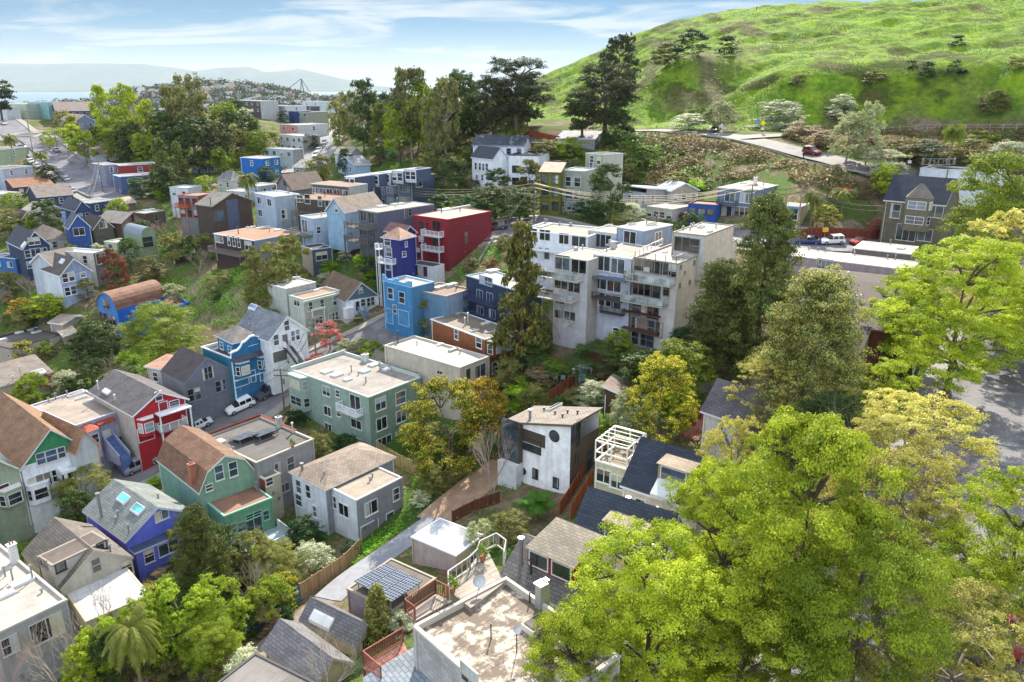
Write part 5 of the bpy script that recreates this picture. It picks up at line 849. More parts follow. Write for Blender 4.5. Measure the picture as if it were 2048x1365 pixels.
b73 = H('house', 'pale blue sided house with three small windows and rear deck', (626,437), (600,432), (713,427), 8.4, 26.5, wl='a3b4c6', wr='a9bccf', rc='b3b0a8', tr='c9d2da', Wn=[('L',610,452,2.2,2.6,'slide'),('R',637,460,.9,1.3),('R',663,455,.9,1.3),('R',681,448,1.0,1.6),('R',692,475,1.1,2.0),('R',703,452,.9,1.4)], it=[('vent',643,433,.9,'b08a78')])
deck(b73,'L',597,626,475,2.0,4.6,'5a564f',1.0,'8a8880')
b73b = H('house', 'light blue peaked attic with tan roof behind pale blue sided house', (690,424), (664,413), (765,402), 3.2, 24.6, roof='gable', rise=2.6, axis='v', wl='8fb0c8', wr='9ab0c4', rc='8d7f72', tr='c9d2da', Wn=[('L',673,418,.8,1.3)], it=[('sky',687,407,.8,1.0,'5a6f80'),('sky',733,403,.8,1.0,'5a6f80'),('sky',715,404,.6,.6,'c9c9c4')], fnd=5)
b74 = H('house', 'brown flat-roofed house on stilts with long timber deck', (508,481), (426,465), (600,463), 4.6, 31, wl='4a3c38', wr='7f8ea4', rc='b08468', tr='cfd2d4', par=.05, ov=.5, Wn=[('L',439,477,2.6,1.6),('L',497,492,2.2,1.9),('L',458,480,.8,2.2),('L',468,482,.8,2.2),('L',478,484,.8,2.2)], it=[('vent',477,468,1.6,'7a4a3c'),('vent',505,452,1.0,'6a4a40'),('sky',495,454,2.0,1.0,'d0ccc4'),('sky',521,457,2.2,1.0,'d0ccc4'),('sky',543,453,1.8,.8,'d0ccc4'),('sky',556,461,1.8,.8,'d0ccc4'),('vent',539,463,.6)])
deck(b74,'L',430,492,495,1.8,1.0,'6a625c',1.0,'7d756e')
b75 = H('house', 'small slate blue box house above the clipped hedges', (624,499), (603,490), (664,493), 5.6, 31.6, wl='a89c8c', wr='4a5668', rc='2f3a50', tr='b0b4b4', par=.02, Wn=[('R',643,512,2.4,1.6)])
b76 = H('house', 'powder blue house with white windows and stepped rear wings', (549,393), (508,386), (600,388), 8.6, 24.6, wl='aebfd0', wr='a3b0be', rc='c9c5be', tr='d5dade', auto='', Wn=[('L',519,401,1.8,1.6),('L',539,405,1.8,1.6),('L',521,426,1.8,1.6),('R',568,428,1.4,2.0)], it=[('vent',554,384,1.8,'c9c9c6'),('vent',579,386,1.2),('vent',583,386,1.0)])
b76b = H('house_extension', 'grey-white lower rear wing of the powder blue house', (578,405), (538,408), (592,407), 5.2, 28, wl='8a93a0', wr='9aa2ac', rc='c3c0b8', cat='extension', Wn=[('L',560,425,1.2,2.0)], dy=4)
b77 = H('house', 'dark brown house with orange roof and stilted rear decks', (671,401), (590,390), (733,380), 6.4, 24.5, wl='4c4540', wr='8f9896', rc='a0745c', tr='b7b5b0', par=.05, Wn=[('L',600,397,1.6,1.5),('L',615,398,1.4,2.0),('L',640,402,1.0,2.2),('L',658,407,2.0,1.6)], it=[('vent',634,388,1.4,'7a4a40'),('vent',650,394,1.4,'7a4a40'),('vent',607,388,1.2,'7a4a40')])
deck(b77,'L',592,650,415,2.0,2.8,'5a544e',.9,'6a645e')
b77b = H('upper_storey', 'long brown-roofed attic storey with dark windows above the stilted decks', (697,373), (622,363), (735,363), 2.2, 22.6, wl='5a5450', wr='a8b0b0', rc='9c7a66', tr='c9c9c6', cat='upper storey', par=.02, auto='L:1x5/1.8/1.2', fnd=3)
b78 = H('house', 'dark brown modern house with slate middle panel and skylit roof', (425,413), (392,404), (503,398), 7.6, 26.8, roof='gable', rise=2.4, axis='u', wl='4e433e', wr='57473f', gc='57473f', rc='8d8a84', rk='flat', tr='6a5a50', Wn=[('R',438,431,2.6,2.4)], it=[('sky',440,390,1.0,.6,'3a3a3c'),('vent',399,403,1.6,'4a3a34')])
mb = MB(); mb.box(b78.b*.34,-.06,0,b78.b*.64,-.01,8.6); put('slate_panel', mb.mesh('slate_panel', mat('siding','5a6176')), b78.root)
b79 = H('house', 'orange and grey modern house with white lower terrace', (395,392), (357,385), (425,380), 7.4, 26.2, wl='7d858c', wr='a8552c', rc='8f8d88', tr='b04f24', auto='L:2x3/1.4/1.8', par=.2)
deck(b79,'L',356,380,395,1.6,4.6,'a8552c',.9,'b4572c')
b80 = H('house', 'small white flat house at the left of the orange modern house', (375,376), (338,370), (400,368), 4.6, 26.4, wl='c3cad2', wr='b9c0c8', rc='cfccc4', tr='9fb0c0', auto='L:1x2/1.0/1.0')
b81 = H('house', 'brown gabled barn-like roof with two small round vents', (585,380), (556,370), (650,368), 3.4, 25.4, roof='gable', rise=3.6, axis='v', wl='77777a', wr='77777a', rc='6a5a50', tr='6a625c', Wn=[('L',570,366,.8,1.2)], it=[('vent',578,352,.3,'d0ccc4'),('vent',600,350,.3,'d0ccc4')])
# ------------------------------------------------------------ left valley
V = [
 ('house','light grey cross-gabled Victorian with skylights at the left edge of the valley',(120,551),(76,526),(181,537),7.4,None,dict(roof='gable',rise=3.0,axis='u',wl='d5dce6',wr='9aabc6',gc='8fa0ba',rc='5d5552',tr='dfe3e8',Wn=[('R',130,556,1.0,1.8),('R',143,553,1.0,1.8),('R',135,583,1.0,1.7),('R',147,580,1.0,1.7),('R',166,549,1.0,1.0)],it=[('sky',124,523,.7,1.8,'8fa5c4'),('sky',130,521,.7,1.8,'8fa5c4')])),
 ('house','pale grey back wing of the cross-gabled Victorian',(105,530),(80,514),(160,508),7.0,None,dict(roof='gable',rise=2.2,axis='v',wl='b7c0cc',rc='6f655f',tr='dfe3e8')),
 ('apartment_building','cream and slate flat-roofed house with glass roof terrace',(186,506),(117,500),(212,498),7.6,None,dict(wl='c9c8c0',wr='6f7474',rc='d6d2c6',tr='c9cac6',wk='wall',auto='L:2x2/1.0/1.6 R:1x1/2.4/2.2',cat='apartment building',par=.3)),
 ('house','large navy blue gabled house with white windows',(46,497),(14,486),(101,491),7.8,None,dict(roof='gable',rise=3.4,axis='u',wl='3a4660',wr='34425e',gc='2f3f66',rc='4a4c55',tr='c3cad6',Wn=[('R',68,482,2.2,1.6),('R',54,508,1.2,1.6),('R',71,505,2.0,1.8),('R',88,503,1.2,1.6),('R',55,530,2.2,1.4)],it=[('sky',45,480,1.0,1.4,'222a3c')])),
 ('house','bright blue low house below the navy gable',(30,517),(-20,508),(60,507),4.0,None,dict(wl='3a6aa8',wr='3a6098',rc='55627a',tr='a9bcd4',auto='L:1x2/1.6/1.2')),
 ('house','grey-brown hip-roofed cottage behind the navy gable',(95,478),(60,470),(142,474),3.2,None,dict(roof='hip',rise=2.0,wl='8a8078',wr='c3bdb4',rc='756a62',tr='b0a89c',auto='R:1x2',it=[('sky',94,463,1.6,.8,'8fa0b8')])),
 ('house','cobalt blue gabled house with skylights and tall chimney',(137,457),(110,455),(180,456),6.0,None,dict(roof='gable',rise=3.0,axis='u',wl='3f5a96',wr='3c579a',gc='3c579a',rc='5d6470',tr='cfd6e4',Wn=[('R',158,463,2.4,1.8)],it=[('chim',108,450,2.6,'7f94c4'),('sky',122,447,.6,1.2,'7f9cd0'),('sky',126,445,.6,1.2,'7f9cd0')])),
 ('house','dark olive gabled house with white double window',(186,458),(163,446),(226,452),4.2,None,dict(roof='gable',rise=2.6,axis='u',wl='5a5a4e',wr='636356',rc='4a4440',tr='c9c6b4',Wn=[('R',206,449,1.8,1.6)],it=[('sky',187,442,.7,1.2,'8fa5c4')])),
 ('house','taupe gabled house with maroon framed window',(243,447),(213,432),(277,432),4.8,None,dict(roof='gable',rise=2.2,axis='u',wl='5d4a44',wr='94897f',rc='8d8780',tr='6a3a3a',Wn=[('R',263,437,1.4,1.5)])),
 ('house','dark timber studio with blue glass roof',(290,427),(266,418),(330,416),4.6,None,dict(wl='4a4a4e',wr='5a534e',rc='b0aca0',tr='8a8880',auto='L:1x1 R:1x1',it=[('sky',277,418,3.0,1.6,'7fb4d4')])),
 ('house','sage green house with steel barrel-vault roof and arched window',(283,476),(248,468),(312,472),6.6,None,dict(roof='barrel',rise=2.2,axis='u',wl='8fa084',wr='8a9c7c',gc='8a9c7c',rc='8f98a0',rk='metal',tr='7f9078',Wn=[('R',295,484,2.4,2.4)],ov=.1)),
 ('house','flat pale green wing beside the barrel-vault roof',(233,485),(214,477),(262,474),6.0,None,dict(wl='a0ad94',wr='9aa88e',rc='c3c8c0',tr='b7c0ac',auto='L:2x1/1.2/2.0')),
 ('house','bright blue barrel-roofed house with stepped blue side wall',(234,620),(195,609),(330,590),6.0,None,dict(roof='barrel',rise=3.2,axis='v',wl='3f83c4',wr='1f62c0',gc='3a7cc0',rc='85604f',tr='8a6a6a',wk='wall',ov=.25,Wn=[('L',209,607,.8,1.8),('L',216,609,.8,1.8),('L',203,633,.9,2.0),('L',212,636,.9,2.0),('L',221,638,.9,2.0),('L',229,642,.9,2.0)],it=[('sky',232,583,.9,.5,'b7aca4')])),
 ('house_extension','brown flat-roofed wing with stepped parapet of the bright blue house',(268,624),(234,612),(356,612),5.0,None,dict(wl='1f62c0',wr='1f5fb8',rc='b0806a',tr='1f62c0',wk='wall',cat='extension',par=.5,dy=11)),
 ('house','long beige stucco house with charcoal flat roof and skylights',(20,697),(-40,676),(124,665),5.4,None,dict(wl='a59c90',wr='aaa298',rc='6a645e',tr='4a4542',wk='wall',par=.35,Wn=[('R',92,688,1.2,1.2)],it=[('sky',35,665,1.6,1.0,'c3cdd4'),('sky',67,658,2.2,1.0,'b9c6d4'),('sky',5,680,1.6,.8,'b9c6d4'),('sky',75,664,2.2,.8,'7f838a')])),
 ('house','tan cottage with corrugated grey-brown roof and tall pipe',(-20,778),(-80,740),(102,740),5.4,None,dict(roof='gable',rise=2.0,axis='v',wl='b5ac98',wr='b9b09c',rc='7f746c',tr='b0aca4',Wn=[('R',37,770,1.1,1.7)],it=[('vent',43,745,2.2,'c9c9c6'),('vent',27,755,.8,'c9c9c6'),('sky',75,728,2.0,1.4,'6a6460')])),
 ('shed','small brown-roofed garage among the bushes in the valley',(125,648),(100,640),(175,628),2.4,None,dict(roof='gable',rise=.8,axis='u',wl='a39c8c',rc='9c8d7c',cat='garage')),
 ('shed','cream lean-to roof behind the beige stucco house',(128,672),(118,662),(152,668),2.6,None,dict(roof='shed',rise=.4,axis='u',wl='9a9084',rc='b7a890',cat='shed')),
 ('house','low grey house with dark roof at the left photo edge',(-10,580),(-40,574),(20,575),3.2,None,dict(roof='gable',rise=1.2,axis='u',wl='9a9ea4',rc='6a6664')),
]
for nm, lb, C_, L_, R_, h_, D_, k_ in V: H(nm, lb, C_, L_, R_, h_, D_, **k_)
# ------------------------------------------------------------ far rows: name, label, C, L, R, h, options
def FB(lb, C_, L_, R_, h_, wl, rc, roof='flat', auto='', name='house', D=None, **k): return H(name, lb, C_, L_, R_, h_, D, roof=roof, wl=wl, rc=rc, auto=auto, wk='wall', **k)
FB('dark blue flat-roofed house above the cobalt gable', (180,406), (142,400), (230,397), 6.2, '3f5170', 'a8a498', auto='L:1x2 R:2x2', wr='34456c')
FB('small navy gable with white window below the far street', (150,422), (122,412), (182,418), 5, '34456a', '4a4f5c', 'gable', 'R:1x2', rise=2.4, tr='b7c3d8')
FB('yellow-green gabled cottage among round trees', (42,440), (14,430), (70,437), 4.6, 'a8ac50', '5d4f48', 'gable', 'R:1x1', rise=2.0)
FB('long grey roofed house above the yellow-green cottage', (75,424), (50,414), (125,414), 4.0, 'b0a898', 'a39a90', 'gable', 'R:1x2', rise=1.8)
FB('tan shed roof below the power pole by the far street', (235,408), (215,402), (270,401), 3.4, '6a5f58', 'a89880', 'gable', rise=1.2, axis='v')
FB('grey dormered house with dark gables along the far street', (75,394), (55,385), (145,388), 4.6, '3a4458', '7a7068', 'gable', 'R:1x4', rise=2.6, axis='v', tr='c9ccd0')
FB('brown-roofed house with three arched dormers by the far street', (28,374), (15,360), (105,366), 3.6, '5a3c38', '8a6048', 'gable', 'R:1x3', rise=1.8, axis='v', tr='c9ccd0')
FB('pale blue stucco house with tall white window by the far street', (5,338), (-40,332), (65,328), 7.6, 'a8b4c4', '8a7f78', auto='R:1x2', tr='e0e4e8')
FB('green stucco house edge at the far left street', (-5,300), (-40,294), (16,290), 7, '94a48c', '9a948a', auto='R:1x1')
FB('small white lower house left of dormered roofs', (10,388), (-30,380), (40,381), 4.2, 'a8acb4', 'c3c4c8', auto='R:1x2')
FB('brick red flat house on the far hillside street', (240,331), (227,326), (318,326), 6.6, '8a3034', 'b0aaa2', auto='R:1x1/1.4/1.4 L:1x1', wr='93383a')
FB('grey corner house left of the brick red house', (208,330), (193,322), (236,326), 7, '7f8698', 'a8a298', auto='L:2x1 R:1x1')
FB('slate blue house below the brick red house', (240,353), (227,346), (312,347), 6, '4a6088', 'a8aab0', auto='R:1x2/1.2/1.2')
FB('tan pyramid-roofed annex beside the slate blue house', (285,366), (262,362), (320,362), 3, 'b0a08c', 'a08a78', 'hip', rise=2.4)
FB('wide mansard roof with a small white dormer', (190,311), (172,306), (240,308), 3.4, 'b7bcc4', '9a8c80', 'gable', 'R:1x1', rise=3.0, axis='v', tr='c9ced4')
FB('brown shingled house with flat top above the mansard', (180,290), (164,284), (222,286), 6, '5a4640', '8a7d78', auto='R:1x2/1.4/1.2')
FB('dark grey craftsman with three arched gable windows on the ridge', (112,222), (100,218), (196,221), 8, wl='4a505c', rc='6a5f5c', roof='gable', auto='R:2x6', D=10.2, rise=3.2, axis='v', tr='c9cdd0')
FB('lavender grey house below the dark craftsman', (150,243), (118,238), (190,241), 7, wl='7f88a8', rc='8f8378', roof='gable', auto='L:1x2 R:1x2', D=13.2, rise=2.4, tr='d0d4dc')
FB('pale green apartment at the top of the far street', (52,208), (22,205), (80,205), 9, wl='a3b0a0', rc='b7b4aa', D=8.0, auto='R:2x1/1.6/1.4', name='apartment_building', cat='apartment building')
FB('small white house left of the pale green apartment', (12,214), (4,212), (22,213), 6, 'c9ced0', 'b0aca4', auto='L:1x1')
FB('teal-topped flat building behind the pale green apartment', (95,204), (78,202), (110,203), 7, '8fb8b8', 'b0bcbc', auto='R:1x2', name='apartment_building', cat='apartment building')
FB('low hip-roofed blue-grey cottage below the dark trees', (405,330), (382,326), (440,327), 3.2, '8a98a8', '5f7088', 'hip', 'L:1x2 R:1x3', rise=2.6)
FB('white hip-roofed cottage beside the small palm', (462,360), (440,352), (492,354), 4.6, 'b9bcb4', '6a6a6e', 'hip', 'L:1x2 R:1x1', rise=2.4)
FB('small white and blue flat house right of the palm', (520,372), (488,370), (555,368), 4.4, '93a0b4', 'b9b4ac', auto='L:1x2 R:1x2')
FB('row of low white cottages with blue trim left of the palm', (500,384), (452,378), (530,376), 3.2, 'b7c0c4', 'c3c0b8', auto='L:1x3')
FB('vivid blue flat-roofed modern house', (525,317), (480,312), (560,311), 7.4, '1f66b4', 'd0c8bc', auto='L:1x1 R:2x2/1.2/1.2', wr='2f72b4')
FB('long pale blue-grey house with flat white roof', (585,299), (526,294), (606,296), 6, 'a8b8bc', 'cfc9bc', auto='L:1x4/1.6/1.4', wr='9a9c94')
FB('white apartment with three dark windows and long balcony', (605,272), (558,268), (640,270), 6, 'c3c8cc', 'cfcbc0', auto='L:2x4/1.8/1.4', name='apartment_building', cat='apartment building', wr='9a9892')
FB('white and salmon long flat apartment on steep central street', (595,250), (559,248), (657,247), 7, 'c98f84', 'd0cdc4', auto='L:1x2/1.4/1.2 R:1x1', wr='b4b7b8', name='apartment_building', cat='apartment building')
FB('grey-green box house with white deck windows near ridge top', (615,224), (593,223), (657,222), 8, '8f948c', 'a09c92', auto='L:1x2/1.8/1.4', wr='8a8c80')
FB('long white flat building with dark timber deck on the ridge', (520,202), (458,198), (556,201), 9, '5a504e', 'c3bfb4', auto='L:2x6/1.6/1.2', wr='b0b2b4', name='apartment_building', cat='apartment building')
FB('blue and white house cluster below the ridge building', (570,212), (538,209), (592,210), 8, '8fa4bc', 'b0acA4', auto='L:2x2 R:2x1', wr='c0c4c8')
FB('navy narrow house between white house and grey-green box', (588,222), (572,219), (600,220), 7, '2f3f74', '6a6a74', auto='L:1x1')
FB('low brown-roofed ridge house above the grey-green box', (625,212), (590,209), (648,211), 4, '5a5250', '9a8c78', auto='L:1x3')
FB('white corner building on the ridge end of the central street', (640,203), (625,201), (650,202), 8, 'c3cad0', 'c9c9c4', auto='L:2x2')
FB('grey shingled gable cottage by the central street', (617,335), (592,330), (652,326), 3.4, '8a9088', '8d8c88', 'gable', 'L:1x2', rise=1.8)
FB('pale blue peaked house with white balcony above the row', (710,330), (675,322), (740,327), 5, '9ab4cc', '8a8c90', 'gable', 'L:1x2', rise=2.0, axis='v')
FB('pale cottage with dark round window roof near the eucalyptus', (690,303), (664,308), (735,305), 3.6, 'b4b8c0', '9a9484', 'gable', 'L:1x2', rise=1.6)
FB('mint green gabled cottage under the tall trees', (776,293), (757,286), (795,291), 4.4, '8fc4a4', '8f8a84', 'gable', 'L:1x1', rise=2.2)
FB('low brown timber house on the hillside under the cypress', (1110,285), (1040,283), (1130,280), 3.2, '6a4236', '8a8278', auto='L:1x3')
FB('long grey-roofed shed beside the cypress trunk', (1190,278), (1115,274), (1195,268), 3.0, '9a9aa0', '8f8f94', 'gable', rise=1.6)
# row houses: seven alike, stepping back to the left
PALE[0] = .75
rows = [(700,356),(724,353),(748,350),(772,347),(797,344),(823,341)]
for i, (cx_, cy_) in enumerate(rows):
    w_ = 22+i*.6; ww = ['second from the left end','third from the left end','fourth from the left','third from the right','second from the right end','at the right end'][i]
    bq = H('row_house', 'navy and white row house, '+ww+' of the stepped row', (cx_,cy_+12), (cx_-w_,cy_+8), (cx_+46,cy_+4), 8.6, None, wl='7d889e', wr='56617a', rc='a39f98', tr='dfe3e8', par=.05, cat='row house', group='stepped navy and white row houses')
    sub(bq,'L',cx_-w_*.9,cx_-w_*.12,cy_+30,1.0,6.6,.4,'8c98ae','e6eaee',splay=.35)
    window(bq,'L',bq.a*.5,7.4,bq.a*.6,1.3,'e6eaee',bars='vh'); mb = MB(); mb.box(-.1,0,8.3,-.02,.2,2) if 0 else mb.box(-.08,-.05,.5,-.01,.14,8.5); mb.box(-.08,bq.a-.14,.5,-.01,bq.a+.05,8.5); put('corner_trim', mb.mesh('corner_trim', mat('trim','e0e4ea')), bq.root)
    if i == 5: window(bq,'R',bq.b*.3,6.9,2.4,2.4,'e0e4ea',bars='n')
    bp_ = H('row_house_attic', 'set-back glazed attic on the row house '+ww, (cx_+9,cy_-2), (cx_-w_+11,cy_-5), (cx_+48,cy_-9), 3.0, None if 0 else bq.P0[2]*0+CAMZ-bq.P0[2]-2.9, wl='ccd0d8', wr='56617a', rc='b0aaa2', tr='e0e4ea', par=.05, cat='attic storey', group='glazed attics of the row houses', auto='L:1x2/1.6/1.9', fnd=.3, dy=6)
PALE[0] = .3
FB('low flat dark-roofed building left of the stepped row', (690,372), (640,362), (725,366), 3.4, '77808c', '7f8288', auto='L:1x3')
FB('white gabled house with black roof on the ridge slope', (1048,291), (946,288), (1052,283), 7.0, 'dfe4ea', '3c434e', 'gable', 'L:1x5', rise=2.2, tr='7a8290', wr='e2e6ec')
FB('white house with dutch gable front and four windows in a row', (985,318), (944,315), (1015,317), 8.0, 'e6eaf0', '3f444c', 'gable', '', rise=2.6, axis='u', tr='c9cfd8', Wn=[('L',952,332,.9,1.7),('L',960,333,.9,1.7),('L',967,334,.9,1.7),('L',974,334,.9,1.7),('L',954,354,.8,1.0),('L',965,355,.9,1.4),('L',975,356,.8,1.0)])
FB('plain white square house with two shuttered windows', (1078,311), (1017,309), (1100,300), 7.6, 'ccd4de', '4a4a4e', '', '', Wn=[('L',1032,338,1.9,1.6),('L',1064,341,1.9,1.5),('L',1031,362,1.7,1.6),('L',1049,363,1.2,2.2,'door'),('L',1064,366,1.6,1.4)]) if 0 else H('house', 'plain white square house with two shuttered windows', (1078,311), (1017,309), (1100,300), 7.6, None, wl='e8ecf2', rc='4a4a4e', wk='siding', tr='3f444e', Wn=[('L',1032,338,1.9,1.6),('L',1064,341,1.9,1.5),('L',1031,362,1.7,1.6),('L',1049,363,1.2,2.2,'door'),('L',1064,366,1.6,1.4)])
FB('low grey-roofed house with curved skylights behind the white square', (1130,325), (1082,322), (1170,305), 4.0, '8f98a4', '8a8278', auto='L:1x2')
FB('olive yellow narrow house with two dark decks', (1120,345), (1080,342), (1135,330), 9.6, '6d7020', 'a8907c', 'gable', 'L:3x2/1.4/1.8', rise=1.6, tr='3f4238')
gt = H('apartment_building', 'sage green house with tall square tower behind', (1168,342), (1121,338), (1197,333), 10, None, wl='98a090', wr='acb0a4', rc='a8b0a8', tr='c3ccc6', wk='siding', cat='apartment building', Wn=[('L',1139,363,1.8,2.0),('L',1155,364,1.4,2.0),('L',1138,388,1.8,2.0),('L',1153,389,1.2,2.0),('L',1143,412,2.2,1.8),('L',1126,408,.7,1.2)])
gt2 = H('stair_tower', 'tall pale green tower with orange roof edge above the hillside', (1207,309), (1171,303), (1246,304), 12.5, None, wl='a3a896', wr='b9b8a8', rc='a87848', tr='c9d0cc', wk='siding', cat='tower', Wn=[('L',1184,318,1.2,1.4),('L',1198,321,1.2,1.6),('L',1183,332,1.2,1.6)])
# ------------------------------------------------------------ far city, bay and mountains
def simple(name, mb, m, **k): return tag(put(name, mb.mesh(name, m)), **k)
def heightgrid(name, x0, x1, nx, y0, y1, ny, fn, m):
    X, Y = np.meshgrid(np.linspace(x0, x1, nx), np.linspace(y0, y1, ny)); Z = fn(X, Y)
    o = put(name, grid_mesh(name, X, Y, Z, np.ones((ny-1, nx-1), bool), m)); o['kind'] = 'structure'; return o
def fhm(name, a, b, sc):
    m, nt, pb_ = newmat(name); n1 = N(nt, 'ShaderNodeTexNoise', i_Scale=sc, i_Detail=9, i_Roughness=.7); nt.links.new(coords(nt), n1.inputs['Vector'])
    rp = N(nt, 'ShaderNodeValToRGB'); nt.links.new(n1.outputs[0], rp.inputs[0]); e = rp.color_ramp.elements; e[0].position = .44; e[1].position = .56; e[0].color = (*a, 1); e[1].color = (*b, 1)
    nt.links.new(rp.outputs[0], pb_.inputs['Base Color']); pb_.inputs['Roughness'].default_value = .95; pb_.inputs['Specular IOR Level'].default_value = 0; return m
def hillz(X, Y):
    # city plain about 100 m below the camera and the wooded hill on it
    pxx = 1024+F*X/np.maximum(Y, 100)
    ry = np.interp(pxx, [-200, 60, 190, 300, 430, 520, 600, 650, 720, 820, 900, 1100], [215, 207, 200, 178, 163, 165, 178, 190, 187, 190, 200, 215])
    top = 150-(ry-172)/1550*2250-9; z = 26+(top-26)*np.exp(-(np.minimum(Y-2250, 0)/620)**2)*np.exp(-(np.maximum(Y-2250, 0)/350)**2)
    return z+(vnoise(X, Y, 90, 5)-.5)*7+(vnoise(X, Y, 35, 6)-.5)*3
heightgrid('distant_city_ground', -3300, 2600, 240, 640, 3300, 120, hillz, fhm('far_ground', (.025, .04, .018), (.085, .082, .075), .03))
mb = MB(); mb.quad([(-30000,2600,-2),(30000,2600,-2),(30000,46000,-2),(-30000,46000,-2)])
m, nt, pb_ = newmat('bay_water'); pb_.inputs['Base Color'].default_value = (.10, .17, .20, 1); pb_.inputs['Roughness'].default_value = .35
nw = N(nt, 'ShaderNodeTexNoise', i_Scale=.02, i_Detail=6); nt.links.new(coords(nt), nw.inputs['Vector']); bw = N(nt, 'ShaderNodeBump', i_Strength=.35, i_Distance=8); nt.links.new(nw.outputs[0], bw.inputs['Height']); nt.links.new(bw.outputs[0], pb_.inputs['Normal'])
simple('water', mb, m, kind='structure')
def farhills(X, Y):
    K = 27000/15500.; X = X/K; Y = Y/K; r = np.exp(-((Y-15500)/1500.)**2)
    base = np.interp(X, [-14500, -10240, -7000, -6000, -5500, -4950, -4640, -4000, -3240, -2740, -2200, -1500, 3000], [480, 495, 490, 360, 410, 430, 330, 400, 230, 110, 50, 10, 0])+26*(vnoise(X, Y, 420, 7)-.5)
    fall = 1
    return -6+base*K*r*fall
heightgrid('distant_mountains', -25300, 9600, 300, 22000, 32000, 24, farhills, fhm('far_mountain', (.05, .07, .05), (.10, .11, .07), .0015))
# houses of the distant city: walls with flat roofs
CM = [mat('trim', c) for c in ('c9c9c4', 'b8a898', '8a8f98', 'a0b0bc', 'd8d6d0', '9a7f70', '7f8a84', 'c3b49c')]
base_me = []
for k in range(8):
    q = MB(); w, d, h_ = [(8,14,8),(10,16,9),(7,12,7),(14,18,10),(9,15,12),(22,14,9),(8,20,8),(12,12,14)][k]
    q.box(-w/2,-d/2,-4,w/2,d/2,h_,0); q.quad([(-w/2+.3,-d/2+.3,h_+.05),(w/2-.3,-d/2+.3,h_+.05),(w/2-.3,d/2-.3,h_+.05),(-w/2+.3,d/2-.3,h_+.05)],1)
    for i in range(3):
        for j in range(2): x_ = -w/2+w*(i+.5)/3; z_ = 2+j*3; q.quad([(x_-.8,-d/2-.06,z_),(x_+.8,-d/2-.06,z_),(x_+.8,-d/2-.06,z_+1.5),(x_-.8,-d/2-.06,z_+1.5)],2)
    base_me.append(q.mesh('house', [CM[k], mat('flat', 'b7b2aa'), glassmats[0]]))
cnt = 0; rr = random.Random(3)
while cnt < 285:
    px = rr.uniform(90, 1000); Y = rr.choice([rr.uniform(760, 1500), rr.uniform(1500, 2350)]); x = (px-1024)/F*Y*1.0; z = float(hillz(np.array([x]), np.array([Y]))[0])
    s = rr.uniform(.8, 1.3); o = put('distant_house', base_me[rr.randrange(8)], None, (x, Y, z), .5+rr.choice([0, math.pi/2])+rr.uniform(-.1, .1)); o.scale = (s, s, s*rr.uniform(.8, 1.2)); tag(o, 'small hazy house of the far city below the wooded hill', 'house', 'hazy houses of the far city'); cnt += 1
# the thousands of smaller roofs behind and between them
q = MB(); r_ = np.random.default_rng(9)
for i in range(2000):
    Y = float(r_.uniform(850, 2600)); px = float(r_.uniform(60, 1150)); x = (px-1024)/F*Y; z = float(hillz(np.array([x]), np.array([Y]))[0]); w, d, h_ = r_.uniform(7, 16), r_.uniform(8, 18), r_.uniform(4, 8)
    q.box(x-w/2, Y-d/2, z-3, x+w/2, Y+d/2, z+h_, int(r_.integers(0, 8)), 'bt'); q.quad([(x-w/2, Y-d/2, z+h_), (x+w/2, Y-d/2, z+h_), (x+w/2, Y+d/2, z+h_), (x-w/2, Y+d/2, z+h_)], 8)
o = put('distant_houses', q.mesh('distant_houses', CM+[mat('trim', '8a867f')])); o['kind'] = 'stuff'; o['label'] = 'countless small hazy houses of the far city'
# gantry crane on the far shore
mb = MB()
cx, cy, hb = (618-1024)/F*3000, 3050, 3
for s in (-1, 1):
    mb.tube((cx-40*s, cy, hb), (cx-6*s, cy, 100), 3, 2); mb.tube((cx-40*s, cy+50, hb), (cx-6*s, cy+50, 100), 3, 2); mb.tube((cx-24*s, cy, hb+45), (cx-24*s, cy+50, hb+45), 2)
    mb.tube((cx, cy, 176), (cx+10*s, cy, 100), 1.8)
mb.box(cx-110, cy-4, 96, cx+45, cy+4, 104); mb.tube((cx, cy, 176), (cx-105, cy, 104), 1.2); mb.tube((cx, cy, 176), (cx+42, cy, 104), 1.2); mb.box(cx-44,cy-3,hb+40,cx+44,cy+3,hb+46)
simple('gantry_crane', mb, mat('metal', '5a6670'), label='tall gantry crane standing by the bay beyond the city hill', cat='crane')
mb = MB(); x0 = (40-1024)/F*5200; x1 = (112-1024)/F*5200; mb.box(x0,5200,-4,x1,5330,9); mb.box(x0+40,5200,9,x0+80,5260,32); mb.tube((x0+20,5200,9),(x0+20,5200,45),2.5)
simple('pier', mb, mat('concrete', '6a7378'), label='long grey pier jutting into the hazy bay at left', cat='pier')
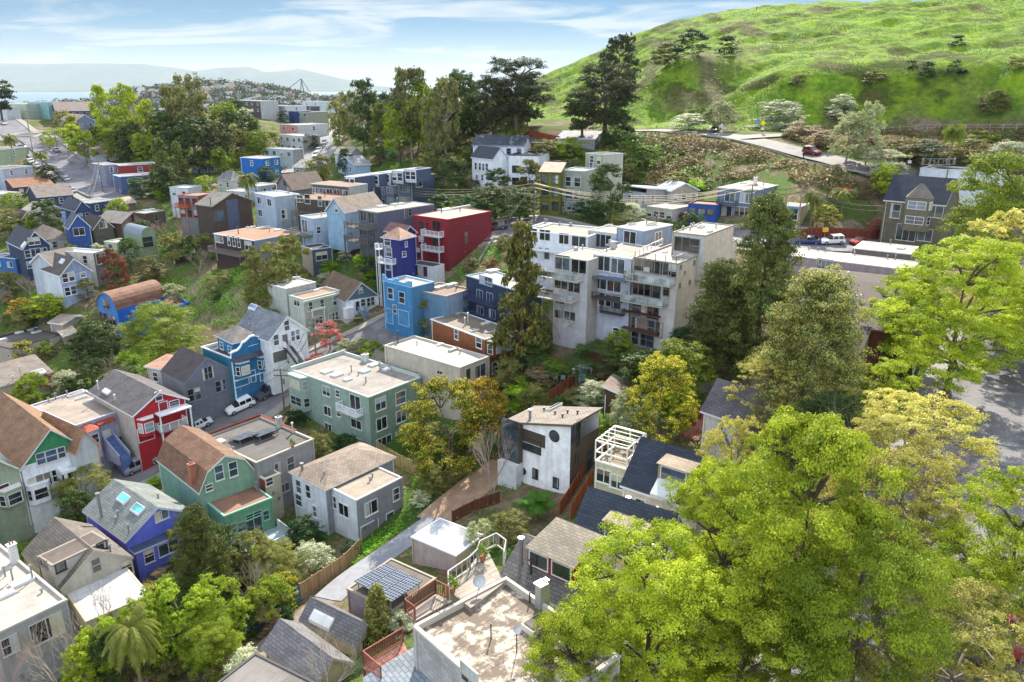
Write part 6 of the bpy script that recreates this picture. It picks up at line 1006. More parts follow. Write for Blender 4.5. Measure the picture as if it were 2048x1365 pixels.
# ------------------------------------------------------------ vegetation
def quads(name, V, tint, m):
    me = bpy.data.meshes.new(name); n = len(V); me.vertices.add(n*4); me.vertices.foreach_set('co', V.reshape(-1).astype(np.float32))
    me.loops.add(n*4); me.loops.foreach_set('vertex_index', np.arange(n*4, dtype=np.int32)); me.polygons.add(n)
    me.polygons.foreach_set('loop_start', np.arange(0, n*4, 4, dtype=np.int32)); me.polygons.foreach_set('loop_total', np.full(n, 4, dtype=np.int32))
    a = me.attributes.new('tint', 'FLOAT', 'FACE'); a.data.foreach_set('value', tint.astype(np.float32)); me.materials.append(m); me.update(calc_edges=True); return me
def leaves(P, Nrm, size, tint, seed=0, asp=.62):
    r = np.random.default_rng(seed); n = len(P); Nn = Nrm+r.normal(0, .55, (n, 3)); Nn /= np.linalg.norm(Nn, axis=1)[:, None]+1e-9
    a = r.normal(size=(n, 3)); u = np.cross(Nn, a); u /= np.linalg.norm(u, axis=1)[:, None]+1e-9; v = np.cross(Nn, u); s = size*r.uniform(.6, 1.35, n)[:, None]
    u = u*s*.5; v = v*s*.5*asp
    return np.stack([P-u, P-v*.9, P+u, P+v], 1)        # a diamond, so that edges read as leaves
KINDS = {}
def crown(kind, seed, nb, n, size, shape, br=(.11, .19), z0=.25, flat=1.0, inner=.35, up=.35):
    """leaf points gathered in clumps spread through the crown's volume; unit width, unit height"""
    r = np.random.default_rng(seed); C = []
    while len(C) < nb:
        t = r.uniform(0, 1); a = r.uniform(0, 2*math.pi)
        if shape == 'round': z = z0+(1-z0)*t; rad = .5*math.sqrt(max(.02, 1-((t-.42)/.6)**2))
        elif shape == 'cone': t = 1-(1-t)**.62 if 0 else t**1.25; z = z0+(1-z0)*t; rad = .5*(1-t)**.62+.03; rad *= .9+.12*math.sin(t*23+a*2)
        elif shape == 'umbrella': z = z0+(1-z0)*t; rad = .5*(.35+.65*math.sin(math.pi*min(1, .1+.75*t)))*(1 if r.random() < .8 else .6)
        elif shape == 'column': z = z0+(1-z0)*t; rad = .42*math.sin(math.pi*min(1, .15+.72*t))**.5
        elif shape == 'vase': z = z0+(1-z0)*t; rad = .5*(.25+.75*min(1, t*1.5))*(1-max(0, t-.72)*2.4)
        elif shape == 'dome': z = (1)*t; rad = .5*math.sqrt(max(0, 1-t*t))
        q = r.uniform(inner, 1)**.5*rad; b = r.uniform(*br)
        C.append((q*math.cos(a)*(1-b*.4), q*math.sin(a)*(1-b*.4), min(z, 1-b*.55*flat), b, r.uniform(0, 1)))
    C = np.array(C); ns = 9 if len(C) > 80 else 16
    # every clump carries smaller tufts on its shell; the leaves sit in the tufts, with gaps between them
    d = r.normal(size=(len(C)*ns, 3)); d /= np.linalg.norm(d, axis=1)[:, None]; d[:, 2] = np.where(d[:, 2] < -.25, -d[:, 2]*.8, d[:, 2]); Cb = np.repeat(C, ns, 0)
    tb = Cb[:, 3]*r.uniform(.20, .42, len(Cb)); tc_ = Cb[:, :3]+d*(Cb[:, 3]*r.uniform(.45, 1.1, len(Cb)))[:, None]*np.array([1, 1, flat]); tt = Cb[:, 4]*.45+r.uniform(0, .42, len(Cb))
    w = tb**2; k = r.choice(len(tb), n, p=w/w.sum()); e = r.normal(size=(n, 3)); e /= np.linalg.norm(e, axis=1)[:, None]; e[:, 2] = np.where(e[:, 2] < -.4, -e[:, 2], e[:, 2])
    ro = r.uniform(.2, 1.25, n)**.7; P_ = tc_[k]+e*(tb[k]*r.uniform(.2, 1.25, n)**.7)[:, None]*np.array([1.2, 1.2, .6]); ti = np.clip(tt[k]+r.uniform(0, .2, n), 0, 1)
    if kind in ('yellow', 'amber', 'magnolia', 'redwood', 'palebush'):     # blossom and new growth sit at the tips
        ti = np.clip((ro-.55)*2.2*(e[:, 2]*.8+.35)+d[k][:, 2]*.35+r.uniform(-.3, .3, n)-(.22 if kind == 'yellow' else 0), 0, 1)
    Nr = d[k]*.7+e*.6+np.array([0, 0, up]); return leaves(P_, Nr, size, ti, seed), ti, C
def limbs(C, seed, hb=.28, r0=.03, k=9, crooked=.05, asp=1.0, lean=0):
    r = random.Random(seed); mb = MB(); pts = [Vector((0, 0, -.06))]; tz_ = hb
    top = Vector((r.uniform(-.03, .03), r.uniform(-.03, .03), tz_)); mb.tube(pts[0], top, r0*1.25, r0*.85, 7)
    idx = sorted(range(len(C)), key=lambda i: -C[i][3])[:k]
    stem = [top, Vector((r.uniform(-.05,.05), r.uniform(-.05,.05), tz_+(1-tz_)*.35)), Vector((r.uniform(-.06,.06), r.uniform(-.06,.06), tz_+(1-tz_)*.68))]
    mb.tube(stem[0], stem[1], r0*.8, r0*.5, 6); mb.tube(stem[1], stem[2], r0*.5, r0*.2, 5)
    for i in idx:
        c = Vector(C[i][:3]); s = stem[0] if c.z < .5 else (stem[1] if c.z < .78 else stem[2]); s = s.lerp(stem[1], r.uniform(0, .5)) if s is stem[0] else s
        m_ = s.lerp(c, .5)+Vector((r.uniform(-1, 1), r.uniform(-1, 1), r.uniform(-.2, 1)))*crooked; mb.tube(s, m_, r0*.45, r0*.28, 5); mb.tube(m_, c, r0*.28, r0*.08, 4)
        for _ in range(2): e = c+Vector((r.uniform(-1,1), r.uniform(-1,1), r.uniform(-.3,1)))*.1; mb.tube(m_.lerp(c, .5), e, r0*.12, r0*.04, 3)
    return mb
BARK = {'b': mat('wood', '5a4c40'), 'g': mat('wood', '83786c'), 'r': mat('wood', '6a4636'), 'p': mat('wood', 'a3968a')}
#          dark      light     trans shape      clumps  blob r        z0   flat  bark inner
SPEC = {
 'lime':   ('55700f', 'b3c034', .33, 'round', 125, (.055, .12), .2, .7, 'b', .05),
 'limedry':('7f8434', 'c8c072', .35, 'round', 120, (.045, .09), .2, .7, 'g', .05),
 'green':  ('4a5f14', '93a42a', .3, 'round', 46, (.10, .19), .18, .9, 'b', .3),
 'olive':  ('4c5428', '8c8c4c', .35, 'round', 46, (.09, .17), .16, .9, 'b', .3),
 'dark':   ('263a18', '4a5e28', .25, 'round', 50, (.09, .17), .12, .9, 'b', .3),
 'magnolia':('34501f', 'b8b468', .3, 'cone', 170, (.09, .15), .03, .8, 'b', .2),
 'yellow': ('3f5c1c', 'dccb44', .35, 'round', 60, (.07, .15), .18, .9, 'b', .3),
 'amber':  ('46601c', 'd8ae3e', .35, 'round', 60, (.07, .15), .18, .9, 'b', .3),
 'conifer':('33441f', '6c7438', .25, 'cone', 240, (.08, .14), .03, .6, 'r', .12),
 'redwood':('39481f', '86803f', .3, 'cone', 130, (.07, .15), .08, .5, 'r', .3),
 'pine':   ('243018', '4a5230', .22, 'umbrella', 75, (.08, .15), .3, .62, 'b', .15),
 'euc':    ('4b5434', '8c8c58', .35, 'column', 60, (.06, .13), .3, 1.0, 'p', .2),
 'pale':   ('6f7c5c', 'b0b490', .35, 'round', 46, (.09, .16), .14, .9, 'g', .3),
 'pink':   ('8a4850', 'd08a88', .4, 'round', 40, (.07, .14), .2, .8, 'b', .2),
 'rust':   ('643c2c', '946048', .4, 'round', 40, (.07, .15), .14, .9, 'b', .3),
 'bamboo': ('5a7c1c', 'a9b83c', .45, 'column', 70, (.06, .13), .05, 1.3, 'g', .2),
 'bush':   ('3c5a20', '76902f', .4, 'dome', 30, (.12, .22), 0, .9, 'b', .3),
 'brush':  ('4c5028', '82804a', .35, 'dome', 30, (.12, .22), 0, .9, 'b', .3),
 'brightbush': ('5f8a14', 'a4c426', .45, 'dome', 30, (.12, .22), 0, .9, 'b', .3),
 'darkbush': ('1f3a1a', '35542a', .3, 'dome', 30, (.12, .22), 0, .9, 'b', .3),
 'palebush': ('76846a', 'c9ccb8', .35, 'dome', 30, (.12, .22), 0, .9, 'b', .3),
 'drybush': ('6a5a48', '9c8a70', .3, 'dome', 30, (.12, .22), 0, .9, 'b', .3),
}
def bare_mesh(seed, depth=6, rad=.016):
    r = random.Random(seed); mb = MB()
    def grow(p, d, L, R_, k):
        q = p+d*L; mb.tube(p, q, R_, R_*.7, 4 if k < 3 else 3)
        if k >= depth: return
        for _ in range(3 if k < 4 else 2):
            nd = (d+Vector((r.uniform(-1,1), r.uniform(-1,1), r.uniform(-.45,.75)))*.72).normalized(); grow(q, nd, L*r.uniform(.62,.88), R_*.62, k+1)
    for i in range(3): grow(Vector((0,0,.04)), (Vector((math.cos(i*2.1+seed), math.sin(i*2.1+seed), 1.5))).normalized(), .26, rad, 1)
    mb.tube((0,0,-.05),(0,0,.06),rad*1.5,rad*1.2,6)
    P_ = np.array(mb.v); w = np.percentile(abs(P_[:, :2]), 98)*2; h_ = P_[:, 2].max(); mb.v = [(a/w, c/w, d/h_) for a, c, d in mb.v]; return mb
def frond_mesh(seed, n=34, leaf=34, droop=1.0, trunk=True, r0=.02, th=.72, c=None, up=.9, wid=.07, dead=True):
    """palm head: unit height with the head at th, fronds of radius .5"""
    r = random.Random(seed); V_ = []; T_ = []
    for i in range(n):
        a = i*2.39996+r.uniform(-.2,.2); el = r.uniform(-.35, up*1.3); L = .5*r.uniform(.8,1.05); p = np.array([0,0,th]); d = np.array([math.cos(a)*math.cos(el), math.sin(a)*math.cos(el), math.sin(el)]); side = np.array([-math.sin(a), math.cos(a), 0])
        pts = []
        for k in range(9): pts.append(p.copy()); p = p+d*L/8*np.array([1,1,.75 if n < 50 or th < .8 else .28]); d = d+np.array([0,0,-.21*droop]); d /= np.linalg.norm(d)
        for k in range(1, 9):
            a0, b0 = pts[k-1], pts[k]
            for j in range(leaf//8):
                q = a0+(b0-a0)*j/(leaf/8)
                for sd in (-1, 1):
                    w_ = wid*math.sin(math.pi*(k+.5)/10)*1.6+.01; tip = q+side*sd*w_+(b0-a0)*.6+np.array([0,0,-w_*.5]); o_ = (b0-a0)*(.28 if wid > .03 and n < 40 else .10); V_.append([q, q+o_, tip, tip-o_*.3]); T_.append(r.uniform(0,1)*(.6 if el > 0 else 1))
    return np.array(V_), np.array(T_)
def kind_proto(kind, lod, var):
    key = (kind, lod, var)
    if key in KINDS: return KINDS[key]
    n, size = {'xl': (95000, .0115), 'hi': (40000, .018), 'mid': (12000, .036), 'lo': (2800, .066), 'xs': (900, .11)}[lod]; seed = hash_(kind)+var*77
    if kind == 'bare': out = (None, bare_mesh(3+var, 7 if lod in ('xl','hi') else 6, .011 if lod in ('xl','hi') else .013).mesh('branches', mat('wood', 'a4978c')))
    elif kind == 'barepink': out = (None, bare_mesh(8+var, 6, .013).mesh('branches', mat('wood', 'a88a80')))
    elif kind in ('palm', 'tallpalm', 'fern', 'drac'):
        dr, th, nfr, wd = {'palm': (1.35, .78, 46, .035), 'tallpalm': (1.0, .9, 50, .05), 'fern': (.9, .6, 22, .1), 'drac': (.25, .55, 60, .012)}[kind]
        V_, T_ = frond_mesh(seed, nfr, {'palm': 88, 'tallpalm': 64, 'drac': 16}.get(kind, 40), dr, th=th, wid=wd); cm = leafmat(kind, *{'palm': ('4c5c24', '96944a'), 'tallpalm': ('5a6a28', '96a04a'), 'fern': ('3f6f1c', '6f9c34'), 'drac': ('4a2430', '8a5a60')}[kind])
        mb = MB(); mb.tube((0,0,-.05),(0,0,th*.5),.028 if kind == 'palm' else .04,.024,8); mb.tube((0,0,th*.5),(0,0,th),.024,.03,8); out = (quads('fronds', V_, T_, cm), mb.mesh('trunk', mat('wood', '7d6e5e')))
    else:
        c1, c2, tr_, shape, nb, br, z0, fl, bark, inner = SPEC[kind]
        if lod in ('lo', 'xs'): nb = int(nb*.55); br = (br[0]*1.35, br[1]*1.3)
        if kind == 'limedry': n = int(n*.6)
        V_, T_, C = crown(kind, seed, nb, int(n*(1.5 if shape == 'cone' else 1)), size, shape, br, z0, fl, inner)
        crown_me = quads('crown', V_, T_, leafmat(kind, c1, c2, tr_)); tm = None
        if shape != 'dome':
            mb = limbs(C, seed, max(z0, .1)+.06, {'redwood': .035, 'pine': .035, 'conifer': .03}.get(kind, .022), (26 if lod in ('xl','hi') else 10) if kind in ('lime','limedry','pine','euc') else 9); tm = mb.mesh('trunk', BARK[bark])
            if kind == 'limedry' and lod in ('xl', 'hi', 'mid'):
                q = bare_mesh(seed % 9, 7, .008); q.v = [(a*.98, c*.98, .08+d*.9) for a, c, d in q.v]; mb.v_off = len(mb.v); mb.f += [tuple(i+len(mb.v) for i in f) for f in q.f]; mb.v += q.v; mb.m += q.m; mb.uv += q.uv; tm = mb.mesh('trunk', BARK['g'])
        out = (crown_me, tm)
    KINDS[key] = out; return out
def hash_(s): return sum(ord(c)*(i+3) for i, c in enumerate(s)) % 997
NAMES = {'bush':'shrub','brush':'shrub','brightbush':'shrub','darkbush':'shrub','palebush':'shrub','drybush':'shrub','bare':'bare_tree','barepink':'bare_tree','palm':'palm_tree','tallpalm':'palm_tree','fern':'tree_fern','drac':'cordyline','conifer':'conifer_tree','redwood':'redwood_tree','pine':'pine_tree','euc':'eucalyptus_tree','bamboo':'bamboo_clump','pink':'blossom_tree','magnolia':'magnolia_tree'}
NT = 0
def tree(kind, x, y, z, w, h, label, group=None, wpx=100, rz=None):
    global NT
    NT += 1; lod = 'xl' if wpx > 260 else 'hi' if wpx > 120 else 'mid' if wpx > 55 else 'lo' if wpx > 26 else 'xs'
    cm, tm = kind_proto(kind, lod, NT % 2); nm = NAMES.get(kind, 'tree'); rz = NT*1.7 if rz is None else rz
    root = empty(nm, (x, y, z), rz, label, nm.replace('_', ' ').replace('cordyline', 'plant'), group, (w, w, h))
    if cm: put('crown' if kind not in ('palm','tallpalm','fern','drac') else 'fronds', cm, root)
    if tm: put('trunk' if cm else 'branches', tm, root)
    return root
def T(kind, bx, by, top, w, label, group=None, zo=0):
    """base pixel, pixel row of the top, crown width in pixels -> a tree standing on the terrain"""
    p = hit(bx, by); dist = p[1]/ray(bx, by)[1]*1.0; mpp = dist/F; r = ray(bx, top); hz_ = math.hypot(p[0], p[1]); t = hz_/math.hypot(r[0], r[1]); ztop = CAMZ+r[2]*t
    hh_ = max(.5, ztop-p[2]-zo)
    if SPEC.get(kind, [0]*4)[3] == 'dome': hh_ = min(hh_, w*mpp*.8)
    return tree(kind, p[0], p[1], p[2]+zo, w*mpp, hh_, label, group, w)
# ------------------------------------------------------------ trees: kind, base x, base y, top y, crown width, label
TR = [
('lime',1290,1450,1075,380,'yellow-green street tree overhanging the stained flat roof'),
('lime',1470,1500,1190,360,'lime green tree lowest in the row, right of the stained roof tree'),
('lime',1425,1300,945,280,'lime green tree beside the dark slate-roofed houses'),
('lime',1560,1400,850,380,'largest lime green street tree in the middle of the row'),
('green',1680,1500,1040,320,'darker green street tree shading the lower road'),
('limedry',1715,1200,840,300,'half-leafed dry-twigged tree behind the largest lime tree'),
('limedry',1790,1110,800,340,'half-leafed street tree with twigs beside the sunlit road'),
('limedry',1450,1090,835,150,'thin-leaved tree at the corner of the slate roof'),
('lime',1985,1330,940,340,'lime green tree at the right edge across the road'),
('lime',1150,1580,1250,270,'lime foliage over the bottom corner of the stained flat roof'),
('limedry',1880,1500,1190,380,'sparse twiggy tree in the bottom right corner'),
('limedry',2010,1560,1290,240,'second twiggy tree at the very bottom right edge'),
('lime',1885,815,480,310,'big lime tree whose trunk stands at the kerb of the sunlit road'),
('limedry',1990,700,420,240,'tall half-leafed tree at the right edge above the road'),
('green',1990,570,310,220,'bushy yellow-green tree right of the tan house'),
('lime',2060,760,560,200,'lime crown cut by the right edge beside the road'),
('lime',1800,740,540,180,'small lime tree over the pink building corner'),
('lime',1755,900,725,150,'round lime tree between magnolia and sunlit road'),
('limedry',1530,930,720,190,'pale half-leafed tree below the tall magnolia'),
('dark',1660,990,800,200,'dark green tree in the shade of the lime row'),
('magnolia',1600,905,553,285,'tall pointed magnolia-like tree with pale leaf tips'),
('conifer',1508,735,400,205,'tall dark conifer right of the beige apartments'),
('conifer',1432,735,525,180,'shorter dark conifer against the beige side wall'),
('redwood',1042,745,452,118,'slender redwood in front of the navy building'),
('yellow',895,965,772,170,'round tree covered in yellow blossom by the green block'),
('amber',970,905,765,100,'orange-tinged blossoming tree beside the yellow one'),
('green',830,900,845,60,'small bright green tree left of the yellow blossom'),
('yellow',1318,905,718,135,'pointed tree with yellow tips above the red deck chairs'),
('pale',1262,900,790,95,'grey-green tree left of the yellow tipped one'),
('lime',1352,880,770,70,'soft lime tree right of the yellow tipped one'),
('bare',985,1000,828,95,'leafless grey tree by the white tower house'),
('fern',1073,1040,972,88,'broad tree fern in front of the white tower house'),
('bare',1122,690,578,75,'leafless pale tree against the stepped apartments'),
('dark',1200,755,695,140,'dark hedge-like tree below the stepped apartments'),
('dark',1290,785,708,120,'dark garden tree at the foot of the beige block'),
('green',1360,800,690,120,'green garden tree under the dark conifers'),
('darkbush',1365,720,640,80,'dark leafy shrub against the beige side wall'),
('green',1235,740,665,60,'small round tree in front of the grey middle block'),
('drybush',1075,780,735,70,'rust-tinged shrub in the sunny garden'),
('palebush',1187,815,765,70,'white-flowering bush beside the red car'),
('bush',1090,760,715,90,'green bush behind the garden table'),
('brightbush',1045,820,765,80,'bright fern-like bush in the terraced garden'),
('bush',1240,870,825,70,'green bush right of the brown shed'),
('conifer',414,1215,1015,145,'dense brown-green conifer behind the purple house'),
('bamboo',300,1350,1190,110,'tall yellow-green bamboo clump left of the blue fence'),
('bamboo',380,1320,1170,120,'yellow-green bamboo beside the blue fence'),
('bamboo',450,1290,1160,120,'right-hand bamboo clump by the blue fence'),
('bamboo',215,1365,1240,90,'bamboo clump beside the drooping palm'),
('palm',290,1410,1205,140,'drooping date palm in the bottom left garden'),
('bare',215,1330,1165,150,'leafless gnarled tree over the white rear roof'),
('bare',130,1400,1225,160,'bare twiggy shrub tree under the pale flat roof'),
('bare',520,1235,1110,100,'bare white-twigged tree beside the wooden fence'),
('bare',660,1400,1270,150,'bare twig tree in front of the grey garages'),
('barepink',20,1450,1270,130,'reddish leafless tree in the bottom left corner'),
('lime',170,1400,1290,70,'bright lime sapling at the bottom left'),
('brush',310,1215,1160,70,'pale green bush above the white rear roof'),
('green',20,1330,1240,70,'dark evergreen at the left edge by the pale roof'),
('magnolia',758,1280,1175,66,'narrow young tree beside the solar garage'),
('palebush',800,1265,1210,60,'pale flowering bush under the roof deck'),
('drac',888,1180,1130,62,'dark red spiky cordyline by the white garage'),
('pale',962,1105,1045,60,'silver-leaved olive tree behind the white garage'),
('olive',1020,1085,1028,80,'yellowish bush behind the red-dormer house'),
('darkbush',610,1100,1025,84,'dark round clipped bush beside the white and green houses'),
('brightbush',532,1130,1068,64,'bright lime round shrub below the green extension'),
('brightbush',566,1150,1093,62,'bright green leafy shrub in the fenced yard'),
('palebush',625,1140,1092,84,'pink-flecked shrub behind the wooden fence'),
('darkbush',705,1115,1075,40,'small dark shrub at the corner of the white house'),
('yellow',570,1215,1150,60,'yellow-flowering shrub behind the blue fence'),
('drybush',535,1260,1215,60,'dry brown shrub over the blue fence'),
('olive',185,1045,940,125,'flat-topped street tree in front of the purple house'),
('bare',105,1010,948,55,'bare street tree before the white porch'),
('barepink',205,935,895,55,'bare street tree before the lavender house'),
('darkbush',330,875,845,36,'small dark shrub by the red house steps'),
('brightbush',308,975,950,30,'lime shrub beside the gambrel house'),
('olive',635,955,870,75,'drooping grey-green tree beside the solar-roof house'),
('darkbush',690,915,860,60,'dark shrub against the green apartment block'),
('darkbush',590,850,825,45,'dark shrub at the bay of the green block'),
('pink',660,700,645,52,'pink blossom tree before the sage cornice house'),
('pink',630,745,712,60,'pink blossom tree beside the blue Victorian street'),
('rust',572,762,738,30,'small dark pink tree at the utility pole'),
('olive',865,655,588,96,'round grey-green tree before the sky blue building'),
('green',845,672,635,38,'bright green shrub by the brown shingled house'),
('pale',712,715,680,75,'pale shrub behind the flat green roof'),
('green',335,740,615,150,'large spreading green tree below the bright blue house'),
('dark',205,725,645,90,'dark green tree left of the spreading green tree'),
('bare',230,770,705,70,'bare grey tree beside the red house garden'),
('pale',245,700,650,40,'silver shrub behind the bare grey tree'),
('brightbush',258,730,700,40,'bright shrub in the shaded lawn'),
('rust',104,785,745,44,'bronze round bush against the tan cottage'),
('palebush',140,790,735,60,'white-flowering shrub beside the bronze bush'),
('brightbush',155,775,750,40,'bright green shrub in the left yards'),
('yellow',52,735,685,44,'orange-green shrub behind the corrugated roof'),
('amber',50,640,598,52,'dense golden-green round tree at left'),
('lime',95,640,590,72,'bright yellow-green tree beside the golden one'),
('olive',55,665,618,54,'grey-green tree under the golden tree'),
('brush',190,680,625,60,'bushy shrub left of the bright blue house'),
('olive',178,600,560,42,'round olive tree between light grey house and slope'),
('rust',238,590,500,56,'red-brown leafed tree behind the barrel house'),
('dark',262,545,480,50,'dark green tree before the steel barrel vault'),
('olive',15,590,545,50,'olive tree at the left edge below blue house'),
('bare',60,590,545,50,'bare tree beside the light grey house'),
('brush',300,560,510,60,'olive shrub on the grassy slope'),
('olive',345,530,470,50,'olive tree on the slope above the meadow'),
('dark',380,520,475,50,'dark round tree right of the bare thicket'),
('barepink',300,500,438,70,'pinkish leafless thicket left part'),
('barepink',350,500,435,80,'pinkish leafless thicket right part'),
('bare',400,545,490,50,'bare tree on the green slope'),
('brush',440,580,545,50,'dark brush on the green slope'),
('bare',400,605,555,60,'pale bare tree at the foot of the slope'),
('bare',485,650,585,60,'pale bare tree left of the grey box house'),
('barepink',520,645,590,50,'dull pink bare tree beside the grey box house'),
('pale',350,610,570,44,'silver-green bush above the bright blue house'),
('brush',300,600,565,50,'olive bush behind the bright blue roof'),
('olive',545,640,492,105,'large round brown-green tree above the grey box house'),
('olive',590,600,475,72,'yellow-olive round tree behind the large round one'),
('brightbush',660,545,522,38,'lime clipped hedge ball beside the slate blue box'),
('brightbush',725,540,510,40,'lime clipped bush below the cobalt Victorian'),
('brightbush',740,562,538,36,'lime hedge ball near the cobalt Victorian'),
('bush',750,590,560,36,'dark green clipped ball beside the blue cottage'),
('palebush',690,520,502,30,'white-flowering shrub under the pale blue house'),
('drybush',490,470,443,44,'red-leaved shrub above the brown deck house'),
('rust',980,535,517,34,'red-leaved shrub on the lawn beside the red block'),
('brightbush',420,480,455,36,'bright shrub left of the brown deck house'),
# far left hillside
('dark',205,305,255,60,'dark tree below the lavender house'),('lime',100,300,262,30,'lime tree left of the lavender house'),('lime',148,300,250,44,'lime tree before the lavender house'),
('palm',28,320,262,42,'fan palm beside the far left street'),('palm',88,345,298,40,'second palm between parked cars of the far street'),
('dark',102,365,332,44,'round tree among parked cars on the far street'),('olive',20,480,420,60,'round olive tree at the left edge'),('dark',98,470,404,66,'big dark round tree among blue gables'),('green',30,425,388,55,'bright tree at the left edge below dormers'),
('yellow',150,275,232,32,'yellowish tree by the far white tower'),
('lime',215,300,176,46,'umbrella-shaped lime tree on the ridge'),('lime',262,300,172,62,'broad lime-topped tree on the ridge'),('lime',305,320,205,44,'lime tree right of the broad ridge tree'),
('green',240,320,240,70,'green tree under the ridge limes'),('green',175,330,265,50,'green tree above the shingled house'),('dark',270,330,250,70,'dark tree in the ridge grove'),('green',300,345,270,60,'mid-green tree in the ridge grove'),
('euc',392,330,152,84,'tall grey-green eucalyptus on the left ridge'),('euc',360,320,175,60,'slimmer eucalyptus left of the tallest'),('dark',340,340,230,70,'dark cypress mass below the eucalyptus'),('dark',400,350,240,90,'dark broad tree under the eucalyptus'),
('pine',440,350,250,70,'dark pine right of the eucalyptus'),('dark',365,350,260,70,'dark tree in front of the eucalyptus'),('olive',420,350,265,60,'olive tree under the dark pine'),
('conifer',330,390,280,55,'pointed brown-green conifer right of the brick red house'),('conifer',362,370,285,40,'second pointed conifer behind the brick red house'),('dark',345,400,335,60,'dark tree at the conifer foot'),
('dark',470,300,225,50,'dark tree below the long ridge building'),('dark',500,310,235,50,'dark tree left of the white balcony apartment'),('olive',485,330,262,50,'olive tree behind the vivid blue house'),('green',520,330,265,60,'green tree right of the vivid blue roof'),('lime',452,340,285,46,'lime tree left of the vivid blue house'),('green',440,355,300,44,'pale green tree beside blue-roofed cottage'),
('olive',540,310,265,44,'olive tree below the white balcony apartment'),('dark',568,245,222,24,'small dark conifer by the grey-green box'),('dark',622,300,270,36,'round dark tree beside the central street'),('green',480,232,215,36,'bright green tree under the ridge deck'),
('palm',500,420,335,58,'date palm in front of the brown gabled roof'),('dark',535,365,335,40,'dark tree right of the date palm'),('bare',570,345,295,34,'tan leafless poplar beside the vivid blue house'),('green',240,450,400,40,'dark evergreen by the far power pole'),('brightbush',318,400,382,30,'lime tree behind the timber studio'),
('dark',285,395,355,60,'dark green tree below the pyramid roof'),('pine',5,245,163,60,'dark pine at the left edge of the horizon'),
('green',640,380,345,36,'pale tree right of the brown barn roof'),('dark',690,350,300,30,'dark shrub tree by the pale cottage'),
# central ridge grove
('dark',730,310,165,70,'tall dark cypress group left part'),('euc',705,300,185,60,'feathery eucalyptus left of the dark cypress'),('olive',680,290,205,44,'grey shrubby tree by the central street'),('conifer',765,315,208,60,'bluish cedar in the ridge grove'),
('euc',825,320,140,80,'tallest rounded eucalyptus of the central grove'),('green',838,310,165,70,'yellow-green tree in the central grove'),('green',800,330,210,70,'green tree under the tallest eucalyptus'),('dark',925,290,150,80,'dark tree behind the pale eucalyptus'),
('euc',895,350,160,70,'pale slender eucalyptus with red flowers'),('euc',870,350,185,60,'eucalyptus with visible pale trunk'),('green',862,330,180,36,'narrow green cypress in the grove'),('dark',780,270,190,60,'dark mass behind the central grove'),('dark',960,280,195,70,'dark tree left of the big umbrella pine'),
('pine',1035,285,120,140,'big umbrella pine left of the green hill'),('pine',985,290,160,60,'smaller pine left of the umbrella pine'),
('pine',1205,300,130,135,'tall dark pine in front of the green hill'),('pine',1235,250,75,78,'dark pine on the hillside crest'),('pine',1165,290,190,80,'lower dark pine left of the tall one'),('dark',1230,310,205,70,'dark lower half of the pine group'),
('dark',905,400,320,70,'dark oak behind the row houses'),('darkbush',935,455,395,80,'dark brush under the white house'),('dark',990,440,375,90,'dark tree below the white house terrace'),('dark',1040,440,378,90,'dark tree under the plain white house'),('darkbush',880,440,390,60,'dark brush beside the row houses'),
('olive',945,330,280,50,'olive tree left of the white gabled house'),('green',1020,300,262,50,'green bush behind the white gabled house'),('olive',1090,320,280,60,'olive bush behind the low grey roofs'),('green',1140,320,275,60,'green bush behind the tower'),
('dark',1218,452,333,84,'ivy-clad tree against the green tower'),('bush',1262,330,270,70,'green shrubs at the top of the bank'),('bush',1290,345,295,70,'ivy mound on the bank right of the tower'),('darkbush',1180,440,390,70,'dark hedge right of the sage house'),
('palebush',1262,445,408,60,'round pale-leaved tree before the storefront house'),('rust',1370,440,425,26,'magenta blossom tree behind the apartments'),('pink',1340,440,427,26,'second magenta blossom tree behind the apartments'),
('olive',1355,385,345,60,'dark brush at the foot of the bank'),('brightbush',1390,385,358,40,'bright shrub behind the solar row house'),
('yellow',1650,455,412,56,'yellow-flowering tree behind the red-brown fence'),('palm',1620,460,375,50,'dark spiky palm beside the lilac house'),('palm',1682,430,370,70,'spreading palm above the terrace'),('tallpalm',1872,478,238,48,'tall fan palm in front of the tan house'),
('lime',1768,400,330,60,'fresh green tree left of the tan house'),('bare',1700,462,435,34,'pale twiggy shrub behind the fence'),
('pale',1440,262,205,70,'pale willow-like bush at the road bend'),('palebush',1555,262,205,110,'broad pale shrub by the street lamp'),('palebush',1380,262,228,90,'pale shrubs along the road left part'),
('pale',1690,330,232,80,'slender-stemmed grey-green tree by the road'),('pale',1730,330,208,60,'taller grey-green tree by the road'),('drybush',1600,275,245,70,'brown brush beside the parking bay'),('drybush',1650,295,262,60,'second brown brush beside the road'),
('brush',1800,320,278,80,'brown-green scrub behind the road'),('palebush',1770,345,300,90,'pale scrub mound right of the slender tree'),('darkbush',1850,330,285,90,'dark scrub behind the white flat house'),('brush',1930,330,280,90,'scrub mound near the right edge'),('palebush',2010,345,285,90,'grey scrub at the right edge'),('green',1960,300,262,60,'green shrub along the rail fence'),
('drybush',1720,290,262,70,'dry brush at the foot of the hill'),
('palebush',1680,240,190,60,'grey-green bush on the shaded slope'),('darkbush',1910,150,110,36,'dark bush high on the grassy hill'),('darkbush',1915,95,72,36,'dark bush near the hill top'),('brush',1985,225,180,60,'green bush on the shaded slope at right'),('darkbush',1850,160,118,40,'dark bush beside the high bush'),('brush',1750,165,140,44,'brush on the edge of the shaded slope'),
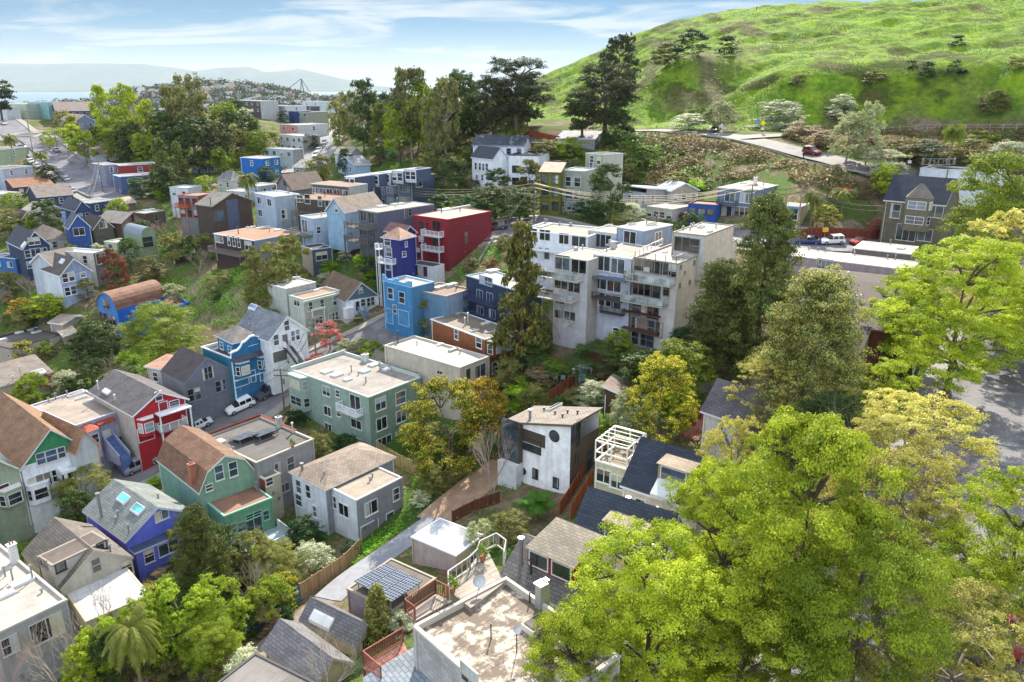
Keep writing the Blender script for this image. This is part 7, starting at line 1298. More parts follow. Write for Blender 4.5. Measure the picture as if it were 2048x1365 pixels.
('brush',1600,170,150,40,'small brush on the hill face'),('darkbush',1380,110,60,70,'dark brush on the rocky hill spur'),('darkbush',1450,115,75,50,'dark brush right of the rocky spur'),('brush',1330,130,85,60,'scrub on the left hill spur'),('darkbush',1180,165,140,40,'dark scrub on the hill edge'),
('brush',2030,140,112,40,'scrub at the right edge of the hill'),('darkbush',1820,140,122,24,'small dark bush on the hill middle'),
]
for k in TR: T(*k)
# shrubs filling the gardens
def project(Q):
    q = Q-np.array([0, 0, CAMZ]); yc = q[:, 1]*cs-q[:, 2]*sn; zc = q[:, 1]*sn+q[:, 2]*cs; return 1024+F*q[:, 0]/yc, 682-F*zc/yc
def inpoly(x, y, poly):
    c = np.zeros(len(x), bool); n_ = len(poly)
    for i in range(n_):
        (x1, y1), (x2, y2) = poly[i], poly[(i+1) % n_]; 
        if y1 == y2: continue
        t = ((y1 > y) != (y2 > y)) & (x < (x2-x1)*(y-y1)/(y2-y1)+x1); c ^= t
    return c
def free(x, y, mg=.6):
    ok = np.ones(len(x), bool)
    for P0_, ev_, eu_, lx, ly in FOOT:
        dx, dy_ = x-P0_[0], y-P0_[1]; a = dx*ev_[0]+dy_*ev_[1]; b_ = dx*eu_[0]+dy_*eu_[1]; ok &= ~((a > -mg) & (a < lx+mg) & (b_ > -mg) & (b_ < ly+mg))
    for path, w in ((R_street, 6.2), (R_right, 9), (R_far, 9.5), (R_mid, 7), (R_hill, 5), (R_back, 6), (al, 2.8), (al2, 2.6), (al3, 1.6)):
        for p in path[::2]: ok &= (x-p[0])**2+(y-p[1])**2 > w*w
    return ok
YARDS = [(-40,420),(0,300),(120,260),(460,230),(560,260),(700,300),(900,300),(1100,270),(1260,270),(1300,420),(1450,560),(1440,700),(1400,900),(1250,900),(1000,1000),(900,1100),(760,1080),(640,1150),(500,1365),(-60,1365)]
EXC = [(-60,1000),(140,900),(420,800),(560,850),(760,960),(830,1120),(700,1185),(440,1110),(200,1080),(-60,1130)]
def scatter_px(poly, n, seed, mg=.8):
    r = np.random.default_rng(seed); xs_ = np.array([p[0] for p in poly]); ys_ = np.array([p[1] for p in poly]); out = []
    while len(out) < n:
        px = r.uniform(xs_.min(), xs_.max(), 200); py = r.uniform(ys_.min(), ys_.max(), 200); k = inpoly(px, py, poly)
        pts = np.array([hit(a, b) for a, b in zip(px[k][:60], py[k][:60])]); 
        if not len(pts): continue
        qx, qy = project(np.stack([pts[:, 0], pts[:, 1], pts[:, 2]], 1)); ex = inpoly(qx, qy, EXC); f_ = (~ex) & free(pts[:, 0], pts[:, 1], mg) & (pts[:, 1] < 460); out += list(pts[f_])
    return out[:n]
gk = ['bush','brush','darkbush','bush','brightbush','palebush','brush','drybush','green','olive','dark','bush']
gl = {'bush':'mid-green leafy shrub in the gardens between houses','brush':'dull olive scrubby shrub in the gardens between houses','darkbush':'dark green shrub in the gardens between houses','brightbush':'bright yellow-green shrub in the gardens between houses','palebush':'pale grey-leaved shrub in the gardens between houses','drybush':'dry brownish shrub in the gardens between houses','green':'small green tree in the gardens between houses','olive':'small olive-toned tree in the gardens between houses','dark':'small dark tree in the gardens between houses'}
for i, p in enumerate(scatter_px(YARDS, 280, 5)):
    k = gk[rnd.randrange(len(gk))]; w = rnd.uniform(1.8, 4.6)*(1+max(0, p[1]-150)/260); tr_ = k in ('green', 'olive', 'dark'); w *= 1.4 if tr_ else 1
    tree(k, p[0], p[1], p[2]-.2, w, w*(rnd.uniform(.95, 1.3) if tr_ else rnd.uniform(.55, .9)), gl[k], gl[k].split(' in ')[0]+'s of the gardens', w*F/p[1])
rl = {'dark': 'dark crowned tree of the ridge wood', 'olive': 'olive toned tree of the ridge wood', 'euc': 'tall feathery tree of the ridge wood', 'green': 'fresh green tree of the ridge wood'}
for i, p in enumerate(scatter_px([(200,250),(450,240),(450,335),(250,340)], 20, 21, 1.5)+scatter_px([(668,228),(1090,245),(1040,300),(700,315)], 26, 22, 1.5)):
    k = ['dark','olive','euc','green','dark','olive'][rnd.randrange(6)]; w = rnd.uniform(6, 11); tree(k, p[0], p[1], p[2]-.3, w, w*rnd.uniform(.9, 1.35), rl[k], rl[k].split(' of ')[0]+'s of the ridge', w*F/p[1])
# potted plants on the balconies and terraces
def potted(b, px, py, z, label):
    for _ in range(2): x, y = inface(b, px, py, z)
    w = b.root.matrix_basis @ Vector((x, y, z)); root = empty('potted_plant', w, 0, label, 'plant', None); q = MB(); q.cyl(0, 0, 0, .4, .17, 8, 0, .23); put('pot', q.mesh('pot', mat('wall', 'a0644c')), root); cm, _t = kind_proto('bush', 'xs', NT % 2); o = put('leaves', cm, root, (0, 0, .35)); o.scale = (.9, .9, .8)
for b_, px_, py_, z_, l_ in ((ba,1120,547,9.45,'potted plant on the upper left balcony'),(ba,1150,556,9.45,'second potted plant on the upper left balcony'),(ba,1110,585,6.25,'potted plant on the lower left balcony'),(bb,1195,547,9.85,'pot by the middle sliding doors'),(bb,1250,556,9.85,'leafy pot at the right end of the blue balcony'),(bb,1190,582,6.65,'pot on the dark lower balcony'),(bc,1280,553,9.95,'pot on the top glass balcony'),(bc,1335,562,9.95,'corner pot on the top glass balcony'),(bc,1275,590,6.75,'pot on the lower glass balcony'),(bt,1215,895,6.1,'leafy pot at the front of the roof terrace'),(bt,1235,885,6.1,'big leafy pot in the middle of the roof terrace'),(bt,1250,900,6.1,'leafy pot at the right of the roof terrace'),(bt,1262,893,6.1,'leafy pot at the far corner of the roof terrace'),(b1,965,1120,9.0,'planter on the timber roof deck'),(b1,905,1185,9.0,'yellowish pot on the roof deck corner'),(b25,950,752,1.5,'planter on the beige house balcony'),(b7,585,895,5.6,'pot on the flat grey roof')): potted(b_, px_, py_, z_, l_)
# ground cover: brambles, ivy, long grass
def stuff(name, label, polys, dens, size, c1, c2, hgt=.5, seed=1, clump=3.0, yr=(20, 460), mg=.3, tr_=.35, jit=1.0):
    r = np.random.default_rng(seed); V_, T_ = [], []
    for poly in polys:
        pts = np.array([hit(*p)[:2] for p in poly]); x0, y0 = pts.min(0)-6; x1, y1 = pts.max(0)+6; n_ = int((x1-x0)*(y1-y0)*dens); x = r.uniform(x0, x1, n_); y = r.uniform(y0, y1, n_)
        k = (y > yr[0]) & (y < yr[1]); x, y = x[k], y[k]; 
        if not len(x): continue
        nz_ = vnoise(x, y, clump, seed)*.65+vnoise(x, y, clump*.4, seed+1)*.35; z = terrain(x, y); px, py = project(np.stack([x, y, z], 1)); k = inpoly(px, py, poly); k &= free(x, y, mg); k &= r.uniform(0, 1, len(x)) < np.clip(nz_*2.2-.35, .12, 1)
        x, y, z, nz_ = x[k], y[k], z[k], nz_[k]; P_ = np.stack([x, y, z+np.clip(nz_-.25, 0, 1)*hgt*2*r.uniform(.35, 1, len(x))], 1); t = np.clip(vnoise(x, y, clump*2, seed+3)*.6+r.uniform(0, .5, len(x))-.05, 0, 1)
        V_.append(leaves(P_, np.tile([0, -.25, 1.], (len(P_), 1)), size, t, seed)); T_.append(t)
    o = put(name, quads(name, np.concatenate(V_), np.concatenate(T_), leafmat(name+str(seed), c1, c2, tr_))); o['kind'] = 'stuff'; o['label'] = label; return o
stuff('scrub', 'brown and olive brambles covering the bank below the hill road', [[(1290,285),(1340,276),(1500,292),(1620,338),(1770,362),(1800,410),(1640,400),(1585,362),(1560,352),(1430,368),(1400,385),(1290,380)],[(1590,262),(2060,258),(2060,345),(1860,345),(1640,300),(1560,275)]], 13, .7, '4c4230', '93845e', 1.8, 4, 5)
stuff('ivy', 'green ivy and brambles on the bank beside the tower', [[(1245,270),(1340,272),(1420,360),(1440,380),(1250,392),(1245,330)],[(850,300),(1250,255),(1260,300),(1150,300),(940,290),(930,420),(1080,425),(1060,460),(860,440)]], 6, .8, '2f4f1c', '7d9a3a', 1.4, 6, 4)
stuff('undergrowth', 'low mixed plants and weeds covering the yards', [YARDS], 3.2, .42, '34481c', '7f8a44', .7, 9, 4)
stuff('grass', 'bright green grass of the lawns and alley edges', [[(560,1300),(640,1195),(700,1130),(720,1090),(800,1040),(820,1060),(700,1165),(640,1215),(590,1290)],[(380,560),(500,520),(540,600),(480,660),(330,640),(300,560)],[(900,540),(985,470),(1010,520),(930,560)],[(820,950),(930,990),(960,940),(985,960),(900,1010),(820,975)],[(250,700),(330,690),(330,760),(260,750)]], 22, .3, '3f7a12', '7fb424', .45, 12, 2.5, mg=.1)
stuff('grass', 'long tussocks of grass on the green hillside', [[(1095,235),(1100,150),(1300,62),(1500,18),(2060,-5),(2060,245),(1750,245),(1560,262),(1280,258)]], 1.3, .5, '47680f', '7a9422', .6, 15, 6, yr=(180, 470), mg=0, tr_=.15)
stuff('weeds', 'weeds and leaf litter under the street trees', [[(1240,1380),(1230,1000),(1400,800),(1400,560),(1800,600),(1880,700),(1800,900),(1760,1100),(1700,1380)]], 5, .4, '3a4c1c', '7a7440', .5, 18, 3)
stuff('distant_trees', 'hazy woods on the far hill above the city', [], 0, 1, '2f3a22', '4f5a3a', 1, 20) if 0 else None
r = np.random.default_rng(4); n_ = 9000; X_ = r.uniform(-1750, 700, n_); Y_ = r.uniform(720, 2600, n_); nz_ = vnoise(X_, Y_, 130, 2)*.6+vnoise(X_, Y_, 50, 3)*.4; k = nz_ > .43+.16*(r.uniform(0, 1, n_)-.5)-.12*(hillz(X_, Y_) > 70); X_, Y_ = X_[k], Y_[k]; Z_ = hillz(X_, Y_)
m_ = 26; c_ = np.repeat(np.stack([X_, Y_, Z_], 1), m_, 0); d = r.normal(size=(len(c_), 3)); d /= np.linalg.norm(d, axis=1)[:, None]; d[:, 2] = abs(d[:, 2]); sc_ = np.repeat(r.uniform(7, 15, len(X_)), m_)[:, None]
Pq = c_+d*sc_*np.array([1, 1, 1.1]); ti = np.clip(np.repeat(r.uniform(0, .7, len(X_)), m_)+r.uniform(0, .3, len(c_)), 0, 1); o = put('distant_wood', quads('distant_wood', leaves(Pq, d, 5.5, ti, 2), ti, leafmat('distant_wood', '1f2c18', '3f4a2c', .1))); o['kind'] = 'stuff'; o['label'] = 'hazy woods on the far hill and between the city blocks'
# ------------------------------------------------------------ haze over the bay and the far city
m = bpy.data.materials.new('haze'); m.use_nodes = True; nt = m.node_tree; nt.nodes.remove(nt.nodes['Principled BSDF']); pv = nt.nodes.new('ShaderNodeVolumePrincipled')
pv.inputs['Color'].default_value = (.74, .88, 1.0, 1); pv.inputs['Density'].default_value = 0.000028; pv.inputs['Anisotropy'].default_value = 0.1; nt.links.new(pv.outputs[0], nt.nodes['Material Output'].inputs['Volume'])
mb = MB(); mb.box(-32000, -300, -14, 32000, 47000, 1100); hz = put('haze', mb.mesh('haze', m)); hz['kind'] = 'stuff'; hz['label'] = 'pale blue sea haze over the bay and city'
# ------------------------------------------------------------ cars
def loft(mb, st, mi=0):               # stations: (x, [(y, z), ...]) half-profile mirrored
    rows = [[(x, y, z) for y, z in pr]+[(x, -y, z) for y, z in pr[::-1]] for x, pr in st]
    for a, b_ in zip(rows[:-1], rows[1:]):
        for i in range(len(a)-1): mb.quad([a[i], a[i+1], b_[i+1], b_[i]], mi)
    mb.quad(rows[0][::-1], mi); mb.quad(rows[-1], mi)
CARP = {}
def car_parts(col, kind):
    key = (col, kind)
    if key in CARP: return CARP[key]
    L, Wd, Hh, hood = {'suv': (4.6, .93, 1.68, .98), 'sedan': (4.7, .90, 1.42, .90), 'van': (5.0, .98, 1.78, 1.0), 'truck': (5.4, 1.0, 1.85, 1.1)}[kind]; h = L/2; out = {}
    b_ = MB(); prf = lambda w, z: [(0, .26), (w*.9, .26), (w, .42), (w*1.0, z-.18), (w*.95, z), (0, z+.03)]
    if kind == 'truck': st = [(-h, prf(Wd*.94, 1.12)), (-h+.3, prf(Wd, 1.16)), (h-1.6, prf(Wd, 1.16)), (h-1.2, prf(Wd, hood+.05)), (h-.3, prf(Wd*.97, hood)), (h, prf(Wd*.85, hood-.25))]
    else: st = [(-h, prf(Wd*.86, hood-.15)), (-h+.18, prf(Wd*.96, hood+.03)), (-h+.9, prf(Wd, hood+.05)), (h-1.5, prf(Wd, hood+.04)), (h-.9, prf(Wd, hood-.02)), (h-.25, prf(Wd*.93, hood-.14)), (h, prf(Wd*.78, hood-.36))]
    loft(b_, st); out['body'] = b_.mesh('body', mat('paint', col), False)
    if kind == 'suv' or kind == 'van': c0, c1, c2, c3 = -h+.12, -h+.45, h-2.15 if kind == 'suv' else h-1.75, h-1.25 if kind == 'suv' else h-.95
    elif kind == 'sedan': c0, c1, c2, c3 = -h+.55, -h+1.35, h-2.2, h-1.35
    else: c0, c1, c2, c3 = -.6, -.35, h-2.2, h-1.55
    gl = lambda w, z0, z1: [(0, z0), (w, z0), (w*.86, z1), (0, z1)]
    g = MB(); loft(g, [(c0, gl(Wd*.9, hood-.05, hood)), (c1, gl(Wd*.93, hood-.05, Hh-.05)), (c2, gl(Wd*.93, hood-.05, Hh-.05)), (c3, gl(Wd*.9, hood-.05, hood))]); out['windows'] = g.mesh('windows', mat('glass', '15181c'))
    r_ = MB(); rw = Wd*.82; r_.box(c1-.02, -rw, Hh-.06, c2+.05, rw, Hh)
    for x_ in (c1+.02, (c1+c2)/2, c2): 
        for s in (-1, 1): r_.quad([(x_-.05, s*Wd*.955, hood), (x_+.05, s*Wd*.955, hood), (x_+.05, s*rw, Hh-.03), (x_-.05, s*rw, Hh-.03)])
    out['roof'] = r_.mesh('roof', mat('paint', col))
    w_ = MB(); n = 14; R0 = .345
    for s in (-.11, .11): w_.quad([(R0*math.cos(2*math.pi*i/n), s, R0*math.sin(2*math.pi*i/n)) for i in range(n)])
    for i in range(n): a, e = 2*math.pi*i/n, 2*math.pi*(i+1)/n; w_.quad([(R0*math.cos(a), -.11, R0*math.sin(a)), (R0*math.cos(e), -.11, R0*math.sin(e)), (R0*math.cos(e), .11, R0*math.sin(e)), (R0*math.cos(a), .11, R0*math.sin(a))])
    out['wheel'] = w_.mesh('wheel', mat('trim', '1c1c1e')); q = MB()
    for s in (-.118, .118): q.quad([(.2*math.cos(2*math.pi*i/10), s, .2*math.sin(2*math.pi*i/10)) for i in range(10)])
    out['rim'] = q.mesh('rim', mat('metal', 'a4a6a8'))
    q = MB(); q.box(-.06, -.16, -.07, .06, .16, .07); out['headlight'] = q.mesh('headlight', mat('trim', 'd8dcdf')); q = MB(); q.box(-.05, -.13, -.12, .05, .13, .12); out['taillight'] = q.mesh('taillight', mat('paint', '9c1418'))
    q = MB(); q.box(h-.14, -.5, .36, h+.02, .5, .55); q.box(-h-.02, -.55, .34, -h+.1, .55, .52); out['bumper'] = q.mesh('bumper', mat('trim', '26272a')); out['dim'] = (h, Wd, hood, L, Hh); CARP[key] = out; return out
def car(label, nose, tail, col, kind='suv', group=None, zo=.18, D=None, extra=None):
    a, b_ = hit(*nose), hit(*tail); c = (a+b_)/2; d = a-b_; yaw = math.atan2(d[1], d[0]); p = car_parts(col, kind); h, Wd, hood, L, Hh = p['dim']
    fx, fy = math.cos(yaw), math.sin(yaw); zf, zb = tz(c[0]+fx*1.4, c[1]+fy*1.4), tz(c[0]-fx*1.4, c[1]-fy*1.4); zl, zr = tz(c[0]-fy*.8, c[1]+fx*.8), tz(c[0]+fy*.8, c[1]-fx*.8)
    root = empty('parked_car' if kind != 'truck' else 'pickup_truck', (c[0], c[1], (zf+zb)/2+zo), 0, label, 'car', group); root.rotation_euler = (math.atan2(zl-zr, 1.6)*.6, -math.atan2(zf-zb, 2.8), yaw)
    put('body', p['body'], root); put('windows', p['windows'], root); put('roof', p['roof'], root); put('bumper', p['bumper'], root)
    for sx in (-1, 1):
        for sy in (-1, 1):
            w_ = put('wheel', p['wheel'], root, (sx*(h-.88), sy*(Wd-.1), .345)); put('rim', p['rim'], w_)
    for sy in (-1, 1): put('headlight', p['headlight'], root, (h-.13, sy*Wd*.62, hood-.36)); put('taillight', p['taillight'], root, (-h+.03, sy*Wd*.72, hood-.2))
    if extra == 'rack':
        m_ = MB(); m_.box(-.9,-.6,Hh+.02,.5,-.55,Hh+.1); m_.box(-.9,.55,Hh+.02,.5,.6,Hh+.1); m_.box(-.5,-.65,Hh+.1,-.44,.65,Hh+.14); m_.box(.2,-.65,Hh+.1,.26,.65,Hh+.14); put('roof_rack', m_.mesh('roof_rack', mat('metal', '3a3a3c')), root)
    return root
car('white hatchback SUV parked facing down the street past the grey gable', (453,834), (512,807), 'e4e6e8')
car('dark grey SUV with a kayak rack parked behind the white one', (518,803), (560,777), '4c4c50', extra='rack')
car('silver-grey minivan parked below the blue stairs', (250,953), (318,921), '8a8690', 'van')
car('pale grey sedan in front of the red house garage', (284,897), (322,880), 'b8bcc4', 'sedan')
car('white car with blue windows behind the gambrel roof', (378,868), (415,850), 'd5dae2', 'sedan')
car('dark olive wagon parked below the white porch', (57,1048), (128,1017), '3c3a34', 'sedan')
car('black car with red tail light at the left edge', (-45,1085), (30,1058), '1c1c20', 'sedan')
car('dark blue sedan in the driveway of the white cottage', (552,741), (590,722), '2a3454', 'sedan')
car('bright red car parked beside the brown shed roof', (1183,779), (1222,762), 'b01c28', 'sedan')
car('dark red SUV driving down the hill road', (1645,313), (1602,305), '7a1c28', extra='rack')
car('black car parked at the bend of the hill road', (1424,268), (1434,262), '26282c', 'sedan')
car('dark van parked on the shaded street behind the red block', (978,462), (1008,458), '3c424c', 'van')
car('white SUV parked by the red-brown fence', (1636,491), (1690,489), 'dfe2e4')
car('blue car parked left of the white SUV', (1600,488), (1634,489), '2c4474', 'sedan')
car('orange-red car behind the white roof by the tan house', (1700,492), (1730,490), 'b0402c', 'sedan')
car('red pickup cut off by the right edge among twiggy trees', (2046,1240), (2040,1345), 'b0202c', 'truck')
car('white car on the shaded back street', (1240,476), (1275,477), 'c9ccd0', 'sedan')
fc = [((14,252),(4,248),'c9ccd0','white car at the top left of the far street'),((28,300),(52,298),'26345c','navy car crossing the far street'),((20,318),(34,312),'d5d8dc','silver car left of the fan palm street'),((58,322),(66,329),'e0e2e4','first white car of the row near the palms'),((70,331),(79,338),'d0d4d8','second pale car of the row near the palms'),((83,343),(92,349),'dfe2e4','third white car of the row beyond the second palm'),((84,318),(92,325),'b0b4b8','grey car between the two palms'),((120,372),(132,380),'2c2e34','black car beside the dormered house'),((140,382),(152,390),'c9ccd0','white car beyond the dormered house'),((110,300),(118,306),'9a9ca0','grey car on the right lane of the far street'),((128,358),(138,365),'b8bcc0','silver car above the black one'),((668,266),(670,259),'d5d8da','white car high on the steep central street'),((642,299),(646,294),'3c4048','dark car on the steep central street'),((636,307),(640,302),'c3c6ca','silver car below the dark one on the steep street'),((630,316),(635,310),'d8dadc','lowest white car on the steep central street'),((648,291),(651,286),'8a8c90','grey car above the dark one on the steep street')]
for nz_, tl_, c_, lb_ in fc: car(lb_, nz_, tl_, c_, 'sedan', 'cars parked on the far streets')
# ------------------------------------------------------------ poles, wires, fences, signs
def topz(p, bx, ty):
    r = ray(bx, ty); t = math.hypot(p[0], p[1])/math.hypot(r[0], r[1]); return CAMZ+r[2]*t
POLES = {}
def pole(key, bx, by, ty, label, arms=2, r0=.15, c='6a5a4c'):
    p = hit(bx, by); h = topz(p, bx, ty)-p[2]; root = empty('utility_pole', p, 0, label, 'utility pole'); mb = MB(); mb.tube((0,0,-.5), (0,0,h), r0, r0*.65, 8); put('pole', mb.mesh('pole', mat('wood', c)), root)
    for i in range(arms): q = MB(); z = h-.35-i*.9; q.box(-1.1,-.06,z,1.1,.06,z+.12); [q.cyl(x, 0, z+.12, z+.3, .05, 6) for x in (-1, -.5, .5, 1)]; put('crossarm', q.mesh('crossarm', mat('wood', '5a4c40')), root)
    q = MB(); q.cyl(.3, .0, h-2.6, h-1.7, .22, 9); put('transformer', q.mesh('transformer', mat('metal', '8a8c8e')), root) if arms > 1 else None
    POLES[key] = (p[0], p[1], p[2]+h, h); return root
pole('a', 569, 822, 736, 'brown utility pole beside the pale green block bay')
pole('b', 634, 735, 636, 'dark utility pole in front of the sage cornice house')
pole('c', 816, 668, 604, 'utility pole before the sky blue building')
pole('d', 1068, 446, 366, 'tall utility pole above the white balcony apartments', 2, .2)
pole('e', 1592, 486, 372, 'light brown pole beside the lilac house', 2, .2, '9a7c60')
pole('f', 1499, 440, 368, 'utility pole in front of the blue-grey apartment', 2, .18)
pole('g', 59, 266, 222, 'leaning light pole by the pale green apartment', 1); pole('h', 116, 306, 266, 'utility pole before the ridge grove', 1); pole('i', 72, 336, 272, 'utility pole between the parked cars', 1)
pole('j', 206, 384, 322, 'utility pole left of the brick red house', 2); pole('k', 185, 428, 386, 'pole behind the dark blue flat roof', 2); pole('l', 244, 418, 366, 'pole with many arms beside the timber studio', 3)
pole('m', -40, 1100, 960, 'street pole outside the left edge', 1); pole('n', 268, 905, 850, 'street pole between lavender and red houses', 1, .12)
pole('o', 600, 300, 260, 'small pole near the white balcony apartment', 0, .1) if 0 else None
def wire(k1, k2, n, sag, off=0, dz=0, r_=.035, p2=None):
    a, b_ = Vector(POLES[k1][:3]), Vector(POLES[k2][:3]) if p2 is None else Vector([float(v) for v in p2])
    mb = MB(); d = b_-a; s = Vector((-d.y, d.x, 0)).normalized()
    for i in range(n):
        o_ = s*((i-(n-1)/2)*.55+off)+Vector((0,0,-dz-.9*(i % 2))); P_ = [a+d*t+o_-Vector((0,0,sag*4*t*(1-t)*(1+.12*i))) for t in np.linspace(0, 1, 15)]
        for u_, v_ in zip(P_[:-1], P_[1:]): mb.tube(u_, v_, r_, n=3)
    return mb
WI = 0
def wires(k1, k2, n, sag, label, c='5a5652', **k): tag(put('power_line', wire(k1, k2, n, sag, **k).mesh('power_line', mat('trim', c))), label, 'cable')
wires('a', 'b', 3, 1.2, 'wires from the green block pole to the cornice house pole'); wires('b', 'c', 3, 1.2, 'wires from the cornice house pole to the sky blue building')
wires('a', 'n', 2, 1.0, 'wires along the lower street past the red house'); wires('n', 'm', 2, 1.4, 'wires over the lower left street')
wires('c', 'd', 2, 2.0, 'wires climbing from the sky blue building to the upper pole', r_=.03); wires('d', 'f', 5, 2.4, 'bundle of wires across the front of the bank', r_=.06, c='b8ac94'); wires('f', 'e', 4, .8, 'wires between the two poles by the lilac house', r_=.04)
wires('d', 'd', 5, 2.6, 'bundle of wires left of the tall upper pole', r_=.06, c='b8ac94', p2=atY(700, 352, 235)); wires('e', 'e', 3, 1.2, 'wires from the lilac house pole into the lime trees', r_=.04, p2=atY(1780, 410, 150))
wires('g', 'i', 2, 1.0, 'wires along the far left street', r_=.05); wires('h', 'g', 2, 1.4, 'wires crossing the far left street', r_=.05); wires('j', 'k', 3, 1.0, 'wires beside the brick red house', r_=.045); wires('k', 'l', 4, .8, 'wires over the timber studio', r_=.04); wires('j', 'i', 2, 2, 'wires down the hill to the brick red corner', r_=.045)
def fence(label, pix, h, c, post=True, kind='plank', name='fence', pc=None, th=.06):
    pts = [hit(*p) for p in pix]; P_ = resample(pts, 1.5) if len(pts) > 2 else np.array([pts[0][:2]+(pts[1][:2]-pts[0][:2])*t for t in np.linspace(0, 1, max(3, int(np.linalg.norm(pts[1][:2]-pts[0][:2])/1.5)))])
    Z = terrain(P_[:, 0], P_[:, 1]); root = empty(name, (P_[0][0], P_[0][1], Z[0]), 0, label, name.replace('_', ' ')); o0 = np.array([P_[0][0], P_[0][1], Z[0]]); mb = MB(); m2 = MB(); acc = 0
    for i in range(len(P_)-1):
        a, b_ = P_[i], P_[i+1]; d = b_-a; l = np.linalg.norm(d); n_ = np.array([-d[1], d[0]])/l*th/2; za, zb = Z[i], Z[i+1]; st_ = max(za, zb) if kind == 'block' else None
        for s in (1, -1):
            A, B_ = a+n_*s, b_+n_*s; mb.quad([(A[0]-o0[0],A[1]-o0[1],za-.4-o0[2]),(B_[0]-o0[0],B_[1]-o0[1],zb-.4-o0[2]),(B_[0]-o0[0],B_[1]-o0[1],zb+h-o0[2]),(A[0]-o0[0],A[1]-o0[1],za+h-o0[2])], 0, [(acc,0),(acc+l,0),(acc+l,h),(acc,h)])
        A, B_, E_, F_ = a+n_, b_+n_, b_-n_, a-n_; mb.quad([(q[0]-o0[0],q[1]-o0[1],z_+h-o0[2]) for q, z_ in ((A,za),(B_,zb),(E_,zb),(F_,za))]); acc += l
        if post: m2.box(a[0]-o0[0]-.07,a[1]-o0[1]-.07,za-.3-o0[2],a[0]-o0[0]+.07,a[1]-o0[1]+.07,za+h+.12-o0[2])
    put('boards', mb.mesh('boards', mat(kind, c)), root)
    if post and len(P_) > 14: put('posts', m2.mesh('posts', mat('wood', pc or c)), root)
    elif post:
        for i in range(len(P_)-1): q = MB(); a = P_[i]-o0[:2]; q.box(a[0]-.07,a[1]-.07,Z[i]-.3-o0[2],a[0]+.07,a[1]+.07,Z[i]+h+.12-o0[2]); put('post', q.mesh('post', mat('wood', pc or c)), root)
    return root
fence('weathered timber board fence beside the concrete alley', [(602,1200),(650,1168),(690,1140),(722,1106)], 2.0, 'a88c68')
fence('blue-painted board fence below the bamboo', [(486,1282),(545,1240),(602,1201)], 1.9, '3f72b0', pc='355f94')
fence('olive green board fence round the yellow tree garden', [(757,908),(820,945),(892,972)], 2.0, '9a9060'); fence('olive green fence turning up behind the yellow tree', [(893,972),(940,942),(985,905)], 2.0, '938a58')
fence('reddish board fence along the upper street', [(1598,482),(1680,480),(1757,482)], 2.3, '7a3d2c'); fence('rust-brown fence climbing through the terraced garden', [(1088,812),(1120,790),(1150,768)], 1.8, '8a4a34')
fence('brown board fence behind the garden table', [(1178,722),(1225,742),(1290,760)], 2.0, '7a5340'); fence('orange-brown fence running up beside the white tower house', [(1118,1032),(1140,1000),(1168,950)], 1.8, '9a5a3a')
fence('second orange-brown fence below the roof terrace', [(1140,1040),(1160,1005),(1186,965)], 1.8, '9a5a3a'); fence('low dark fence along the dirt path', [(905,1045),(950,1022),(1000,1005)], 1.5, '6a4434')
fence('grey block retaining wall behind the red benches', [(1345,775),(1390,785),(1432,790)], 2.2, '9a9690', False, 'block', 'wall')
fence('brown garden fence below the corrugated roof', [(150,690),(200,670),(260,672)], 1.6, '7a5f4c'); fence('dark picket fence on the grassy slope', [(352,528),(385,520),(412,512)], 1.4, '3c342e'); fence('white picket fence below the far hillside', [(690,398),(640,400),(600,404)], 1.0, 'c9ccd0') if 0 else None
fence('low concrete wall by the pink building corner', [(1822,760),(1838,720),(1850,690)], .8, 'b8b0a6', False, 'concrete', 'wall'); fence('timber fence behind the small patio by the clipped shrub', [(440,1135),(480,1160),(520,1190)], 1.7, '8f7a60')
fence('red-brown hillside fence under the umbrella pine', [(1048,272),(1090,280),(1120,286)], 1.8, '8a4434'); fence('white rail beside the lawn of the red block', [(958,528),(975,500),(988,482)], .9, '9a9a90', kind='concrete')
# guard rail
gp = resample([hit(*p) for p in [(1335,269),(1400,275),(1480,288),(1552,309),(1630,332),(1700,347),(1755,357)]], 3.0); gz = terrain(gp[:, 0], gp[:, 1]); root = empty('guard_rail', (gp[0][0], gp[0][1], gz[0]), 0, 'weathered guard rail along the outer edge of the hill road', 'guard rail'); mb = MB(); m2 = MB(); O_ = Vector((gp[0][0], gp[0][1], gz[0]))
for i in range(len(gp)-1):
    a = Vector((gp[i][0], gp[i][1], gz[i]))-O_; b_ = Vector((gp[i+1][0], gp[i+1][1], gz[i+1]))-O_; m2.box(a.x-.12,a.y-.12,a.z-.5,a.x+.12,a.y+.12,a.z+.85); mb.quad([a+Vector((0,-.14,.5)), b_+Vector((0,-.14,.5)), b_+Vector((0,-.14,.85)), a+Vector((0,-.14,.85))]); mb.quad([a+Vector((0,-.14,.85)), b_+Vector((0,-.14,.85)), b_+Vector((0,.1,.85)), a+Vector((0,.1,.85))])
put('rail', mb.mesh('rail', mat('concrete', 'a39c92')), root); put('posts', m2.mesh('posts', mat('wood', '6a5c50')), root)
gp = resample([hit(*p) for p in [(1738,262),(1830,262),(1930,261),(2060,258)]], 3.2); gz = terrain(gp[:, 0], gp[:, 1]); root = empty('rail_fence', (gp[0][0], gp[0][1], gz[0]), 0, 'post and rail fence along the foot of the green hill', 'fence'); mb = MB(); m2 = MB(); O_ = Vector((gp[0][0], gp[0][1], gz[0]))
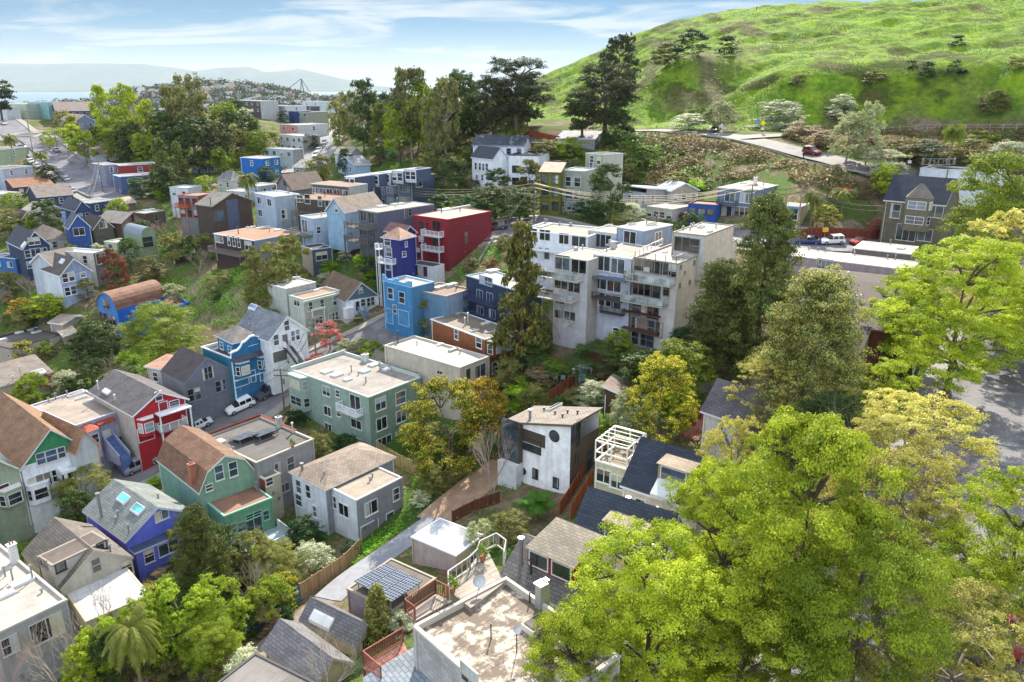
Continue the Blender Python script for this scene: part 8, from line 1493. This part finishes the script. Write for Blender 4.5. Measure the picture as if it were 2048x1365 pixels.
for i in range(len(gp)-1):
    a = Vector((gp[i][0], gp[i][1], gz[i]))-O_; b_ = Vector((gp[i+1][0], gp[i+1][1], gz[i+1]))-O_; m2.box(a.x-.1,a.y-.1,a.z-.3,a.x+.1,a.y+.1,a.z+1.9)
    for z_ in (.8, 1.6): mb.tube(a+Vector((0,0,z_)), b_+Vector((0,0,z_)), .07, n=4)
put('rails', mb.mesh('rails', mat('wood', 'a0968a')), root); put('posts', m2.mesh('posts', mat('wood', 'a0968a')), root)
def sign(bx, by, ty, c, label, dia=True, s=.75, c2=None):
    p = hit(bx, by); h = topz(p, bx, ty)-p[2]; root = empty('road_sign', p, 0, label, 'sign'); mb = MB(); mb.tube((0,0,-.3),(0,0,h-.1),.06,n=6); put('post', mb.mesh('post', mat('metal', '8a8c8e')), root)
    q = MB(); z = h-s; f = lambda y: [(0,y,z-s),(s,y,z),(0,y,z+s),(-s,y,z)] if dia else [(-s*.8,y,z-s*.6),(s*.8,y,z-s*.6),(s*.8,y,z+s*.6),(-s*.8,y,z+s*.6)]; A, B_ = f(-.1), f(-.06); q.quad(A); q.quad(B_[::-1])
    for i in range(4): q.quad([A[i], A[(i+1)%4], B_[(i+1)%4], B_[i]])
    put('plate', q.mesh('plate', mat('paint', c)), root)
    if c2: q = MB(); q.box(-.4,-.11,z-s-1.0,.4,-.07,z-s-.35); put('lower_plate', q.mesh('lower_plate', mat('paint', c2)), root)
sign(1524,268,240,'e0d010','yellow diamond warning sign by the parking bay',c2='d8d8c0'); sign(1442,268,246,'b8b8b4','pale diamond sign beside the parked black car',c2='b8b8b4'); sign(1817,335,303,'e0d010','yellow warning sign above the tan house',c2='d8d8d0'); sign(1513,262,240,'4a8ad0','small blue sign left of the yellow diamond',False,.6); sign(1648,482,452,'d8a010','yellow banner on the red-brown fence',False,.7)
p = hit(1567,262); h = topz(p,1567,200)-p[2]; root = empty('street_lamp', p, 0, 'tall street lamp beside the broad pale shrub', 'street lamp'); mb = MB(); mb.tube((0,0,-.5),(0,0,h),.12,.08,8); mb.tube((0,0,h-.2),(-1.0,-.4,h+.2),.05); put('pole', mb.mesh('pole', mat('wood','7a6c5e')), root); mb = MB(); mb.box(-1.5,-.6,h+.1,-.8,-.2,h+.3); put('lamp_head', mb.mesh('lamp_head', mat('metal','c9c9c6')), root)
# ------------------------------------------------------------ garden things
def chair(x, y, z, rz, c, label, sc=1.0, group=None):
    root = empty('garden_chair', (x, y, z), rz, label, 'chair', group, (sc,)*3); m_ = mat('trim', c); q = MB(); q.box(-.3,-.3,.38,.3,.3,.44); put('seat', q.mesh('seat', m_), root); q = MB(); q.quad([(-.3,.26,.42),(.3,.26,.42),(.34,.5,1.1),(-.34,.5,1.1)]); q.quad([(-.3,.30,.42),(.3,.30,.42),(.34,.54,1.1),(-.34,.54,1.1)]); put('backrest', q.mesh('backrest', m_), root)
    for s in (-1,1):
        for t in (-1,1): q = MB(); q.box(s*.27-.03,t*.27-.03,0,s*.27+.03,t*.27+.03,.38); put('leg', q.mesh('leg', m_), root)
for i, (px_, lb) in enumerate(((1688,'left red armchair on the dark terrace'),(1699,'right red armchair on the dark terrace'))): p = hit(px_, 392); chair(p[0], p[1], p[2], .2, 'c0282c', lb, 1.6)
p = hit(1118,757); root = empty('garden_table', p, .4, 'white garden table in the shaded patio', 'table'); q = MB(); q.box(-1.0,-.5,.7,1.0,.5,.76); put('tabletop', q.mesh('tabletop', mat('trim','c3c6c8')), root)
for s in (-1,1):
    for t in (-1,1): q = MB(); q.box(s*.85-.04,t*.4-.04,0,s*.85+.04,t*.4+.04,.7); put('leg', q.mesh('leg', mat('trim','c3c6c8')), root)
for i, (dx, dy_, rz_) in enumerate(((-.6,-1.0,math.pi),(.5,-1.0,math.pi),(-.6,1.0,0),(.6,1.0,0),(1.6,0,-1.57))): chair(p[0]+dx, p[1]+dy_, p[2], rz_, 'b8bcc0', 'grey-white chair pulled up to the patio table', 1.0, 'chairs round the patio table')
def lounger(px_, py_, rz_, label, c='c9d0c0'):
    p = hit(px_, py_); root = empty('garden_lounger', p, rz_, label, 'lounger'); q = MB(); q.box(-.35,-1.0,.3,.35,.4,.36); put('seat', q.mesh('seat', mat('trim', c)), root); q = MB(); q.quad([(-.35,.4,.33),(.35,.4,.33),(.35,1.0,.95),(-.35,1.0,.95)]); q.quad([(-.35,.4,.29),(.35,.4,.29),(.35,1.03,.92),(-.35,1.03,.92)]); put('backrest', q.mesh('backrest', mat('trim', c)), root)
    for s in (-1,1):
        for t in (-.9,.3): q = MB(); q.box(s*.3-.03,t-.03,0,s*.3+.03,t+.03,.3); put('leg', q.mesh('leg', mat('trim', c)), root)
lounger(1085,737,-.9,'pale green sun lounger on the patio'); lounger(1057,724,.6,'upright white lounger by the redwood'); lounger(1033,742,1.2,'small pale lounger beside the shingled house','a9c0c8')
p = hit(1165,762); root = empty('garden_shed', p, .1, 'small white arched garden gate house with blue door', 'garden shed'); q = MB(); 
for s in (-1.3,1.2): q.box(s,-.05,0,s+.14,.1,1.9)
for s in (-.55,.45): q.box(s,-.05,0,s+.1,.1,1.9)
q.quad([(-1.5,-.1,1.75),(0,-.1,2.75),(0,.6,2.75),(-1.5,.6,1.75)]); q.quad([(1.5,-.1,1.75),(0,-.1,2.75),(0,.6,2.75),(1.5,.6,1.75)]); q.quad([(-1.2,-.02,1.8),(1.2,-.02,1.8),(0,-.02,2.65)]); put('frame', q.mesh('frame', mat('trim','d5dade')), root); q = MB(); q.box(-.44,-.02,0,.44,.04,1.8); put('door', q.mesh('door', mat('trim','9ac0dc')), root)
def bench(px_, py_, rz_, label):
    p = hit(px_, py_); root = empty('red_bench', p, rz_, label, 'bench'); m_ = mat('wood','b0282c'); q = MB(); q.box(-.9,-.35,.4,.9,.3,.48); put('seat', q.mesh('seat', m_), root); q = MB()
    for i in range(7): x_ = -.9+i*.3; q.quad([(x_-.09,.28,.4),(x_+.09,.28,.4),(x_+.11,.75,1.5-.12*abs(i-3)),(x_-.11,.75,1.5-.12*abs(i-3))])
    put('backrest', q.mesh('backrest', m_), root)
    for s in (-.8,.8): q = MB(); q.box(s-.05,-.3,0,s+.05,.25,.4); put('leg', q.mesh('leg', m_), root)
bench(1378,850,2.6,'left red slatted bench on the pink terrace'); bench(1389,838,2.6,'middle red slatted bench on the pink terrace'); bench(1400,826,2.6,'right red slatted bench on the pink terrace')
q = MB(); a_ = [hit(*z_) for z_ in ((1352,868),(1395,885),(1425,845),(1385,825))]; q.quad([(v[0],v[1],v[2]+.25) for v in a_]); 
for i in range(4): v, w_ = a_[i], a_[(i+1)%4]; q.quad([(v[0],v[1],v[2]+.25),(w_[0],w_[1],w_[2]+.25),(w_[0],w_[1],w_[2]-1),(v[0],v[1],v[2]-1)])
put('terrace', q.mesh('terrace', mat('plank','a8665a')))['kind'] = 'structure'
def bin_(px_, py_, c, label):
    p = hit(px_, py_); root = empty('wheelie_bin', p, rnd.uniform(0, 6), label, 'bin'); q = MB(); q.quad([(-.25,-.28,.05),(.25,-.28,.05),(.3,-.34,1.0),(-.3,-.34,1.0)]); q.quad([(-.25,.28,.05),(.25,.28,.05),(.3,.34,1.0),(-.3,.34,1.0)]); q.quad([(-.25,-.28,.05),(-.25,.28,.05),(-.3,.34,1.0),(-.3,-.34,1.0)]); q.quad([(.25,-.28,.05),(.25,.28,.05),(.3,.34,1.0),(.3,-.34,1.0)]); put('tub', q.mesh('tub', mat('paint', c)), root); q = MB(); q.box(-.33,-.38,1.0,.33,.38,1.08); put('lid', q.mesh('lid', mat('paint', c)), root)
bin_(343,884,'2a6ab8','bright blue recycling bin beside the red house'); bin_(350,880,'2f7f3a','green bin beside the bright blue one'); bin_(178,948,'2a5aa8','blue bin under the lavender bay window'); bin_(1775,704,'1f5aa8','blue bin by the tan gable near the street'); bin_(1790,712,'26282c','black bin by the tan gable near the street'); bin_(188,952,'2f6f3a','green bin near the lavender stairs')
for i, (px_, py_, ty_) in enumerate(((1012,812,775),)):
    p = hit(px_, py_); root = empty('closed_parasol', p, 0, 'closed white parasol in the terraced garden', 'parasol'); h = topz(p, px_, ty_)-p[2]; q = MB(); q.tube((0,0,0),(0,0,h*.4),.04); put('pole', q.mesh('pole', mat('wood','8a7c6c')), root); q = MB(); q.cyl(0,0,h*.35,h,.3,8,0,.04); put('canopy', q.mesh('canopy', mat('trim','d8dcdc')), root)
def parasol(b, px_, py_, zf, c, label):
    z = zf; 
    for _ in range(3): x, y = inface(b, px_, py_, z+1.9)
    w = b.root.matrix_basis @ Vector((x, y, z)); root = empty('parasol', w, 0, label, 'parasol'); q = MB(); q.tube((0,0,0),(0,0,2.3),.03); put('pole', q.mesh('pole', mat('metal','a0a0a0')), root); q = MB(); n=8
    for i in range(n): a, e = 2*math.pi*i/n, 2*math.pi*(i+1)/n; q.quad([(0,0,2.45),(1.0*math.cos(a),1.0*math.sin(a),2.05),(1.0*math.cos(e),1.0*math.sin(e),2.05)])
    put('canopy', q.mesh('canopy', mat('trim', c)), root)
parasol(ba, 1110, 556, 6.3, 'c9cdd0', 'pale parasol on the lower left balcony'); parasol(ba, 1128, 523, 9.5, 'c3b8a8', 'tan parasol on the upper left balcony'); parasol(bc, 1292, 524, 10, 'c9c9c4', 'pale parasol on the right-hand top balcony')
# a walker on the crest of the hill
def person(px_, py_, label, cl, hgt=1.75):
    p = hit(px_, py_); p[2] = max(p[2], tz(p[0], p[1])); me = bpy.data.meshes.new('person'); V_ = [(0,0,.95),(0,0,1.2),(0,0,1.42),(0,0,1.52),(0,0,1.66),(.1,0,.9),(.12,.08,.5),(.12,.0,.05),(-.1,0,.9),(-.12,-.12,.5),(-.12,-.02,.05),(.2,0,1.4),(.26,.05,1.12),(.24,-.08,.9),(-.2,0,1.4),(-.26,-.02,1.12),(-.24,-.14,.92),(.12,-.14,.03),(-.12,-.16,.03)]
    E_ = [(0,1),(1,2),(2,3),(3,4),(0,5),(5,6),(6,7),(0,8),(8,9),(9,10),(2,11),(11,12),(12,13),(2,14),(14,15),(15,16),(7,17),(10,18)]; me.from_pydata(V_, E_, []); me.materials.append(mat('trim', cl)); o = put('person', me, None, p, .4)
    sk = o.modifiers.new('skin', 'SKIN'); R_ = [.15,.17,.13,.06,.11,.1,.075,.05,.1,.075,.05,.07,.05,.04,.07,.05,.04,.04,.04]
    for v, r__ in zip(me.skin_vertices[0].data, R_): v.radius = (r__, r__*.85)
    me.skin_vertices[0].data[0].use_root = True; sb = o.modifiers.new('sub', 'SUBSURF'); sb.levels = 1; sb.render_levels = 1; tag(o, label, 'person')
person(1513, 21, 'walker in dark clothes standing on the crest of the green hill', '23262c'); person(1606, 318, 'cyclist in dark clothes beside the dark red SUV', '2c2a30')
# railings, steps and small decks on the terrace by the tan house
q = MB(); a_ = hit(1725,482); 
for i in range(12): q.box(a_[0]-1.5+i*.5, a_[1]+1+i*.35, a_[2]+.3*i, a_[0]+1.0+i*.5, a_[1]+1.5+i*.35, a_[2]+.3*i+.12)
o = put('red_stairs', q.mesh('red_stairs', mat('wood','8a2f2a'))); tag(o, 'dark red timber stairs climbing beside the tan house', 'stairs')
print('TOTAL objects', len(bpy.data.objects))
